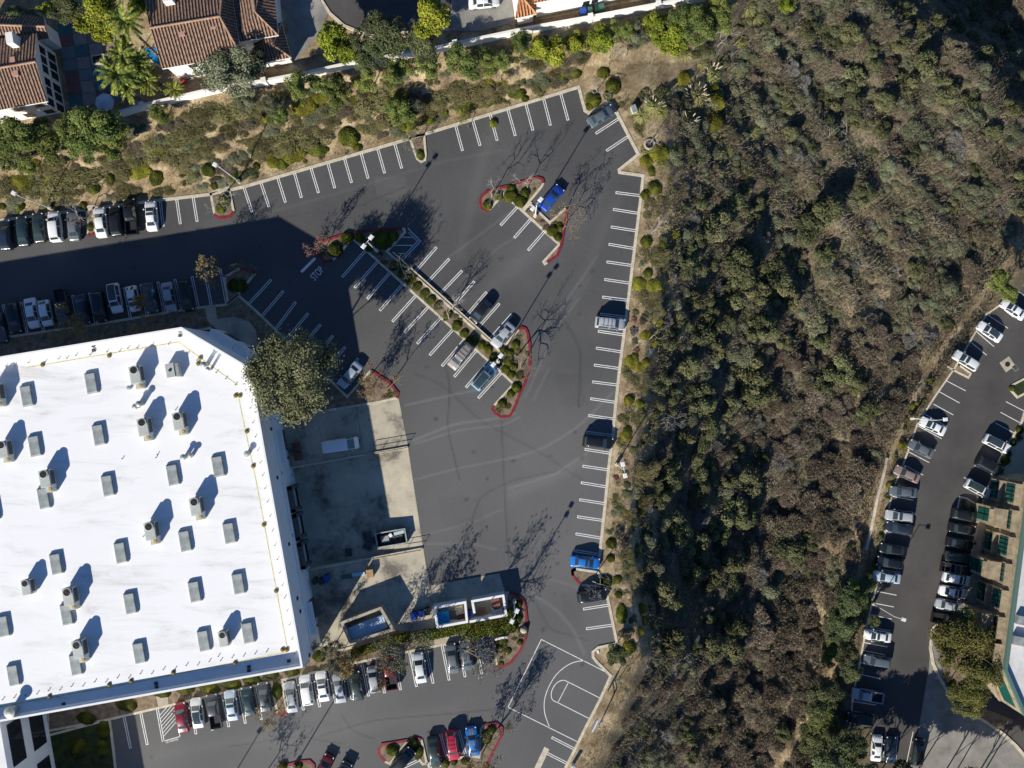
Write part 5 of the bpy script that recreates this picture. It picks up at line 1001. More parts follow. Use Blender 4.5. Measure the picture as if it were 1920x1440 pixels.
for i, (u, v, s, lab) in enumerate(((688, 1004, 1.3, 'dark armchair left of the rubbish container'), (690, 1022, 1.4, 'dark sofa piece at the lower left of the rubbish container'), (704, 1012, 1.0, 'round-backed dark chair beside the rubbish container'))):
    q = P(u, v, -.3); r = empty('armchair', (q[0], q[1], -.62), .2+i, lab, 'chair', 'discarded chairs'); mb = MB(); mb.box((0, 0, .25), (s, s, .45)); mb.build('seat', M_seal, r); mb = MB(); mb.box((-s*.42, 0, .7), (s*.2, s, .5)); mb.build('backrest', M_seal, r)
    for sg in (1, -1): mb = MB(); mb.box((.05, sg*s*.42, .58), (s*.8, s*.16, .25)); mb.build('armrest', M_seal, r)
boxthing('steel_box', 652, 1037, -.95, (.9, 1.1, 1.0), .1, M_bdark, 'dark steel box at the foot of the dock ramp', 'box'); boxthing('white_board', 672, 1077, .1, (2.0, .5, .5), .12, M_cont, 'pale flat box leaning along the dock wall', 'box'); boxthing('dark_board', 650, 1082, .1, (1.8, .55, .45), .12, M_bgreen, 'dark green box left of the pale flat box', 'box')
for u, v, m, lab in ((590, 1090, M_bdark, 'black bin by the warehouse wall'), (602, 1090, M_bdark, 'second black bin by the warehouse wall'), (612, 1084, M_bblue, 'blue crate bin by the warehouse wall')): binx(u, v, .09, m, lab, 1.1, .4)
for u, v, lab in ((555, 838, 'upper brown pallet pile left of the cargo van'), (558, 856, 'lower brown pallet pile left of the cargo van')): pallet_stack(u, v, .09, 4, M_brown, lab, .15, 1.2, 1.2)
def railing(a_, b2, lab):
    q = P(*a_, .3); r = empty('handrail', (q[0], q[1], .3), 0, lab, 'railing'); p0 = Vector((0, 0, 0)); p1 = Vector(P(*b2, .3))-Vector(q)
    mb = MB(); 
    for z in (.5, 1.05): mb.tube([p0+Vector((0, 0, z)), p1+Vector((0, 0, z))], .035, 6)
    mb.build('rail', M_black, r)
    for i in range(4):
        mb = MB(); p = p0.lerp(p1, i/3); mb.tube([p, p+Vector((0, 0, 1.06))], .035, 6); mb.build('post', M_black, r)
railing((690, 851), (763, 838.5), 'black handrail on the upper wall of the sunken dock'); railing((700, 1045), (790, 1029), 'black handrail on the lower wall of the sunken dock')
# patio things
q = P(197, 193, ZH+2.2); r = empty('patio_umbrella', (q[0], q[1], ZH+.2), .2, 'pale blue and white patio umbrella by the perimeter wall', 'umbrella')
M_umb = mat('umbrella_cloth', (.50, .58, .66), .8, .1, 2); mb = MB(); n = 8; vs = [(0, 0, 2.75)]+[(1.45*math.cos(2*math.pi*i/n), 1.45*math.sin(2*math.pi*i/n), 2.1) for i in range(n)]; mb.add(vs, [(0, 1+i, 1+(i+1) % n) for i in range(n)]); mb.build('canopy', M_umb, r); mb = MB(); mb.tube([(0, 0, 0), (0, 0, 2.8)], .03, 6); mb.build('pole', M_pole, r)
q = P(186, 113, ZH+.2); r = empty('fire_pit', q, .15, 'square dark grill pit set in the coloured patio', 'fire pit'); mb = MB(); mb.box((0, 0, .2), (1.9, 1.4, .4)); mb.build('surround', M_kerb, r); mb = MB(); mb.box((0, 0, .41), (1.5, 1.0, .05)); mb.build('grate', M_dark, r)
r = empty('garden_pedestal', P(345, 152, ZH+.2), .4, 'small red garden seat below the sunlit house wall', 'garden seat'); mb = MB(); mb.lathe((0, 0, 0), [(.35, 0), (.25, .3), (.45, .5)], 10); mb.build('seat', mat('red_seat', (.5, .04, .05), .6), r)
r = empty('utility_box', (*PZ(1187, 208)[:2], float(Z(1187, 208))+.1), .35, 'small pale green utility cabinet in the corner planting', 'utility box'); mb = MB(); mb.box((0, 0, .5), (.7, 1.1, 1.0)); mb.build('cabinet', mat('pale_green', (.45, .5, .42), .6), r); mb = MB(); mb.box((0, 0, 1.03), (.78, 1.18, .06)); mb.build('lid', M_grey, r)
r = empty('valve_box', P(1121, 1222, .17), .2, 'tiny white valve cover in the round bulb by the court', 'valve cover'); mb = MB(); mb.box((0, 0, .04), (.35, .5, .08)); mb.build('cover', M_white, r)
r = empty('monument_sign', P(940, 1194, .16), 0, 'low pale curved stone sign between clipped hedges in the red-kerbed bed', 'sign'); mb = MB(); mb.ribbon([(-1.0+.2*i, .02*(5-abs(i-5))) for i in range(11)], .3, 0, .9); o = mb.build('slab', M_stucco, r); r.rotation_euler = (0, 0, .18)
mb = MB(); rb = empty('boulder', P(982, 1180, .15), 0, 'pale boulder at the red kerb below the lamp', 'boulder'); mb.lathe((0, 0, 0), [(.5, 0), (.6, .25), (.45, .5), (.2, .62)], 9); mb.build('rock', M_conc, rb, True)
# culvert and trail drain in the corner planting
r = empty('storm_drain', (*PZ(1217, 272)[:2], float(Z(1217, 272))+.1), .3, 'round dark drain mouth in a concrete ring in the top corner planting', 'drain'); mb = MB(); mb.lathe((0, 0, 0), [(.9, 0), (.9, .25), (.7, .3)], 16); mb.build('ring', M_conc, r); mb = MB(); mb.lathe((0, 0, .3), [(.6, 0), (.6, .02)], 16); mb.build('mouth', M_black, r)
# ------------------------------------------------------------------ vegetation meshes
def unit(a): return a/np.maximum(np.linalg.norm(a, axis=-1, keepdims=True), 1e-9)
def leaves(p, nrm, sx, sy, rng):
    """one quad per point, facing nrm, half sizes sx, sy"""
    n = len(p); r = unit(rng.normal(size=(n, 3))); t1 = unit(np.cross(nrm, r)); t2 = np.cross(nrm, t1)
    sx = np.broadcast_to(sx, (n,))[:, None]; sy = np.broadcast_to(sy, (n,))[:, None]
    q = np.stack([p-t1*sx, p-t2*sy, p+t1*sx, p+t2*sy], 1).reshape(-1, 3); return q, np.arange(4*n).reshape(n, 4)
def strips(p, d, L, wd, rng):
    """thin blade from p along d (unit) of length L"""
    n = len(p); s = unit(np.cross(d, rng.normal(size=(n, 3))))*np.broadcast_to(wd, (n,))[:, None]; e = p+d*np.broadcast_to(L, (n,))[:, None]
    q = np.stack([p-s, p+s, e+s*.4, e-s*.4], 1).reshape(-1, 3); return q, np.arange(4*n).reshape(n, 4)
def join(*parts):
    vs, fs, va = [], [], []; b = 0
    for (q, f), v in parts: vs.append(q); fs.append(f+b); va.append(v); b += len(q)
    return np.concatenate(vs), np.concatenate(fs), np.concatenate(va)
def crown_pts(n, rng, lumps, rad=(.26, .46), top=1.0, low=.15, spread=.72):
    c = rng.normal(size=(lumps, 3)); c = unit(c)*(rng.random((lumps, 1))**.5)*spread; c[:, 2] = low+np.abs(c[:, 2])*(top-low)
    r = rng.uniform(*rad, lumps); k = rng.choice(lumps, n, p=r**2/np.sum(r**2)); d = unit(rng.normal(size=(n, 3))); d[:, 2] = np.where(rng.random(n) < .7, np.abs(d[:, 2]), d[:, 2])
    p = c[k]+d*r[k][:, None]*(1-.35*rng.random((n, 1))**2); p[:, 2] = np.maximum(p[:, 2], .02)
    lv = rng.random(lumps); return p, d, np.clip(.5*lv[k]+.5*rng.random(n), 0, 1)
L_sage = leafmat('sagebrush_leaf', (.085, .09, .05), (.15, .155, .088), (.23, .23, .145))
L_oak = leafmat('oak_leaf', (.05, .054, .024), (.108, .112, .05), (.18, .182, .09))
L_dry = leafmat('dry_twig', (.095, .075, .05), (.205, .168, .118), (.34, .285, .205))
L_grey = leafmat('grey_twig', (.10, .095, .085), (.20, .19, .17), (.33, .31, .28))
L_clip = leafmat('clipped_leaf', (.035, .045, .006), (.085, .095, .012), (.17, .16, .022))
L_yel = leafmat('yellow_leaf', (.07, .075, .007), (.17, .165, .018), (.30, .27, .04))
L_jun = leafmat('juniper_leaf', (.062, .057, .024), (.128, .116, .048), (.215, .19, .09))
L_pine = leafmat('pine_needle', (.06, .085, .022), (.15, .185, .045), (.29, .31, .08))
L_lime = leafmat('lime_leaf', (.06, .085, .008), (.16, .19, .018), (.32, .33, .045))
L_dark = leafmat('dark_conifer_leaf', (.045, .06, .025), (.095, .112, .045), (.175, .19, .08))
L_olive = leafmat('olive_leaf', (.065, .075, .042), (.14, .15, .085), (.25, .25, .155))
L_red = leafmat('reddish_leaf', (.10, .04, .035), (.22, .10, .08), (.33, .20, .14))
L_straw = leafmat('straw_blade', (.20, .15, .07), (.34, .27, .13), (.50, .42, .23))
L_pamp = leafmat('pampas_blade', (.14, .14, .05), (.27, .26, .09), (.42, .38, .17))
L_plume = leafmat('pampas_plume', (.5, .45, .33), (.6, .54, .42))
L_autumn = leafmat('autumn_leaf', (.14, .10, .045), (.25, .18, .075), (.36, .27, .11))
L_big = leafmat('broad_tree_leaf', (.07, .08, .04), (.15, .162, .08), (.265, .27, .14))
L_can = leafmat('canopy_leaf', (.045, .05, .014), (.10, .10, .026), (.18, .17, .045))
L_palm = leafmat('palm_frond', (.04, .07, .015), (.12, .15, .03), (.32, .30, .05))
M_bark = mat('bark', (.19, .15, .115), .9, .35, 3); M_pale = mat('pale_bark', (.33, .30, .26), .85, .25, 3)
def shrubmesh(kind, seed):
    g = np.random.default_rng(seed)
    if kind in ('sage', 'oak', 'jun', 'red'):
        n = {'sage': 2400, 'oak': 2500, 'jun': 3000, 'red': 1200}[kind]; p, d, v = crown_pts(n, g, {'sage': 11, 'oak': 12, 'jun': 16, 'red': 7}[kind], (.2, .42) if kind != 'jun' else (.16, .34), .8 if kind != 'jun' else .45, .1, .75)
        nr = unit(d*.75+np.array([0, 0, .45])+g.normal(size=d.shape)*.4); s = {'sage': .055, 'oak': .068, 'jun': .05, 'red': .075}[kind]
        a_ = leaves(p, nr, s*g.uniform(.7, 1.3, n), s*.55, g); m = 420
        q, dd_, v2 = crown_pts(m, g, 9, (.2, .4), .6, .1, .7); b2 = strips(q*.9, unit(q+np.array([0, 0, .25])+g.normal(size=q.shape)*.25), g.uniform(.12, .3, m), .012, g)
        return join((a_, v), (b2, v2*.8+.2))
    if kind in ('dry', 'grey'):
        n = 9000; p, d, v = crown_pts(n, g, 15, (.2, .42), .75, .1, .72); dirs = unit(d*.9+np.array([0, 0, .35])+g.normal(size=d.shape)*.45)
        return join((strips(p-dirs*.1, dirs, g.uniform(.06, .17, n), g.uniform(.008, .017, n), g), v))
    if kind in ('clip', 'yel', 'long'):
        n = 2600; d = unit(g.normal(size=(n, 3))); d[:, 2] = np.abs(d[:, 2]); ax = np.array([1, 1, .85]); p = d*ax*(1-.07*g.random((n, 1)))*(1+.06*np.sin(d[:, :1]*7+seed)*np.cos(d[:, 1:2]*6))
        a_ = leaves(p, unit(d+g.normal(size=d.shape)*.5), .075*g.uniform(.7, 1.2, n), .05, g)
        return join((a_, np.clip(.3+.25*np.sin(d[:, 0]*5+seed)+.5*g.random(n)-.1, 0, 1)))
    if kind == 'pamp':
        n = 420; th = g.uniform(0, 2*np.pi, n); el = g.uniform(.25, 1.4, n); d = np.stack([np.cos(th)*np.cos(el), np.sin(th)*np.cos(el), np.sin(el)], 1)
        q1 = strips(d*.05, d, .55, .02, g); mid = d*.58; d2 = unit(d*np.array([1, 1, .1])-np.array([0, 0, .25])); q2 = strips(mid, d2, g.uniform(.3, .55, n), .018, g); v = g.random(n)
        return join((q1, v), (q2, v))
    if kind == 'straw':
        n = 260; th = g.uniform(0, 2*np.pi, n); el = g.uniform(.3, 1.3, n); d = np.stack([np.cos(th)*np.cos(el), np.sin(th)*np.cos(el), np.sin(el)], 1); p = g.normal(size=(n, 3))*.35; p[:, 2] = 0
        return join((strips(p, d, g.uniform(.3, .7, n), .022, g), g.random(n)))
KIND = {'sage': ('sagebrush', L_sage), 'oak': ('scrub_oak', L_oak), 'jun': ('juniper_shrub', L_jun), 'dry': ('dry_shrub', L_dry), 'grey': ('bare_grey_shrub', L_grey), 'clip': ('clipped_shrub', L_clip), 'yel': ('clipped_shrub', L_yel), 'red': ('reddish_shrub', L_red), 'pamp': ('pampas_grass', L_pamp), 'straw': ('grass_tuft', L_straw)}
SM = {k_: [mesh_np(KIND[k_][0], *shrubmesh(k_, 10*i+j), KIND[k_][1]) for j in range(6 if k_ in ('sage', 'oak', 'dry', 'grey', 'jun') else 3)] for i, k_ in enumerate(KIND)}
for k_ in ('sage', 'oak', 'dry', 'grey', 'jun', 'clip', 'yel', 'red', 'pamp', 'straw'):
    for m in SM[k_]: m.materials.clear(); m.materials.append(KIND[k_][1])
def shrub(kind, u, v, r_px, hk=.8, asp=1.0, rot=None, dz=0.0):
    z = float(Z(u, v)); onlot = bool(inpoly(np.array(u), np.array(v), LOT)); z = .15 if onlot else z
    if inpoly(np.array(float(u)), np.array(float(v)), RLOT): z = ZR+.12
    rad = r_px*(H-z)/F; q = P(u, v, z+rad*hk*.5); o = bpy.data.objects.new(KIND[kind][0], SM[kind][R.integers(len(SM[kind]))]); COL.objects.link(o)
    o.location = (q[0], q[1], z-.06*rad+dz); o.scale = (rad*asp, rad, rad*hk); o.rotation_euler = (0, 0, R.uniform(0, 6.28) if rot is None else rot); o['kind'] = 'thing'; return o
# ---- branching skeletons
def skeleton(seed, h=1.0, levels=5, spread=.55, up=.35, trunk=.35, split=(2, 4), r0=.03, droop=0.0):
    g = np.random.default_rng(seed); segs = []; tips = []
    def grow(p, d, L, r, lev):
        k_ = 2 if lev > 1 else 3; pts = [p]
        for i in range(k_):
            d = unit(d+g.normal(size=3)*.16+np.array([0, 0, .04-droop])); p = p+d*L/k_; pts.append(p)
        for i in range(k_): segs.append((pts[i], pts[i+1], r*(1-.3*i/k_), r*(1-.3*(i+1)/k_)))
        if lev >= levels: tips.append((p, d)); return
        for j in range(g.integers(split[0], split[1]+1)):
            nd = unit(d*.75+unit(g.normal(size=3))*spread*1.25+np.array([0, 0, up*.4])); grow(pts[-1] if j < 2 else pts[-2], nd, L*g.uniform(.58, .82), r*.62, lev+1)
    grow(np.zeros(3), unit(np.array([g.normal()*.15, g.normal()*.15, 1.])), trunk*h, r0*h, 0); return segs, tips
def tubes(segs, sides=4):
    vs, fs = [], []; b = 0
    for a_, c, r1, r2 in segs:
        d = unit(c-a_); x = unit(np.cross(d, [.3, .5, .81])); y = np.cross(d, x); r1 = max(r1, .0014); r2 = max(r2, .0011)
        for p, r in ((a_, r1), (c, r2)):
            for k_ in range(sides): th = 2*math.pi*k_/sides; vs.append(p+(x*math.cos(th)+y*math.sin(th))*r)
        fs += [(b+k_, b+(k_+1) % sides, b+sides+(k_+1) % sides, b+sides+k_) for k_ in range(sides)]; b += 2*sides
    return np.array(vs), np.array(fs)
BARE = []; TIPS = []
for i in range(6):
    s, tp_ = skeleton(100+i, 1, 6, .66, .22, .26, (2, 3), .0135); mx_ = max(c[2] for _, c, _, _ in s)
    s = [(a_/mx_, c/mx_, r1/mx_, r2/mx_) for a_, c, r1, r2 in s]; BARE.append(s); TIPS.append([(p/mx_, d) for p, d in tp_])
BM = {(i, m.name): None for i in range(6) for m in (M_bark, M_pale)}
def bare_mesh(i, m):
    if BM[(i, m.name)] is None: v, f = tubes(BARE[i]); BM[(i, m.name)] = mesh_np('trunk', v, f, None, m)
    return BM[(i, m.name)]
FM = {}
def tip_leaves(i, dens, L):
    if (i, dens, L.name) not in FM:
        g = np.random.default_rng(300+i); T = TIPS[i]; P0 = np.array([p for p, _ in T]); n = int(len(P0)*dens); k_ = g.integers(0, len(P0), n); p = P0[k_]+g.normal(size=(n, 3))*.035
        q, f, v = join((leaves(p, unit(g.normal(size=(n, 3))+[0, 0, .6]), .017, .012, g), g.random(n))); m = mesh_np('crown', q, f, v, L); FM[(i, dens, L.name)] = m
    return FM[(i, dens, L.name)]
def bare_tree(u, v, h, lab=None, i=None, m=M_pale, dens=0, L=None, desc='bare pale-barked tree', wid=.72, name='bare_tree', grp='leafless trees around the lot'):
    z = float(Z(u, v)); z = .15 if inpoly(np.array(float(u)), np.array(float(v)), LOT) else z
    i = R.integers(6) if i is None else i; q = P(u, v, z); r = empty(name, (q[0], q[1], z-.05), R.uniform(0, 6.28)); r.scale = (h*wid, h*wid, h)
    link('trunk', bare_mesh(i, m), parent=r)
    if dens: link('crown', tip_leaves(i, dens, L), parent=r)
    return tag(r, lab or place_label(desc, u, v), 'tree', grp)
CM = {}
def crown_mesh(kind, j):
    if (kind, j) in CM: return CM[(kind, j)]
    g = np.random.default_rng(hash(kind) % 1000 if False else sum(map(ord, kind))+31*j)
    if kind in ('pine', 'lime', 'dark', 'oliv', 'big', 'canopy'):
        L = {'pine': L_pine, 'lime': L_lime, 'dark': L_dark, 'oliv': L_olive, 'big': L_big, 'canopy': L_can}[kind]
        n, lm, rr = {'pine': (8000, 36, (.14, .27)), 'lime': (3600, 18, (.22, .38)), 'dark': (5200, 22, (.2, .36)), 'oliv': (9000, 44, (.1, .22)), 'big': (26000, 110, (.07, .2)), 'canopy': (11000, 36, (.15, .3))}[kind]
        p, d, v = crown_pts(n, g, lm, rr, .85, -.5, .8); p = p+g.normal(size=p.shape)*(.06 if kind == 'big' else .025); s = {'pine': .042, 'lime': .07, 'dark': .05, 'oliv': .032, 'big': .027, 'canopy': .033}[kind]
        q, f, v = join((leaves(p, unit(d*.75+np.array([0, 0, .4])+g.normal(size=d.shape)*.5), s*g.uniform(.7, 1.3, n), s*.5, g), v))
        CM[(kind, j)] = mesh_np('crown', q, f, v, L)
    return CM[(kind, j)]
TREEN = {'pine': ('pine_tree', 'bright green pine'), 'lime': ('broadleaf_tree', 'sunlit yellow-green leafy tree'), 'dark': ('conifer_tree', 'dark green conifer'), 'oliv': ('olive_tree', 'grey-olive leafy tree'), 'big': ('canopy_tree', 'large grey-green tree'), 'canopy': ('canopy_tree', 'wide olive-green canopy tree')}
def tree(kind, u, v, r_px, hc, asp=1.0, rot=0, lab=None, zs=1.1, zbase=None, grp=None):
    z = float(Z(u, v)) if zbase is None else zbase
    for _ in range(3):
        bu, bv = 960+(u-960)*(H-z-hc)/(H-z), 720+(v-720)*(H-z-hc)/(H-z)
        if zbase is None: z = float(Z(bu, bv)); z = .15 if inpoly(np.array(bu), np.array(bv), LOT) else z
    q = P(u, v, z+hc); rad = r_px*(H-z-hc)/F; nm_, ds = TREEN[kind]; r = empty(nm_, (q[0], q[1], z-.1))
    mb = MB(); rt = max(.09, hc*.018); mb.tube([(0, 0, 0), (R.normal(0, .1), R.normal(0, .1), hc*.5), (0, 0, hc+rad*.3)], [rt, rt*.75, rt*.3], 7)
    for k_ in range(6): a_ = k_*1.05+R.uniform(0, .5); z1 = hc*(.45+.1*k_); mb.tube([(0, 0, z1), (rad*.35*math.cos(a_)*asp, rad*.35*math.sin(a_), z1+rad*.3), (rad*.7*math.cos(a_)*asp, rad*.7*math.sin(a_), z1+rad*.45)], [rt*.45, rt*.3, rt*.1], 5)
    mb.build('trunk', M_bark, r)
    c = link('crown', crown_mesh(kind, int(R.integers(3))), (0, 0, hc), r); kk = 1.4 if kind in ('pine', 'oliv', 'dark') else 1.1; c.scale = (rad*asp*kk, rad*kk, min(rad*zs, hc*.95)); c.rotation_euler = (0, 0, rot if asp != 1 else R.uniform(0, 6.28))
    return tag(r, lab or place_label(ds, u, v), 'tree', grp or 'evergreen trees of the bank and gardens')
# ------------------------------------------------------------------ planting lists (photo pixels)
B = 'clipped shrubs around the lot'
for k_, u, v, r_, asp, rot in [('yel', 509, 296, 13, 1.5, 1.4), ('clip', 592, 277, 15, 1.6, .1), ('clip', 652, 253, 20, 1.05, 0), ('clip', 670, 275, 9, 1.2, .3), ('clip', 755, 235, 10, 1, 0), ('clip', 804, 217, 14, 1, 0), ('clip', 832, 208, 9, 1, 0), ('clip', 872, 193, 11, 1.5, 0), ('clip', 918, 187, 9, 1.2, 1.5), ('clip', 967, 172, 12, 1.6, .1), ('clip', 1052, 141, 10, 1, 0), ('clip', 1080, 135, 10, 1.1, 1), ('clip', 1150, 160, 15, 1.1, 1.2), ('clip', 1112, 185, 14, 1.2, .8), ('clip', 1131, 133, 13, 1, 0), ('clip', 1106, 197, 9, 1, 0), ('clip', 1140, 178, 10, 1, 0),
     ('clip', 292, 330, 14, 1.3, 2), ('clip', 173, 350, 13, 1.1, 0), ('clip', 205, 332, 10, 1, 0), ('clip', 232, 326, 9, 1, 0), ('clip', 390, 316, 14, 1.1, 0), ('clip', 437, 328, 12, 1, 0), ('clip', 402, 347, 9, 1, 0), ('clip', 32, 384, 12, 1, 0), ('clip', 155, 385, 9, 1, 0), ('clip', 4, 385, 8, 1, 0), ('clip', 480, 310, 8, 1, 0), ('clip', 527, 303, 14, 1, 0), ('clip', 755+33, 290, 8, 1.4, 1.2), ('clip', 420, 375, 11, 1.3, 1.3), ('clip', 413, 390, 9, 1.2, .4), ('clip', 168, 425, 7, 1.2, 1.4),
     ('clip', 1209, 365, 10, 1, 0), ('clip', 1212, 453, 12, 1, 0), ('clip', 1242, 457, 12, 1, 0), ('clip', 1215, 512, 10, 1, 0), ('yel', 1227, 545, 8, 1, 0), ('yel', 1180, 750, 11, 1, 0), ('yel', 1199, 757, 9, 1, 0), ('clip', 1177, 811, 10, 1.6, 1.5), ('clip', 1146, 1019, 11, 1, 0), ('clip', 1145, 1047, 9, 1, 0), ('clip', 1135, 1091, 13, 1.1, 0), ('clip', 1158, 1087, 9, 1, 0), ('clip', 1160, 1115, 8, 1, 0), ('clip', 1166, 1151, 12, 1.8, 1.55), ('clip', 1222, 320, 8, 1.6, 1.4), ('clip', 1190, 668, 8, 1, 0), ('clip', 1228, 352, 13, 1.2, .6), ('yel', 1213, 362, 8, 1, 0),
     ('clip', 627, 468, 14, 1.1, 0), ('clip', 650, 446, 12, 1.1, 0), ('clip', 673, 444, 10, 1, 0), ('clip', 716, 449, 17, 1.2, .6), ('clip', 735, 442, 12, 1, 0), ('clip', 742, 496, 9, 1.7, -.7), ('clip', 757, 509, 9, 1.7, -.7), ('clip', 770, 522, 9, 1.5, -.7), ('clip', 782, 536, 8, 1.4, -.7), ('clip', 796, 549, 8, 1.4, -.7), ('clip', 808, 562, 8, 1.3, -.7), ('clip', 822, 572, 8, 1.2, -.7), ('clip', 840, 590, 8, 1.3, -.7), ('clip', 856, 611, 9, 1.2, -.7), ('clip', 870, 625, 8, 1.2, -.7), ('clip', 880, 640, 9, 1.2, -.7), ('clip', 889, 634, 7, 1, 0), ('clip', 902, 647, 8, 1, 0), ('clip', 915, 655, 9, 1, 0), ('clip', 925, 670, 8, 1, 0), ('clip', 945, 657, 8, 1, 0), ('clip', 956, 663, 8, 1, 0), ('clip', 966, 646, 9, 1, 0), ('clip', 953, 677, 10, 1, 0), ('clip', 963, 688, 8, 1, 0), ('clip', 948, 692, 8, 1.2, -.7), ('clip', 958, 702, 8, 1, 0), ('clip', 974, 704, 8, 1, 0), ('clip', 968, 727, 9, 1.2, .9), ('clip', 958, 738, 8, 1, 0), ('clip', 941, 757, 9, 1, 0),
     ('clip', 934, 366, 9, 1, 0), ('clip', 914, 384, 10, 1, 0), ('clip', 957, 366, 12, 1.2, -.7), ('clip', 975, 376, 12, 1.1, 0), ('clip', 984, 362, 10, 1, 0), ('clip', 958, 353, 9, 1, 0), ('clip', 1036, 432, 10, 1.2, -.8), ('clip', 1046, 444, 8, 1, 0), ('clip', 1050, 428, 7, 1, 0),
     ('clip', 735, 1408, 11, 1.2, .4), ('clip', 775, 1395, 9, 1.2, 1.3), ('clip', 785, 1412, 9, 1.6, 1.8), ('clip', 912, 1383, 10, 1.4, 1.4), ('clip', 921, 1370, 9, 1, 0), ('clip', 835, 1432, 7, 1.3, 1.2), ('clip', 850, 1428, 7, 1.3, 1.2), ('clip', 872, 1428, 8, 1, 0), ('clip', 530, 1437, 8, 1, 0), ('clip', 560, 1437, 7, 1, 0),
     ('clip', 519, 1296, 10, 1.6, 1.4), ('clip', 450, 535, 13, 1, 0), ('clip', 436, 535, 12, 1, 0), ('clip', 972, 1133, 8, 1, 0), ('clip', 976, 1182, 6, 1, 0), ('clip', 970, 1160, 10, 1, 0), ('clip', 933, 1206, 6, 1, 0), ('clip', 946, 1204, 6, 1, 0), ('clip', 936, 1215, 6, 1.3, 0), ('clip', 596, 1231, 11, 1.3, .5), ('clip', 300, 1298, 11, 1.8, .2), ('clip', 345, 1292, 12, 1.6, .2), ('clip', 390, 1290, 11, 2.0, .2), ('clip', 430, 1282, 11, 2.0, .2), ('clip', 470, 1274, 10, 2.0, .2), ('clip', 505, 1264, 9, 2.0, .2), ('clip', 545, 1258, 9, 1.8, .2), ('clip', 160, 1348, 12, 1.6, .2), ('clip', 235, 1322, 12, 1.8, .2), ('clip', 145, 1405, 17, 1.1, .4), ('clip', 192, 1370, 13, 1.4, 1.5), ('clip', 190, 1405, 12, 1.4, 1.5), ('clip', 975, 1205, 6, 1, 0), ('clip', 1898, 728, 6, 1, 0)]:
    o = shrub(k_, u, v, r_, .75 if asp < 1.35 else .6, asp, -rot if rot else 0)
    tag(o, place_label(('yellow-green' if k_ == 'yel' else 'olive-green')+(' long clipped shrub' if asp >= 1.35 else ' small clipped shrub' if r_ < 9 else ' rounded clipped shrub' if r_ < 13 else ' large rounded clipped shrub'), u, v), 'shrub', B)
def hedge(pts, w_, h, lab):
    g = np.random.default_rng(len(lab)); q = np.array([P(u, v, .15)[:2] for u, v in pts]); c = q.mean(0); n = 5000; tt = g.uniform(0, len(q)-1, n); x = np.stack([np.interp(tt, range(len(q)), q[:, i]) for i in (0, 1)], 1)-c
    d = q[-1]-q[0]; d = d/np.linalg.norm(d); nn = np.array([-d[1], d[0]]); s = g.uniform(-1, 1, n); hz = h*(1-.15*np.abs(s)**6); top = g.random(n) < .6; z = np.where(top, hz, g.random(n)*hz); s = np.where(top, s, np.sign(s))
    p = np.concatenate([x+nn*(s*w_/2)[:, None], z[:, None]], 1)+g.normal(size=(n, 3))*.06; nr = np.where(top[:, None], np.array([0, 0, 1.]), np.concatenate([nn*1.0, [0]])[None]*np.sign(s)[:, None])
    m = mesh_np('hedge', *join((leaves(p, unit(nr+g.normal(size=(n, 3))*.5), .12, .09, g), g.random(n))), L_clip); o = link('hedge', m, (c[0], c[1], .12)); return tag(o, lab, 'hedge')
hedge([(790, 1192), (885, 1172)], 1.3, 1.0, 'long clipped hedge below the left trash enclosure'); hedge([(888, 1171), (955, 1158)], 1.1, 1.0, 'clipped hedge strip below the right trash enclosure'); hedge([(868, 1193), (965, 1172)], 1.6, .8, 'low olive hedge above the dark blue SUV'); hedge([(960, 1165), (955, 1140)], 1.0, 1.0, 'short upright hedge beside the lamp by the enclosures'); hedge([(660, 1226), (740, 1196), (810, 1186)], 1.2, .9, 'long green hedge below the tan compactor enclosure'); hedge([(1035, 22), (1178, 10)], 1.1, 1.2, 'long green hedge inside the white wall by the orange-roofed house') if False else None
J = 'juniper and rosemary mounds on the planted bank'
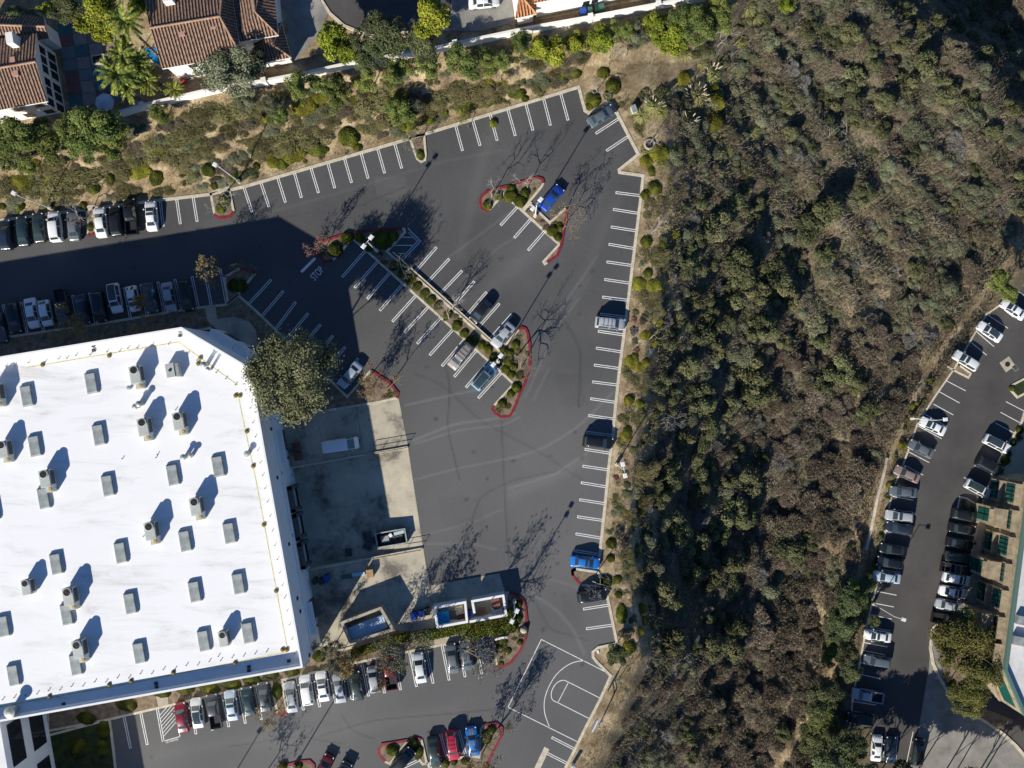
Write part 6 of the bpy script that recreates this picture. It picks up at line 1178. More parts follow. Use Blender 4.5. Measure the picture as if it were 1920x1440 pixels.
for u, v, r_, asp in [(545, 250, 40, 1.2), (480, 262, 26, 1.2), (495, 285, 20, 1.3), (350, 232, 34, 1.2), (300, 262, 34, 1.2), (255, 285, 30, 1.2), (120, 330, 42, 1.4), (70, 345, 30, 1.2), (20, 335, 34, 1.1), (215, 300, 30, 1.2), (330, 285, 30, 1.1), (390, 262, 30, 1.2), (375, 200, 30, 1.3), (430, 195, 34, 1.3), (435, 236, 28, 1), (700, 178, 36, 1.3), (735, 205, 34, 1.2), (665, 205, 24, 1), (690, 230, 22, 1.2), (830, 172, 34, 1.3), (880, 160, 30, 1.2), (905, 172, 26, 1.2), (795, 190, 26, 1), (935, 165, 20, 1), (615, 215, 26, 1), (600, 240, 26, 1), (1020, 150, 18, 1.1), (1085, 100, 22, 1.1), (1060, 125, 18, 1.2), (1000, 110, 22, 1.1), (1000, 150, 20, 1), (650, 195, 20, 1),
                     (475, 190, 22, 1), (500, 205, 20, 1.2), (560, 215, 22, 1), (40, 400, 14, 2), (230, 362, 18, 1.8), (120, 375, 16, 1.6), (300, 352, 18, 1.5), (350, 310, 22, 1.2), (75, 305, 24, 1.2), (1180, 190, 20, 1.2), (1197, 225, 20, 1), (1205, 250, 14, 1), (1170, 180, 14, 1),
                     (1225, 388, 26, 1), (1222, 480, 28, 1.1), (1240, 495, 16, 1), (1216, 560, 26, 1), (1222, 582, 20, 1.1), (1187, 700, 26, 1), (1200, 722, 18, 1.1), (1182, 778, 24, 1.1), (1192, 890, 30, 1.1), (1210, 915, 26, 1), (1160, 945, 22, .8), (1172, 965, 18, 1), (1175, 1050, 24, .7), (1180, 1072, 20, .8), (1195, 940, 24, 1), (1215, 870, 20, 1), (1190, 1035, 14, 1), (1165, 985, 14, 1)]:
    tag(shrub('jun', u, v, r_*1.3, .3, asp, .2), place_label('low '+('wide ' if r_ >= 28 else '')+'grey-green juniper mound', u, v), 'shrub', J)
for u, v, r_, k_ in [(1190, 598, 9, 'red'), (1195, 657, 9, 'red'), (1155, 895, 9, 'red'), (1195, 840, 12, 'straw'), (1207, 600, 12, 'dry'), (1160, 1000, 16, 'dry'), (1170, 1020, 14, 'dry'), (1188, 590+30, 11, 'grey'), (570, 300, 9, 'jun'), (600, 293, 8, 'jun'), (650, 285, 7, 'jun'), (716, 254, 6, 'jun'), (734, 256, 6, 'jun'), (750, 252, 7, 'jun'), (540, 268+30, 11, 'jun'), (480, 322, 8, 'jun'), (488, 304, 7, 'jun'), (820, 225, 8, 'jun'), (873, 212, 7, 'jun'), (950, 190, 10, 'jun'), (928, 185, 14, 'jun'), (1012, 165, 18, 'jun'), (985, 185, 8, 'clip'), (1234, 560, 9, 'red'), (1215, 1000, 12, 'dry'), (1205, 830, 10, 'jun'), (1230, 600, 14, 'yel'), (1225, 640, 12, 'yel'), (1210, 680, 10, 'yel'), (1240, 330, 10, 'straw'), (1175, 1190, 16, 'dry'), (1180, 1215, 14, 'yel'), (720, 250, 7, 'dry'), (860, 205, 8, 'yel'), (900, 190, 12, 'yel'), (600, 290, 8, 'dry'), (925, 230, 8, 'yel'), (680, 240, 6, 'yel')]:
    ds = {'red': 'small reddish shrub', 'straw': 'pale straw grass clump', 'dry': 'brown twiggy shrub', 'grey': 'bare grey shrub', 'jun': 'small grey-green mound', 'yel': 'yellow-green shrub', 'clip': 'small green shrub'}[k_]
    tag(shrub(k_, u, v, r_, .7), place_label(ds, u, v), 'shrub', 'small shrubs of the planted bank')
g9 = np.random.default_rng(77); nb = 0; occ = []
while nb < 200:
    u = g9.uniform(-10, 1080); lo = float(np.interp(u, LU, LV)); wa = float(np.interp(u, WU, WV)); f_ = g9.random(); v = wa+14+(lo-wa-34)*f_
    if any((u-a_)**2+(v-b2)**2 < 15**2 for a_, b2 in occ) or any((u-a_)**2+(v-b2)**2 < 36**2 for a_, b2 in ((509, 296), (592, 277), (652, 253), (292, 330), (173, 350))): continue
    occ.append((u, v)); nb += 1; k_ = g9.choice(['jun', 'jun', 'jun', 'sage', 'sage', 'oak', 'dry', 'yel']); r_ = g9.uniform(10, 24)
    tag(shrub(k_, u, v, r_, .38 if k_ != 'dry' else .5, 1.15, .2), place_label({'jun': 'low grey-green mound', 'sage': 'soft grey-green sage mound', 'dry': 'brown twiggy low shrub', 'yel': 'yellow-green low shrub', 'oak': 'dark green low shrub'}[k_], u, v), 'shrub', J)
# the rim strip, and the planters between the bays
occ = []; nb = 0
while nb < 120:
    v = g9.uniform(300, 1230); u = float(np.interp(v, EV, EU))+g9.uniform(8, 66)
    if any((u-a_)**2+(v-b2)**2 < 14**2 for a_, b2 in occ) or inpoly(np.array(u), np.array(v), LOT): continue
    occ.append((u, v)); nb += 1; k_ = g9.choice(['yel', 'straw', 'sage', 'jun', 'straw', 'jun', 'oak']); r_ = g9.uniform(7, 16)
    tag(shrub(k_, u, v, r_, .45, 1.1, .2), place_label({'jun': 'low grey-green mound', 'sage': 'soft grey-green sage mound', 'straw': 'straw-coloured grass clump', 'yel': 'yellow-green low shrub', 'oak': 'dark green low shrub'}[k_], u, v), 'shrub', 'low plants along the canyon rim')
occ = []; nb = 0
while nb < 75:
    u, v = g9.uniform(1120, 1420), g9.uniform(10, 330); wa = float(np.interp(u, WU, WV)); e = float(np.interp(v, EV, EU))
    if v < wa+14 or inpoly(np.array(u), np.array(v), LOT) or polydist(np.array(u), np.array(v), LOT) < 10 or u < 1160+v*.12 or (abs(u-1215) < 45 and abs(v-130) < 42) or any((u-a_)**2+(v-b2)**2 < 19**2 for a_, b2 in occ): continue
    occ.append((u, v)); nb += 1; k_ = g9.choice(['jun', 'sage', 'yel', 'pamp', 'pamp', 'oak', 'dry']); r_ = g9.uniform(11, 22)
    tag(shrub(k_, u, v, r_, .6, 1.1, .2), place_label({'jun': 'grey-green mound', 'sage': 'soft grey sage mound', 'yel': 'yellow-green shrub', 'pamp': 'golden grass clump', 'oak': 'dark green shrub', 'dry': 'brown twiggy shrub'}[k_], u, v), 'shrub', 'plants at the top corner of the canyon rim')
for poly, n in ((I2, 60), (I1, 18), (SOUTH[12:], 40), (NORTH[12:16], 8)):
    pa = np.array(poly); c = 0; tr = 0; occ = []
    while c < n and tr < 6000:
        tr += 1; u, v = g9.uniform(pa[:, 0].min(), pa[:, 0].max()), g9.uniform(pa[:, 1].min(), pa[:, 1].max())
        if not inpoly(np.array(u), np.array(v), poly) or polydist(np.array(u), np.array(v), poly) < 5 or inpoly(np.array(u), np.array(v), YARD): continue
        if any((u-a_)**2+(v-b2)**2 < 8**2 for a_, b2 in occ): continue
        occ.append((u, v)); c += 1; k_ = g9.choice(['jun', 'clip', 'jun', 'dry', 'straw']); r_ = g9.uniform(4, 8)
        tag(shrub(k_, u, v, r_, .5, 1.2, .2), place_label({'jun': 'tiny grey-green plant', 'clip': 'tiny olive plant', 'dry': 'tiny brown twiggy plant', 'straw': 'tiny straw tuft'}[k_], u, v), 'plant', 'low plants in the parking islands')
# trees on the bank and in the gardens
for k_, u, v, r_, hc, asp, rot in [('pine', 558, 165, 27, 4, .8, .3), ('pine', 634, 171, 26, 3.5, 1, 0), ('pine', 741, 134, 27, 4, 1, 0), ('pine', 866, 116, 28, 4, 1.1, -.6), ('pine', 931, 117, 26, 3.5, 1, 0), ('pine', 976, 82, 23, 4.5, .8, 0), ('lime', 1039, 95, 30, 3.6, 1, 0), ('lime', 1128, 70, 28, 3.2, 1, 0), ('pine', 748, 210, 26, 3, .9, 0), ('oliv', 770, 200, 20, 2.5, 1, 0), ('oliv', 510, 195, 20, 2.5, 1, 0),
                                   ('pine', 600, 158, 20, 3.5, 1, 0), ('pine', 690, 150, 20, 3.5, 1, 0), ('pine', 800, 122, 22, 3.5, 1, 0), ('pine', 905, 105, 20, 3.5, 1, 0), ('lime', 1005, 90, 22, 3.5, 1, 0), ('lime', 1085, 80, 24, 3.2, 1, 0), ('pine', 1165, 60, 22, 3.5, 1, 0), ('pine', 300, 215, 20, 2.5, 1, 0), ('oliv', 460, 185, 22, 2.5, 1, 0), ('pine', 520, 215, 18, 2.5, 1, 0), ('lime', 630, 78, 38, 5, 1, 0), ('lime', 652, 95, 26, 4.5, 1, 0), ('dark', 718, 58, 34, 6.5, .9, .4), ('dark', 672, 82, 22, 5, .9, 0), ('dark', 700, 100, 24, 5, 1, 0), ('lime', 803, 36, 38, 7, 1, 0), ('dark', 786, 75, 26, 5.5, .9, 0), ('dark', 740, 80, 20, 4.5, 1, 0), ('dark', 800, 100, 17, 4, 1, 0), ('dark', 685, 122, 16, 3.5, 1, 0), ('oliv', 437, 130, 46, 5.5, 1.25, .1), ('oliv', 480, 120, 26, 4.5, 1, 0), ('oliv', 410, 148, 20, 4, 1, 0),
                                   ('pine', 172, 236, 44, 6, 1.1, .3), ('pine', 150, 265, 34, 5, 1.1, .3), ('pine', 128, 240, 24, 5.5, 1, 0), ('pine', 205, 250, 26, 4.5, 1, 0), ('pine', 82, 262, 34, 5, 1, 0), ('pine', 30, 250, 36, 6, 1.1, 0), ('pine', 20, 275, 36, 5, 1, 0), ('pine', 205, 270, 26, 4, 1, 0), ('pine', 50, 310, 18, 3, 1, 0), ('lime', 178, 28, 42, 6, 1.1, .5), ('lime', 190, 60, 26, 5, .8, .5), ('lime', 227, 80, 18, 5, .8, 0), ('lime', 230, 112, 18, 4.5, 1, 0), ('lime', 262, 12, 24, 6, 1, 0), ('dark', 120, 15, 24, 5, 1.2, 0), ('dark', 30, 35, 18, 4, 2, .1), ('lime', 85, 15, 14, 4, 1.4, 0),
                                   ('lime', 1255, 70, 34, 3.5, 1, 0), ('pine', 1290, 40, 32, 4, 1, 0), ('lime', 1225, 45, 24, 3, 1, 0), ('pine', 1330, 45, 34, 4, 1, 0), ('oliv', 1190, 60, 24, 3, 1, 0), ('lime', 1475, 10, 16, 3, 1, 0), ('pine', 1345, 15, 24, 4, 1, 0)]:
    tree(k_, u, v, r_, hc, asp, rot)
tree('big', 549, 704, 88, 11.0, 1.08, .5, 'large grey-green tree overlapping the warehouse roof corner', .95)
tree('big', 500, 690, 32, 8.5, 1, 0, 'smaller grey-green tree tucked against the warehouse cut corner', .8)
tree('dark', 1155, 1230, 19, 3, 1, 0, 'dark round tree on the bulb beside the painted court', 1)
for u, v, r_, hc, lab in ((1806, 1210, 68, 7.5, 'wide olive-green canopy tree in front of the office, upper crown'), (1850, 1250, 52, 7, 'olive-green canopy tree nearest the office corner'), (1812, 1312, 40, 6, 'lowest canopy tree overhanging the curved driveway'), (1788, 1200, 38, 5.5, 'smaller canopy tree over the parked dark pickup')): tree('canopy', u, v, r_, hc, 1.1, .5, lab, .8, ZR+.12, 'canopy trees by the office')
tree('pine', 1881, 540, 27, 4, .8, .6, 'leaning green shrub tree at the top corner of the lower lot', 1.0, ZR); tree('lime', 1872, 512, 12, 2.5, 1, 0, 'yellow-tipped shrub tree above the leaning green one', 1.0, ZR)
for u, v, r_ in ((1612, 1110, 22), (1600, 1135, 24), (1585, 1165, 26), (1568, 1200, 22), (1555, 1230, 18), (1630, 1095, 16), (1545, 1350, 24), (1570, 1375, 22), (1525, 1385, 26), (1600, 1410, 26), (1560, 1415, 26), (1640, 1180-15, 10)): tree('dark' if v % 2 else 'pine', u, v, r_, 3.4, 1, 0, None, 1.0, None, 'trees screening the lower lot')
for u, v, r_, hc in ((1592, 1130, 24, 7.5), (1575, 1180, 26, 7), (1588, 1400, 30, 8), (1560, 1440, 30, 9), (1625, 1475, 38, 7), (1690, 1482, 40, 7), (1760, 1486, 44, 7), (1660, 1530, 44, 9), (1835, 1490, 44, 7), (1725, 1540, 46, 9), (1800, 1545, 46, 9), (1890, 1510, 46, 8), (1870, 1560, 46, 10)): tree('dark', u, v, r_, hc, 1, 0, None, 1.0, None, 'trees screening the lower lot')
for u, v, r_ in ((1548, 1300, 26), (1535, 1330, 22), (1595, 1260, 18), (1590, 1230, 18)): tree('dark', u, v, r_, 7.5, 1, 0, None, 1.1, None, 'trees screening the lower lot')
# leafless and thin-leaved trees
for u, v, h, i, m, dens, L, ds in [(1115, 176, 6, 0, M_pale, 0, None, 'bare pale tree'), (1222, 437, 6, 1, M_pale, 0, None, 'bare pale tree'), (1217, 635, 5.5, 2, M_pale, 0, None, 'bare pale tree'), (415, 372, 6, 3, M_pale, 0, None, 'bare pale tree'), (160, 415, 6.5, 4, M_pale, 0, None, 'bare pale tree'), (440, 520, 7, 5, M_bark, 3, L_autumn, 'thin tree with a few dry leaves'), (460, 508, 5, 0, M_bark, 2, L_autumn, 'thin tree with a few dry leaves'), (178, 620, 7, 1, M_bark, 5, L_autumn, 'brown-leaved tree'), (310, 600, 7.5, 2, M_bark, 12, L_autumn, 'brown-leaved tree'), (130, 612, 6.5, 3, M_bark, 7, L_autumn, 'brown-leaved tree'),
                                   (760, 515, 6, 4, M_pale, 0, None, 'bare pale tree'), (842, 598, 5.5, 5, M_pale, 0, None, 'bare pale tree'), (990, 352, 6.5, 0, M_pale, 0, None, 'bare pale tree'), (922, 368, 7, 1, M_pale, 0, None, 'bare pale tree'), (1062, 395, 6, 2, M_bark, 1, L_autumn, 'thin orange-leaved tree'), (1055, 432, 5.5, 3, M_bark, 2, L_autumn, 'thin orange-leaved tree'), (1110, 1088, 7.5, 4, M_pale, 0, None, 'bare pale tree'), (858, 1210, 11, 5, M_bark, 1, L_dry, 'spreading nearly bare tree'), (640, 1228, 6, 0, M_bark, 16, L_olive, 'yellowed leafy tree'), (665, 1236, 6, 1, M_bark, 14, L_autumn, 'yellowed leafy tree'), (712, 1238, 6, 2, M_bark, 6, L_autumn, 'brown-leaved tree'),
                                   (622, 1222, 5.5, 3, M_bark, 16, L_olive, 'yellowed leafy tree'), (790, 1198, 10, 4, M_bark, 4, L_olive, 'thin-leaved tree'), (774, 1197, 8, 5, M_bark, 4, L_olive, 'thin-leaved tree'), (524, 1328, 6.5, 0, M_bark, 4, L_autumn, 'thin tree with a few dry leaves'), (700, 725, 5.5, 1, M_bark, 4, L_autumn, 'thin brown-leaved tree'), (727, 726, 6.5, 2, M_bark, 2, L_autumn, 'thin brown-leaved tree'), (607, 770, 5, 3, M_pale, 0, None, 'bare pale tree'), (977, 690, 8, 4, M_bark, 0, None, 'bare tree'), (968, 668, 6, 5, M_bark, 0, None, 'bare tree'), (610, 465, 5.5, 0, M_bark, 4, L_red, 'pinkish thin-leaved tree'), (905, 1412, 8.5, 1, M_bark, 7, L_autumn, 'thin brown-leaved tree'), (935, 1364, 5.5, 2, M_bark, 3, L_autumn, 'thin brown-leaved tree'),
                                   (788, 268, 4, 3, M_bark, 9, L_olive, 'thin-leaved tree'), (1218, 270, 5.5, 4, M_pale, 0, None, 'bare pale tree'), (1175, 105, 4, 5, M_pale, 0, None, 'bare pale tree'), (1345, 88, 6, 0, M_pale, 0, None, 'bare pale tree'), (1160, 1275, 4, 1, M_bark, 5, L_olive, 'thin-leaved tree'), (820, 1105, 5, 2, M_bark, 2, L_autumn, 'thin tree') if False else (690, 712, 5, 3, M_bark, 5, L_red, 'pinkish thin-leaved tree'), (490, 1462, 8, 4, M_bark, 3, L_autumn, 'thin tree'), (880, 240, 3, 5, M_bark, 5, L_yel, 'thin yellow-leaved tree'), (930, 170, 3.5, 2, M_bark, 7, L_yel, 'thin yellow-leaved tree'), (1255, 235, 4, 1, M_bark, 0, None, 'bare brown tree')]:
    bare_tree(u, v, h, None, i, m, dens, L, ds, .78 if h < 6.5 else .7, 'bare_tree' if not dens else 'thin_leaved_tree')
# tall thin trees below the photo's view of the yard whose crowns shade the asphalt
for u, v, h in ((806, 1178, 7.5), (876, 1168, 7)): pass
# pampas grass, palms
for i, (u, v, r_, pl) in enumerate([(1273, 98, 18, 0), (1315, 93, 11, 0), (1308, 45, 14, 0), (1335, 138, 20, 12), (1306, 180, 26, 34), (1226, 200, 20, 14), (1290, 228, 20, 16), (1266, 282, 19, 0), (1240, 215, 12, 0)]):
    z = float(Z(u, v)); rad = r_*(H-z)/F; q = P(u, v, z+rad*.4); r = empty('pampas_grass', (q[0], q[1], z-.05), 0, place_label('pampas grass with pale plumes' if pl else 'plumeless pampas grass clump', u, v), 'pampas grass', 'pampas clumps at the canyon rim'); r['kind'] = 'thing'
    m = link('blades', SM['pamp'][i % 3], (0, 0, 0), r); m.scale = (rad, rad, rad*.9)
    if pl:
        g = np.random.default_rng(i); th = g.uniform(0, 6.28, pl); el = g.uniform(.5, 1.3, pl); d = np.stack([np.cos(th)*np.cos(el), np.sin(th)*np.cos(el), np.sin(el)], 1); p = d*rad*.95; pp = np.repeat(p, 3, 0); dd2 = np.repeat(d, 3, 0)
        q2, f2, v2 = join((strips(pp, unit(dd2+g.normal(size=dd2.shape)*.05), .65, .07, g), g.random(len(pp)))); link('plumes', mesh_np('plumes', q2, f2, v2, L_plume), parent=r)
def palm(u, v, h, rad, lab, tilt=(0, 0)):
    z = ZH+.1; q = P(u, v, z+h); r = empty('palm_tree', (q[0]-tilt[0], q[1]-tilt[1], z), 0, lab, 'palm', 'garden palms'); mb = MB(); mb.tube([(0, 0, 0), (tilt[0]*.4, tilt[1]*.4, h*.5), (tilt[0], tilt[1], h)], [.24, .2, .18], 8); mb.build('trunk', M_bark, r)
    g = np.random.default_rng(int(u)); qs, n = [], 0; V_, Fc, va = [], [], []
    for k_ in range(26):
        a_ = k_*2.4; el = g.uniform(-.1, 1.0); pts = []
        p = np.array([tilt[0], tilt[1], h]); d = np.array([math.cos(a_)*math.cos(el), math.sin(a_)*math.cos(el), math.sin(el)])
        for i in range(7): pts.append(p); p = p+d*rad/6; d = unit(d-np.array([0, 0, .16]))
        for i in range(1, 7):
            for sg in (1, -1):
                for rep in (0, .5):
                    c = pts[i]*(1-rep)+pts[i-1]*rep; t1 = unit(pts[i]-pts[i-1]); s_ = unit(np.cross(t1, [0, 0, 1.]))*sg; e = c+(s_*.6+t1*.5-np.array([0, 0, .15]))*rad*.3*(1-.1*i); b3 = len(V_); wv = t1*.05*rad
                    V_ += [c-wv, c+wv, e+wv*.4, e-wv*.4]; Fc.append((b3, b3+1, b3+2, b3+3)); va.append(g.random())
    link('crown', mesh_np('crown', np.array(V_), np.array(Fc), va, L_palm), parent=r)
palm(222, 140, 7, 2.9, 'palm with a wide crown beside the coloured patio', (-.3, .2)); palm(240, 165, 5, 2.2, 'lower palm leaning over the patio umbrella', (-1.2, .6)); palm(275, 150, 4, 2.2, 'palm nearest the blue pool corner'); palm(262, 120, 6, 2.2, 'dark palm between pool and patio', (-.5, .5)); palm(327, 168, 2, 1.6, 'small palm just inside the perimeter wall'); palm(232, 40, 9, 2.6, 'tall palm left of the brown hip roof', (-.6, .9)); palm(228, 105, 7.5, 2.4, 'yellow-fronded palm above the patio', (-.5, .3)); palm(1868-25, 903, 2, 1.5, 'unused palm') if False else None
# small planting by the office walk and lower lot kerb
def low(k_, pts, lo, hi, ds, grp, n):
    q = np.array(pts, float)
    for i in range(n):
        tt = (i+.5)/n*(len(q)-1); u, v = [float(np.interp(tt, range(len(q)), q[:, j])) for j in (0, 1)]
        tag(shrub(k_[i % len(k_)], u+R.normal(0, 2.5), v+R.normal(0, 2), R.uniform(lo, hi), .8), place_label(ds, u, v), 'shrub', grp)
low(['clip', 'jun'], [(1918, 800), (1900, 838), (1880, 870), (1872, 890)], 7, 10, 'dark hedge shrub on the office walk', 'shrubs along the office walk', 8)
low(['jun', 'oak'], [(1803, 940), (1828, 955)], 6, 8, 'spiky shrub in the small bed', 'shrubs along the office walk', 3)
low(['jun', 'yel'], [(1862, 965), (1856, 990), (1852, 1015), (1840, 1040)], 6, 9, 'leafy shrub against the office', 'shrubs along the office walk', 5)
low(['yel', 'jun'], [(1830, 1000), (1818, 1070), (1808, 1140), (1825, 1165)], 4, 8, 'small shrub along the office walk', 'shrubs along the office walk', 6)
low(['yel', 'oak', 'jun', 'oak'], [(1755, 708), (1735, 750), (1712, 770), (1700, 800), (1683, 870), (1676, 905), (1660, 960), (1655, 1000), (1640, 1060), (1632, 1090)], 6, 11, 'yellow and green shrub on the lower lot edge', 'shrubs along the lower lot kerb', 22)
low(['clip', 'jun'], [(1768, 1235), (1778, 1275), (1800, 1305), (1830, 1335)], 5, 8, 'low shrub along the curved driveway', 'shrubs along the office walk', 6)
# trail logs
for u, v, a_, L, lab in ((1590, 1150, .9, 3.6, 'weathered brown log lying beside the trail'), (1542, 1392, 1.0, 4.2, 'longer brown log among the bushes at the bottom')):
    q = PZ(u, v, .3); r = tag(MB().tube([(-L/2*math.cos(a_), -L/2*math.sin(a_), 0), (0, 0, .05), (L/2*math.cos(a_), L/2*math.sin(a_), 0)], [.22, .2, .16], 8).build('fallen_log', M_bark), lab, 'log'); r.location = q
# ------------------------------------------------------------------ the canyon
GREEN = [(1310, 450, 20), (1400, 475, 22), (1300, 560, 26), (1335, 595, 24), (1450, 515, 32), (1478, 555, 26), (1500, 500, 20), (1420, 545, 24), (1290, 690, 30), (1340, 655, 24), (1365, 610, 22), (1580, 690, 30), (1610, 720, 22), (1545, 720, 24), (1370, 900, 20), (1390, 845, 18), (1350, 1000, 26), (1330, 985, 20), (1480, 1030, 30), (1510, 1015, 22), (1330, 1080, 26), (1385, 1180, 20), (1540, 640, 24), (1430, 860, 16), (1250, 640, 24), (1270, 600, 20), (1260, 740, 20), (1240, 880, 24), (1260, 910, 26), (1235, 935, 22), (1230, 1110, 20), (1260, 1130, 22), (1320, 1160, 18), (1440, 740, 22), (1330, 760, 18), (1470, 640, 18), (1420, 380, 20), (1310, 380, 18),
         (1290, 1385, 20), (1340, 1370, 22), (1470, 1375, 20), (1420, 1395, 20), (1300, 1420, 18), (1600, 55, 26), (1690, 80, 24), (1740, 120, 30), (1700, 160, 28), (1660, 190, 26), (1780, 170, 26), (1600, 140, 26), (1560, 190, 22), (1840, 100, 24), (1880, 60, 24), (1830, 30, 26), (1760, 40, 22), (1900, 200, 24), (1860, 250, 22), (1640, 120, 20), (1820, 190, 22), (1480, 250, 20), (1860, 10, 24), (1700, 20, 22)]
pts = []
def ok(u, v, r_):
    for a_, b2, c in pts:
        if (a_-u)**2+(b2-v)**2 < ((c+r_)*.52)**2: return False
    return True
NC = 0
SHORT = {'sage': ('grey-green sagebrush mound in the dense canyon scrub', 'sagebrush in the canyon'), 'oak': ('dark green scrub oak in the dense canyon scrub', 'scrub oaks in the canyon'), 'dry': ('brown twiggy dormant shrub in the canyon scrub', 'dormant brown shrubs in the canyon'), 'grey': ('bare pale grey shrub in the canyon scrub', 'bare grey shrubs in the canyon')}
def canyon(k_, u, v, r_, hk):
    global NC
    pts.append((u, v, r_)); tag(shrub(k_, u, v, r_, hk, R.uniform(.85, 1.2)), SHORT[k_][0], 'shrub', SHORT[k_][1]); NC += 1
g8 = np.random.default_rng(44)
for _ in range(30):
    v = g8.uniform(380, 1230); e = float(np.interp(v, EV, EU)); r = float(np.interp(v, RV, RU)); GREEN.append((e+(r-e)*g8.uniform(.16, .5), v, g8.uniform(26, 40)))
for u, v, r_ in GREEN: canyon('oak', u, v, r_*1.05, R.uniform(.9, 1.35))
rng = np.random.default_rng(21); tries = 0; cnt = {'oak': len(GREEN), 'sage': 0, 'dry': 0, 'grey': 0}
while tries < 30000 and NC < 880:
    tries += 1; u = rng.uniform(1150, 1930); v = rng.uniform(-10, 1450); e = np.interp(v, EV, EU); r = np.interp(v, RV, RU)
    if u < e+(62 if v < 1240 else 50) or u > r-26: continue
    if v < 180 and u < 1400-v*.2: continue
    t_ = (u-e)/(r-e); big = rng.random() < .5; r_ = rng.uniform(22, 34) if big else rng.uniform(12, 20)
    pale = math.exp(-((u-1610)/120)**2-((v-500)/170)**2)
    if (t_ > .75 and rng.random() < .45) or rng.random() < pale*.8: r_ *= .62
    if t_ > .8 and 500 < v < 860 and rng.random() < .6: continue
    if polydist(np.array(u), np.array(v), TRAIL, False) < r_*.6+5: continue
    if not ok(u, v, r_): continue
    wt = {'sage': .45, 'oak': .14, 'dry': .32, 'grey': .09}
    if t_ < .4 and v > 380 and v < 1230: wt = {'sage': .46, 'oak': .30, 'dry': .10, 'grey': .14}
    elif v > 620 and t_ > .35: wt = {'sage': .06, 'oak': .03, 'dry': .82, 'grey': .09}
    elif v > 1230: wt = {'sage': .2, 'oak': .06, 'dry': .64, 'grey': .10}
    elif v < 260: wt = {'sage': .48, 'oak': .27, 'dry': .16, 'grey': .09}
    elif t_ > .4: wt = {'sage': .5, 'oak': .10, 'dry': .32, 'grey': .08}
    k_ = rng.choice(list(wt), p=np.array(list(wt.values()))/sum(wt.values()))
    if k_ == 'dry' and v > 600 and t_ > .3:
        r_ = min(r_*1.45, 40)
        if not ok(u, v, r_*.8): continue
    if cnt[k_] >= 290: continue
    cnt[k_] += 1; canyon(k_, u, v, r_, rng.uniform(.42, .72)*(1.35 if k_ == 'oak' else 1))
for i, (u, v, h) in enumerate([(1340, 65, 3.5), (1330, 200, 2.5), (1375, 90, 3), (1250, 775, 3), (1268, 790, 2.6), (1220, 1250, 2.6), (1285, 1235, 2.6), (1265, 1250, 2.4), (1580, 255, 3), (1555, 260, 2.6), (1760, 250, 2.5), (1690, 520, 2.5), (1640, 560, 2.4), (1390, 490, 2.6), (1330, 435, 3), (1490, 820, 2.6), (1420, 1170, 2.6), (1230, 1380, 2.4), (1800, 330, 2.4), (1510, 1140, 2.6)]):
    bare_tree(u, v, h, 'pale dead branching shrub standing in the canyon scrub', i % 6, M_pale, 0, None, '', 1.3, 'dead_shrub', 'dead shrubs in the canyon')
# undergrowth that nobody could count
def scatter(n, keepf, seed):
    g = np.random.default_rng(seed); u = g.uniform(1100, 1960, n); v = g.uniform(-30, 1470, n); e = np.interp(v, EV, EU); r = np.interp(v, RV, RU); k_ = keepf(u, v, (u-e)/(r-e), u-e, r-u, g); return u[k_], v[k_], g
def pos(u, v, dz=0): z = Z(u, v)+.1; k_ = (H-z)/F; return np.stack([(u-960)*k_, (720-v)*k_, z+dz], 1)
def noise2(u, v, s, o): return .5+.25*np.sin(u*s+o+2*np.sin(v*s*.7))+.25*np.sin(v*s*1.3+o*2+1.7*np.sin(u*s*.6))
u, v, g = scatter(480000, lambda u, v, t_, d, rr, g: (d > 55) & (rr > 16) & (polydist(u, v, TRAIL, False) > g.uniform(0, 14, len(u))) & (g.random(len(u)) < .25+.75*noise2(u, v, .045, 1)*np.clip(t_+.35, 0, 1)) & ~((v < 200) & (u < 1400-.3*v)), 1)
n = len(u); p = pos(u, v); d = unit(np.stack([g.normal(size=n)*.6, g.normal(size=n)*.6, np.abs(g.normal(size=n))*.6+.25], 1)); L = g.uniform(.25, .8, n)*(.6+noise2(u, v, .08, 3))
q, f, va = join((strips(p+d*.15, d, L, g.uniform(.02, .05, n), g), np.clip(g.random(n)*.5+.45*noise2(u, v, .03, 5)+.3*np.exp(-((u-1610)/130)**2-((v-500)/190)**2), 0, 1))); link('dry_brush', mesh_np('dry_brush', q, f, va, L_dry), kind='stuff')
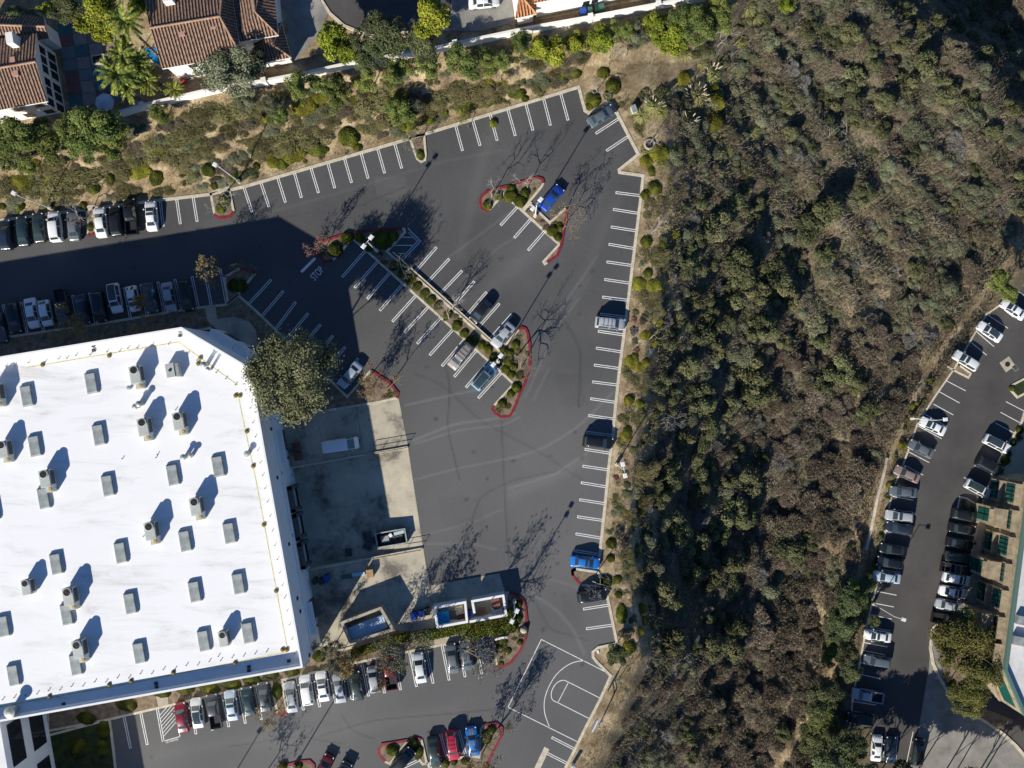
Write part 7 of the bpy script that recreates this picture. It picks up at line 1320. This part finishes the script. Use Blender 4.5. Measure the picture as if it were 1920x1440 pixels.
u, v, g = scatter(420000, lambda u, v, t_, d, rr, g: (d > 60) & (rr > 16) & (polydist(u, v, TRAIL, False) > g.uniform(2, 16, len(u))) & (g.random(len(u)) < np.clip(1.5*noise2(u, v, .05, 4)-.55, .0, 1)*np.where((v > 650) & (t_ > .4), .45, 1)) & ~((v < 200) & (u < 1400-.3*v)), 2)
n = len(u); p = pos(u, v); p[:, 2] += g.random(n)**1.5*1.1*noise2(u, v, .11, 7); s = g.uniform(.08, .2, n)
q, f, va = join((leaves(p, unit(g.normal(size=(n, 3))*.7+[0, 0, 1.]), s, s*.55, g), np.clip(g.random(n)*.6+.4*noise2(u, v, .04, 2), 0, 1))); link('green_undergrowth', mesh_np('green_undergrowth', q, f, va, L_sage), kind='stuff')
# dry grass and small plants over the bank, the rim and the lower lot's verge
g = np.random.default_rng(5); n = 150000; u = g.uniform(-30, 1420, n); v = g.uniform(-20, 460, n); lo = np.interp(u, LU, LV)-7; wa = np.interp(u, WU, WV)+6; e = np.interp(v, EV, EU)
k_ = ((v < lo) & (v > wa) | ((u > 1150) & (u < 1420) & (u > e+6) & (v > wa))) & (u < e+130) & (g.random(n) < .2+.8*noise2(u, v, .06, 6)) & ~inpoly(u, v, LOT); u, v = u[k_], v[k_]
g2 = np.random.default_rng(6); n2 = 26000; v2 = g2.uniform(300, 1440, n2); u2 = np.interp(v2, EV, EU)+g2.uniform(8, 75, n2); k_ = ~inpoly(u2, v2, LOT) & (g2.random(n2) < .15+.6*noise2(u2, v2, .08, 2)); u = np.concatenate([u, u2[k_]]); v = np.concatenate([v, v2[k_]])
v3 = g2.uniform(560, 1440, 26000); u3 = np.interp(v3, RV, RU)-g2.uniform(5, 70, 26000); k3 = polydist(u3, v3, TRAIL, False) > 6; u = np.concatenate([u, u3[k3]]); v = np.concatenate([v, v3[k3]])
n = len(u); p = pos(u, v); d = unit(np.stack([g.normal(size=n), g.normal(size=n), np.abs(g.normal(size=n))+.15], 1)); q, f, va = join((strips(p, d, g.uniform(.12, .45, n), g.uniform(.012, .035, n), g), np.clip(g.random(n)*.6+.4*noise2(u, v, .05, 8), 0, 1))); link('dry_grass', mesh_np('dry_grass', q, f, va, leafmat('dry_grass_blade', (.10, .085, .04), (.23, .18, .09), (.40, .32, .17))), kind='stuff')
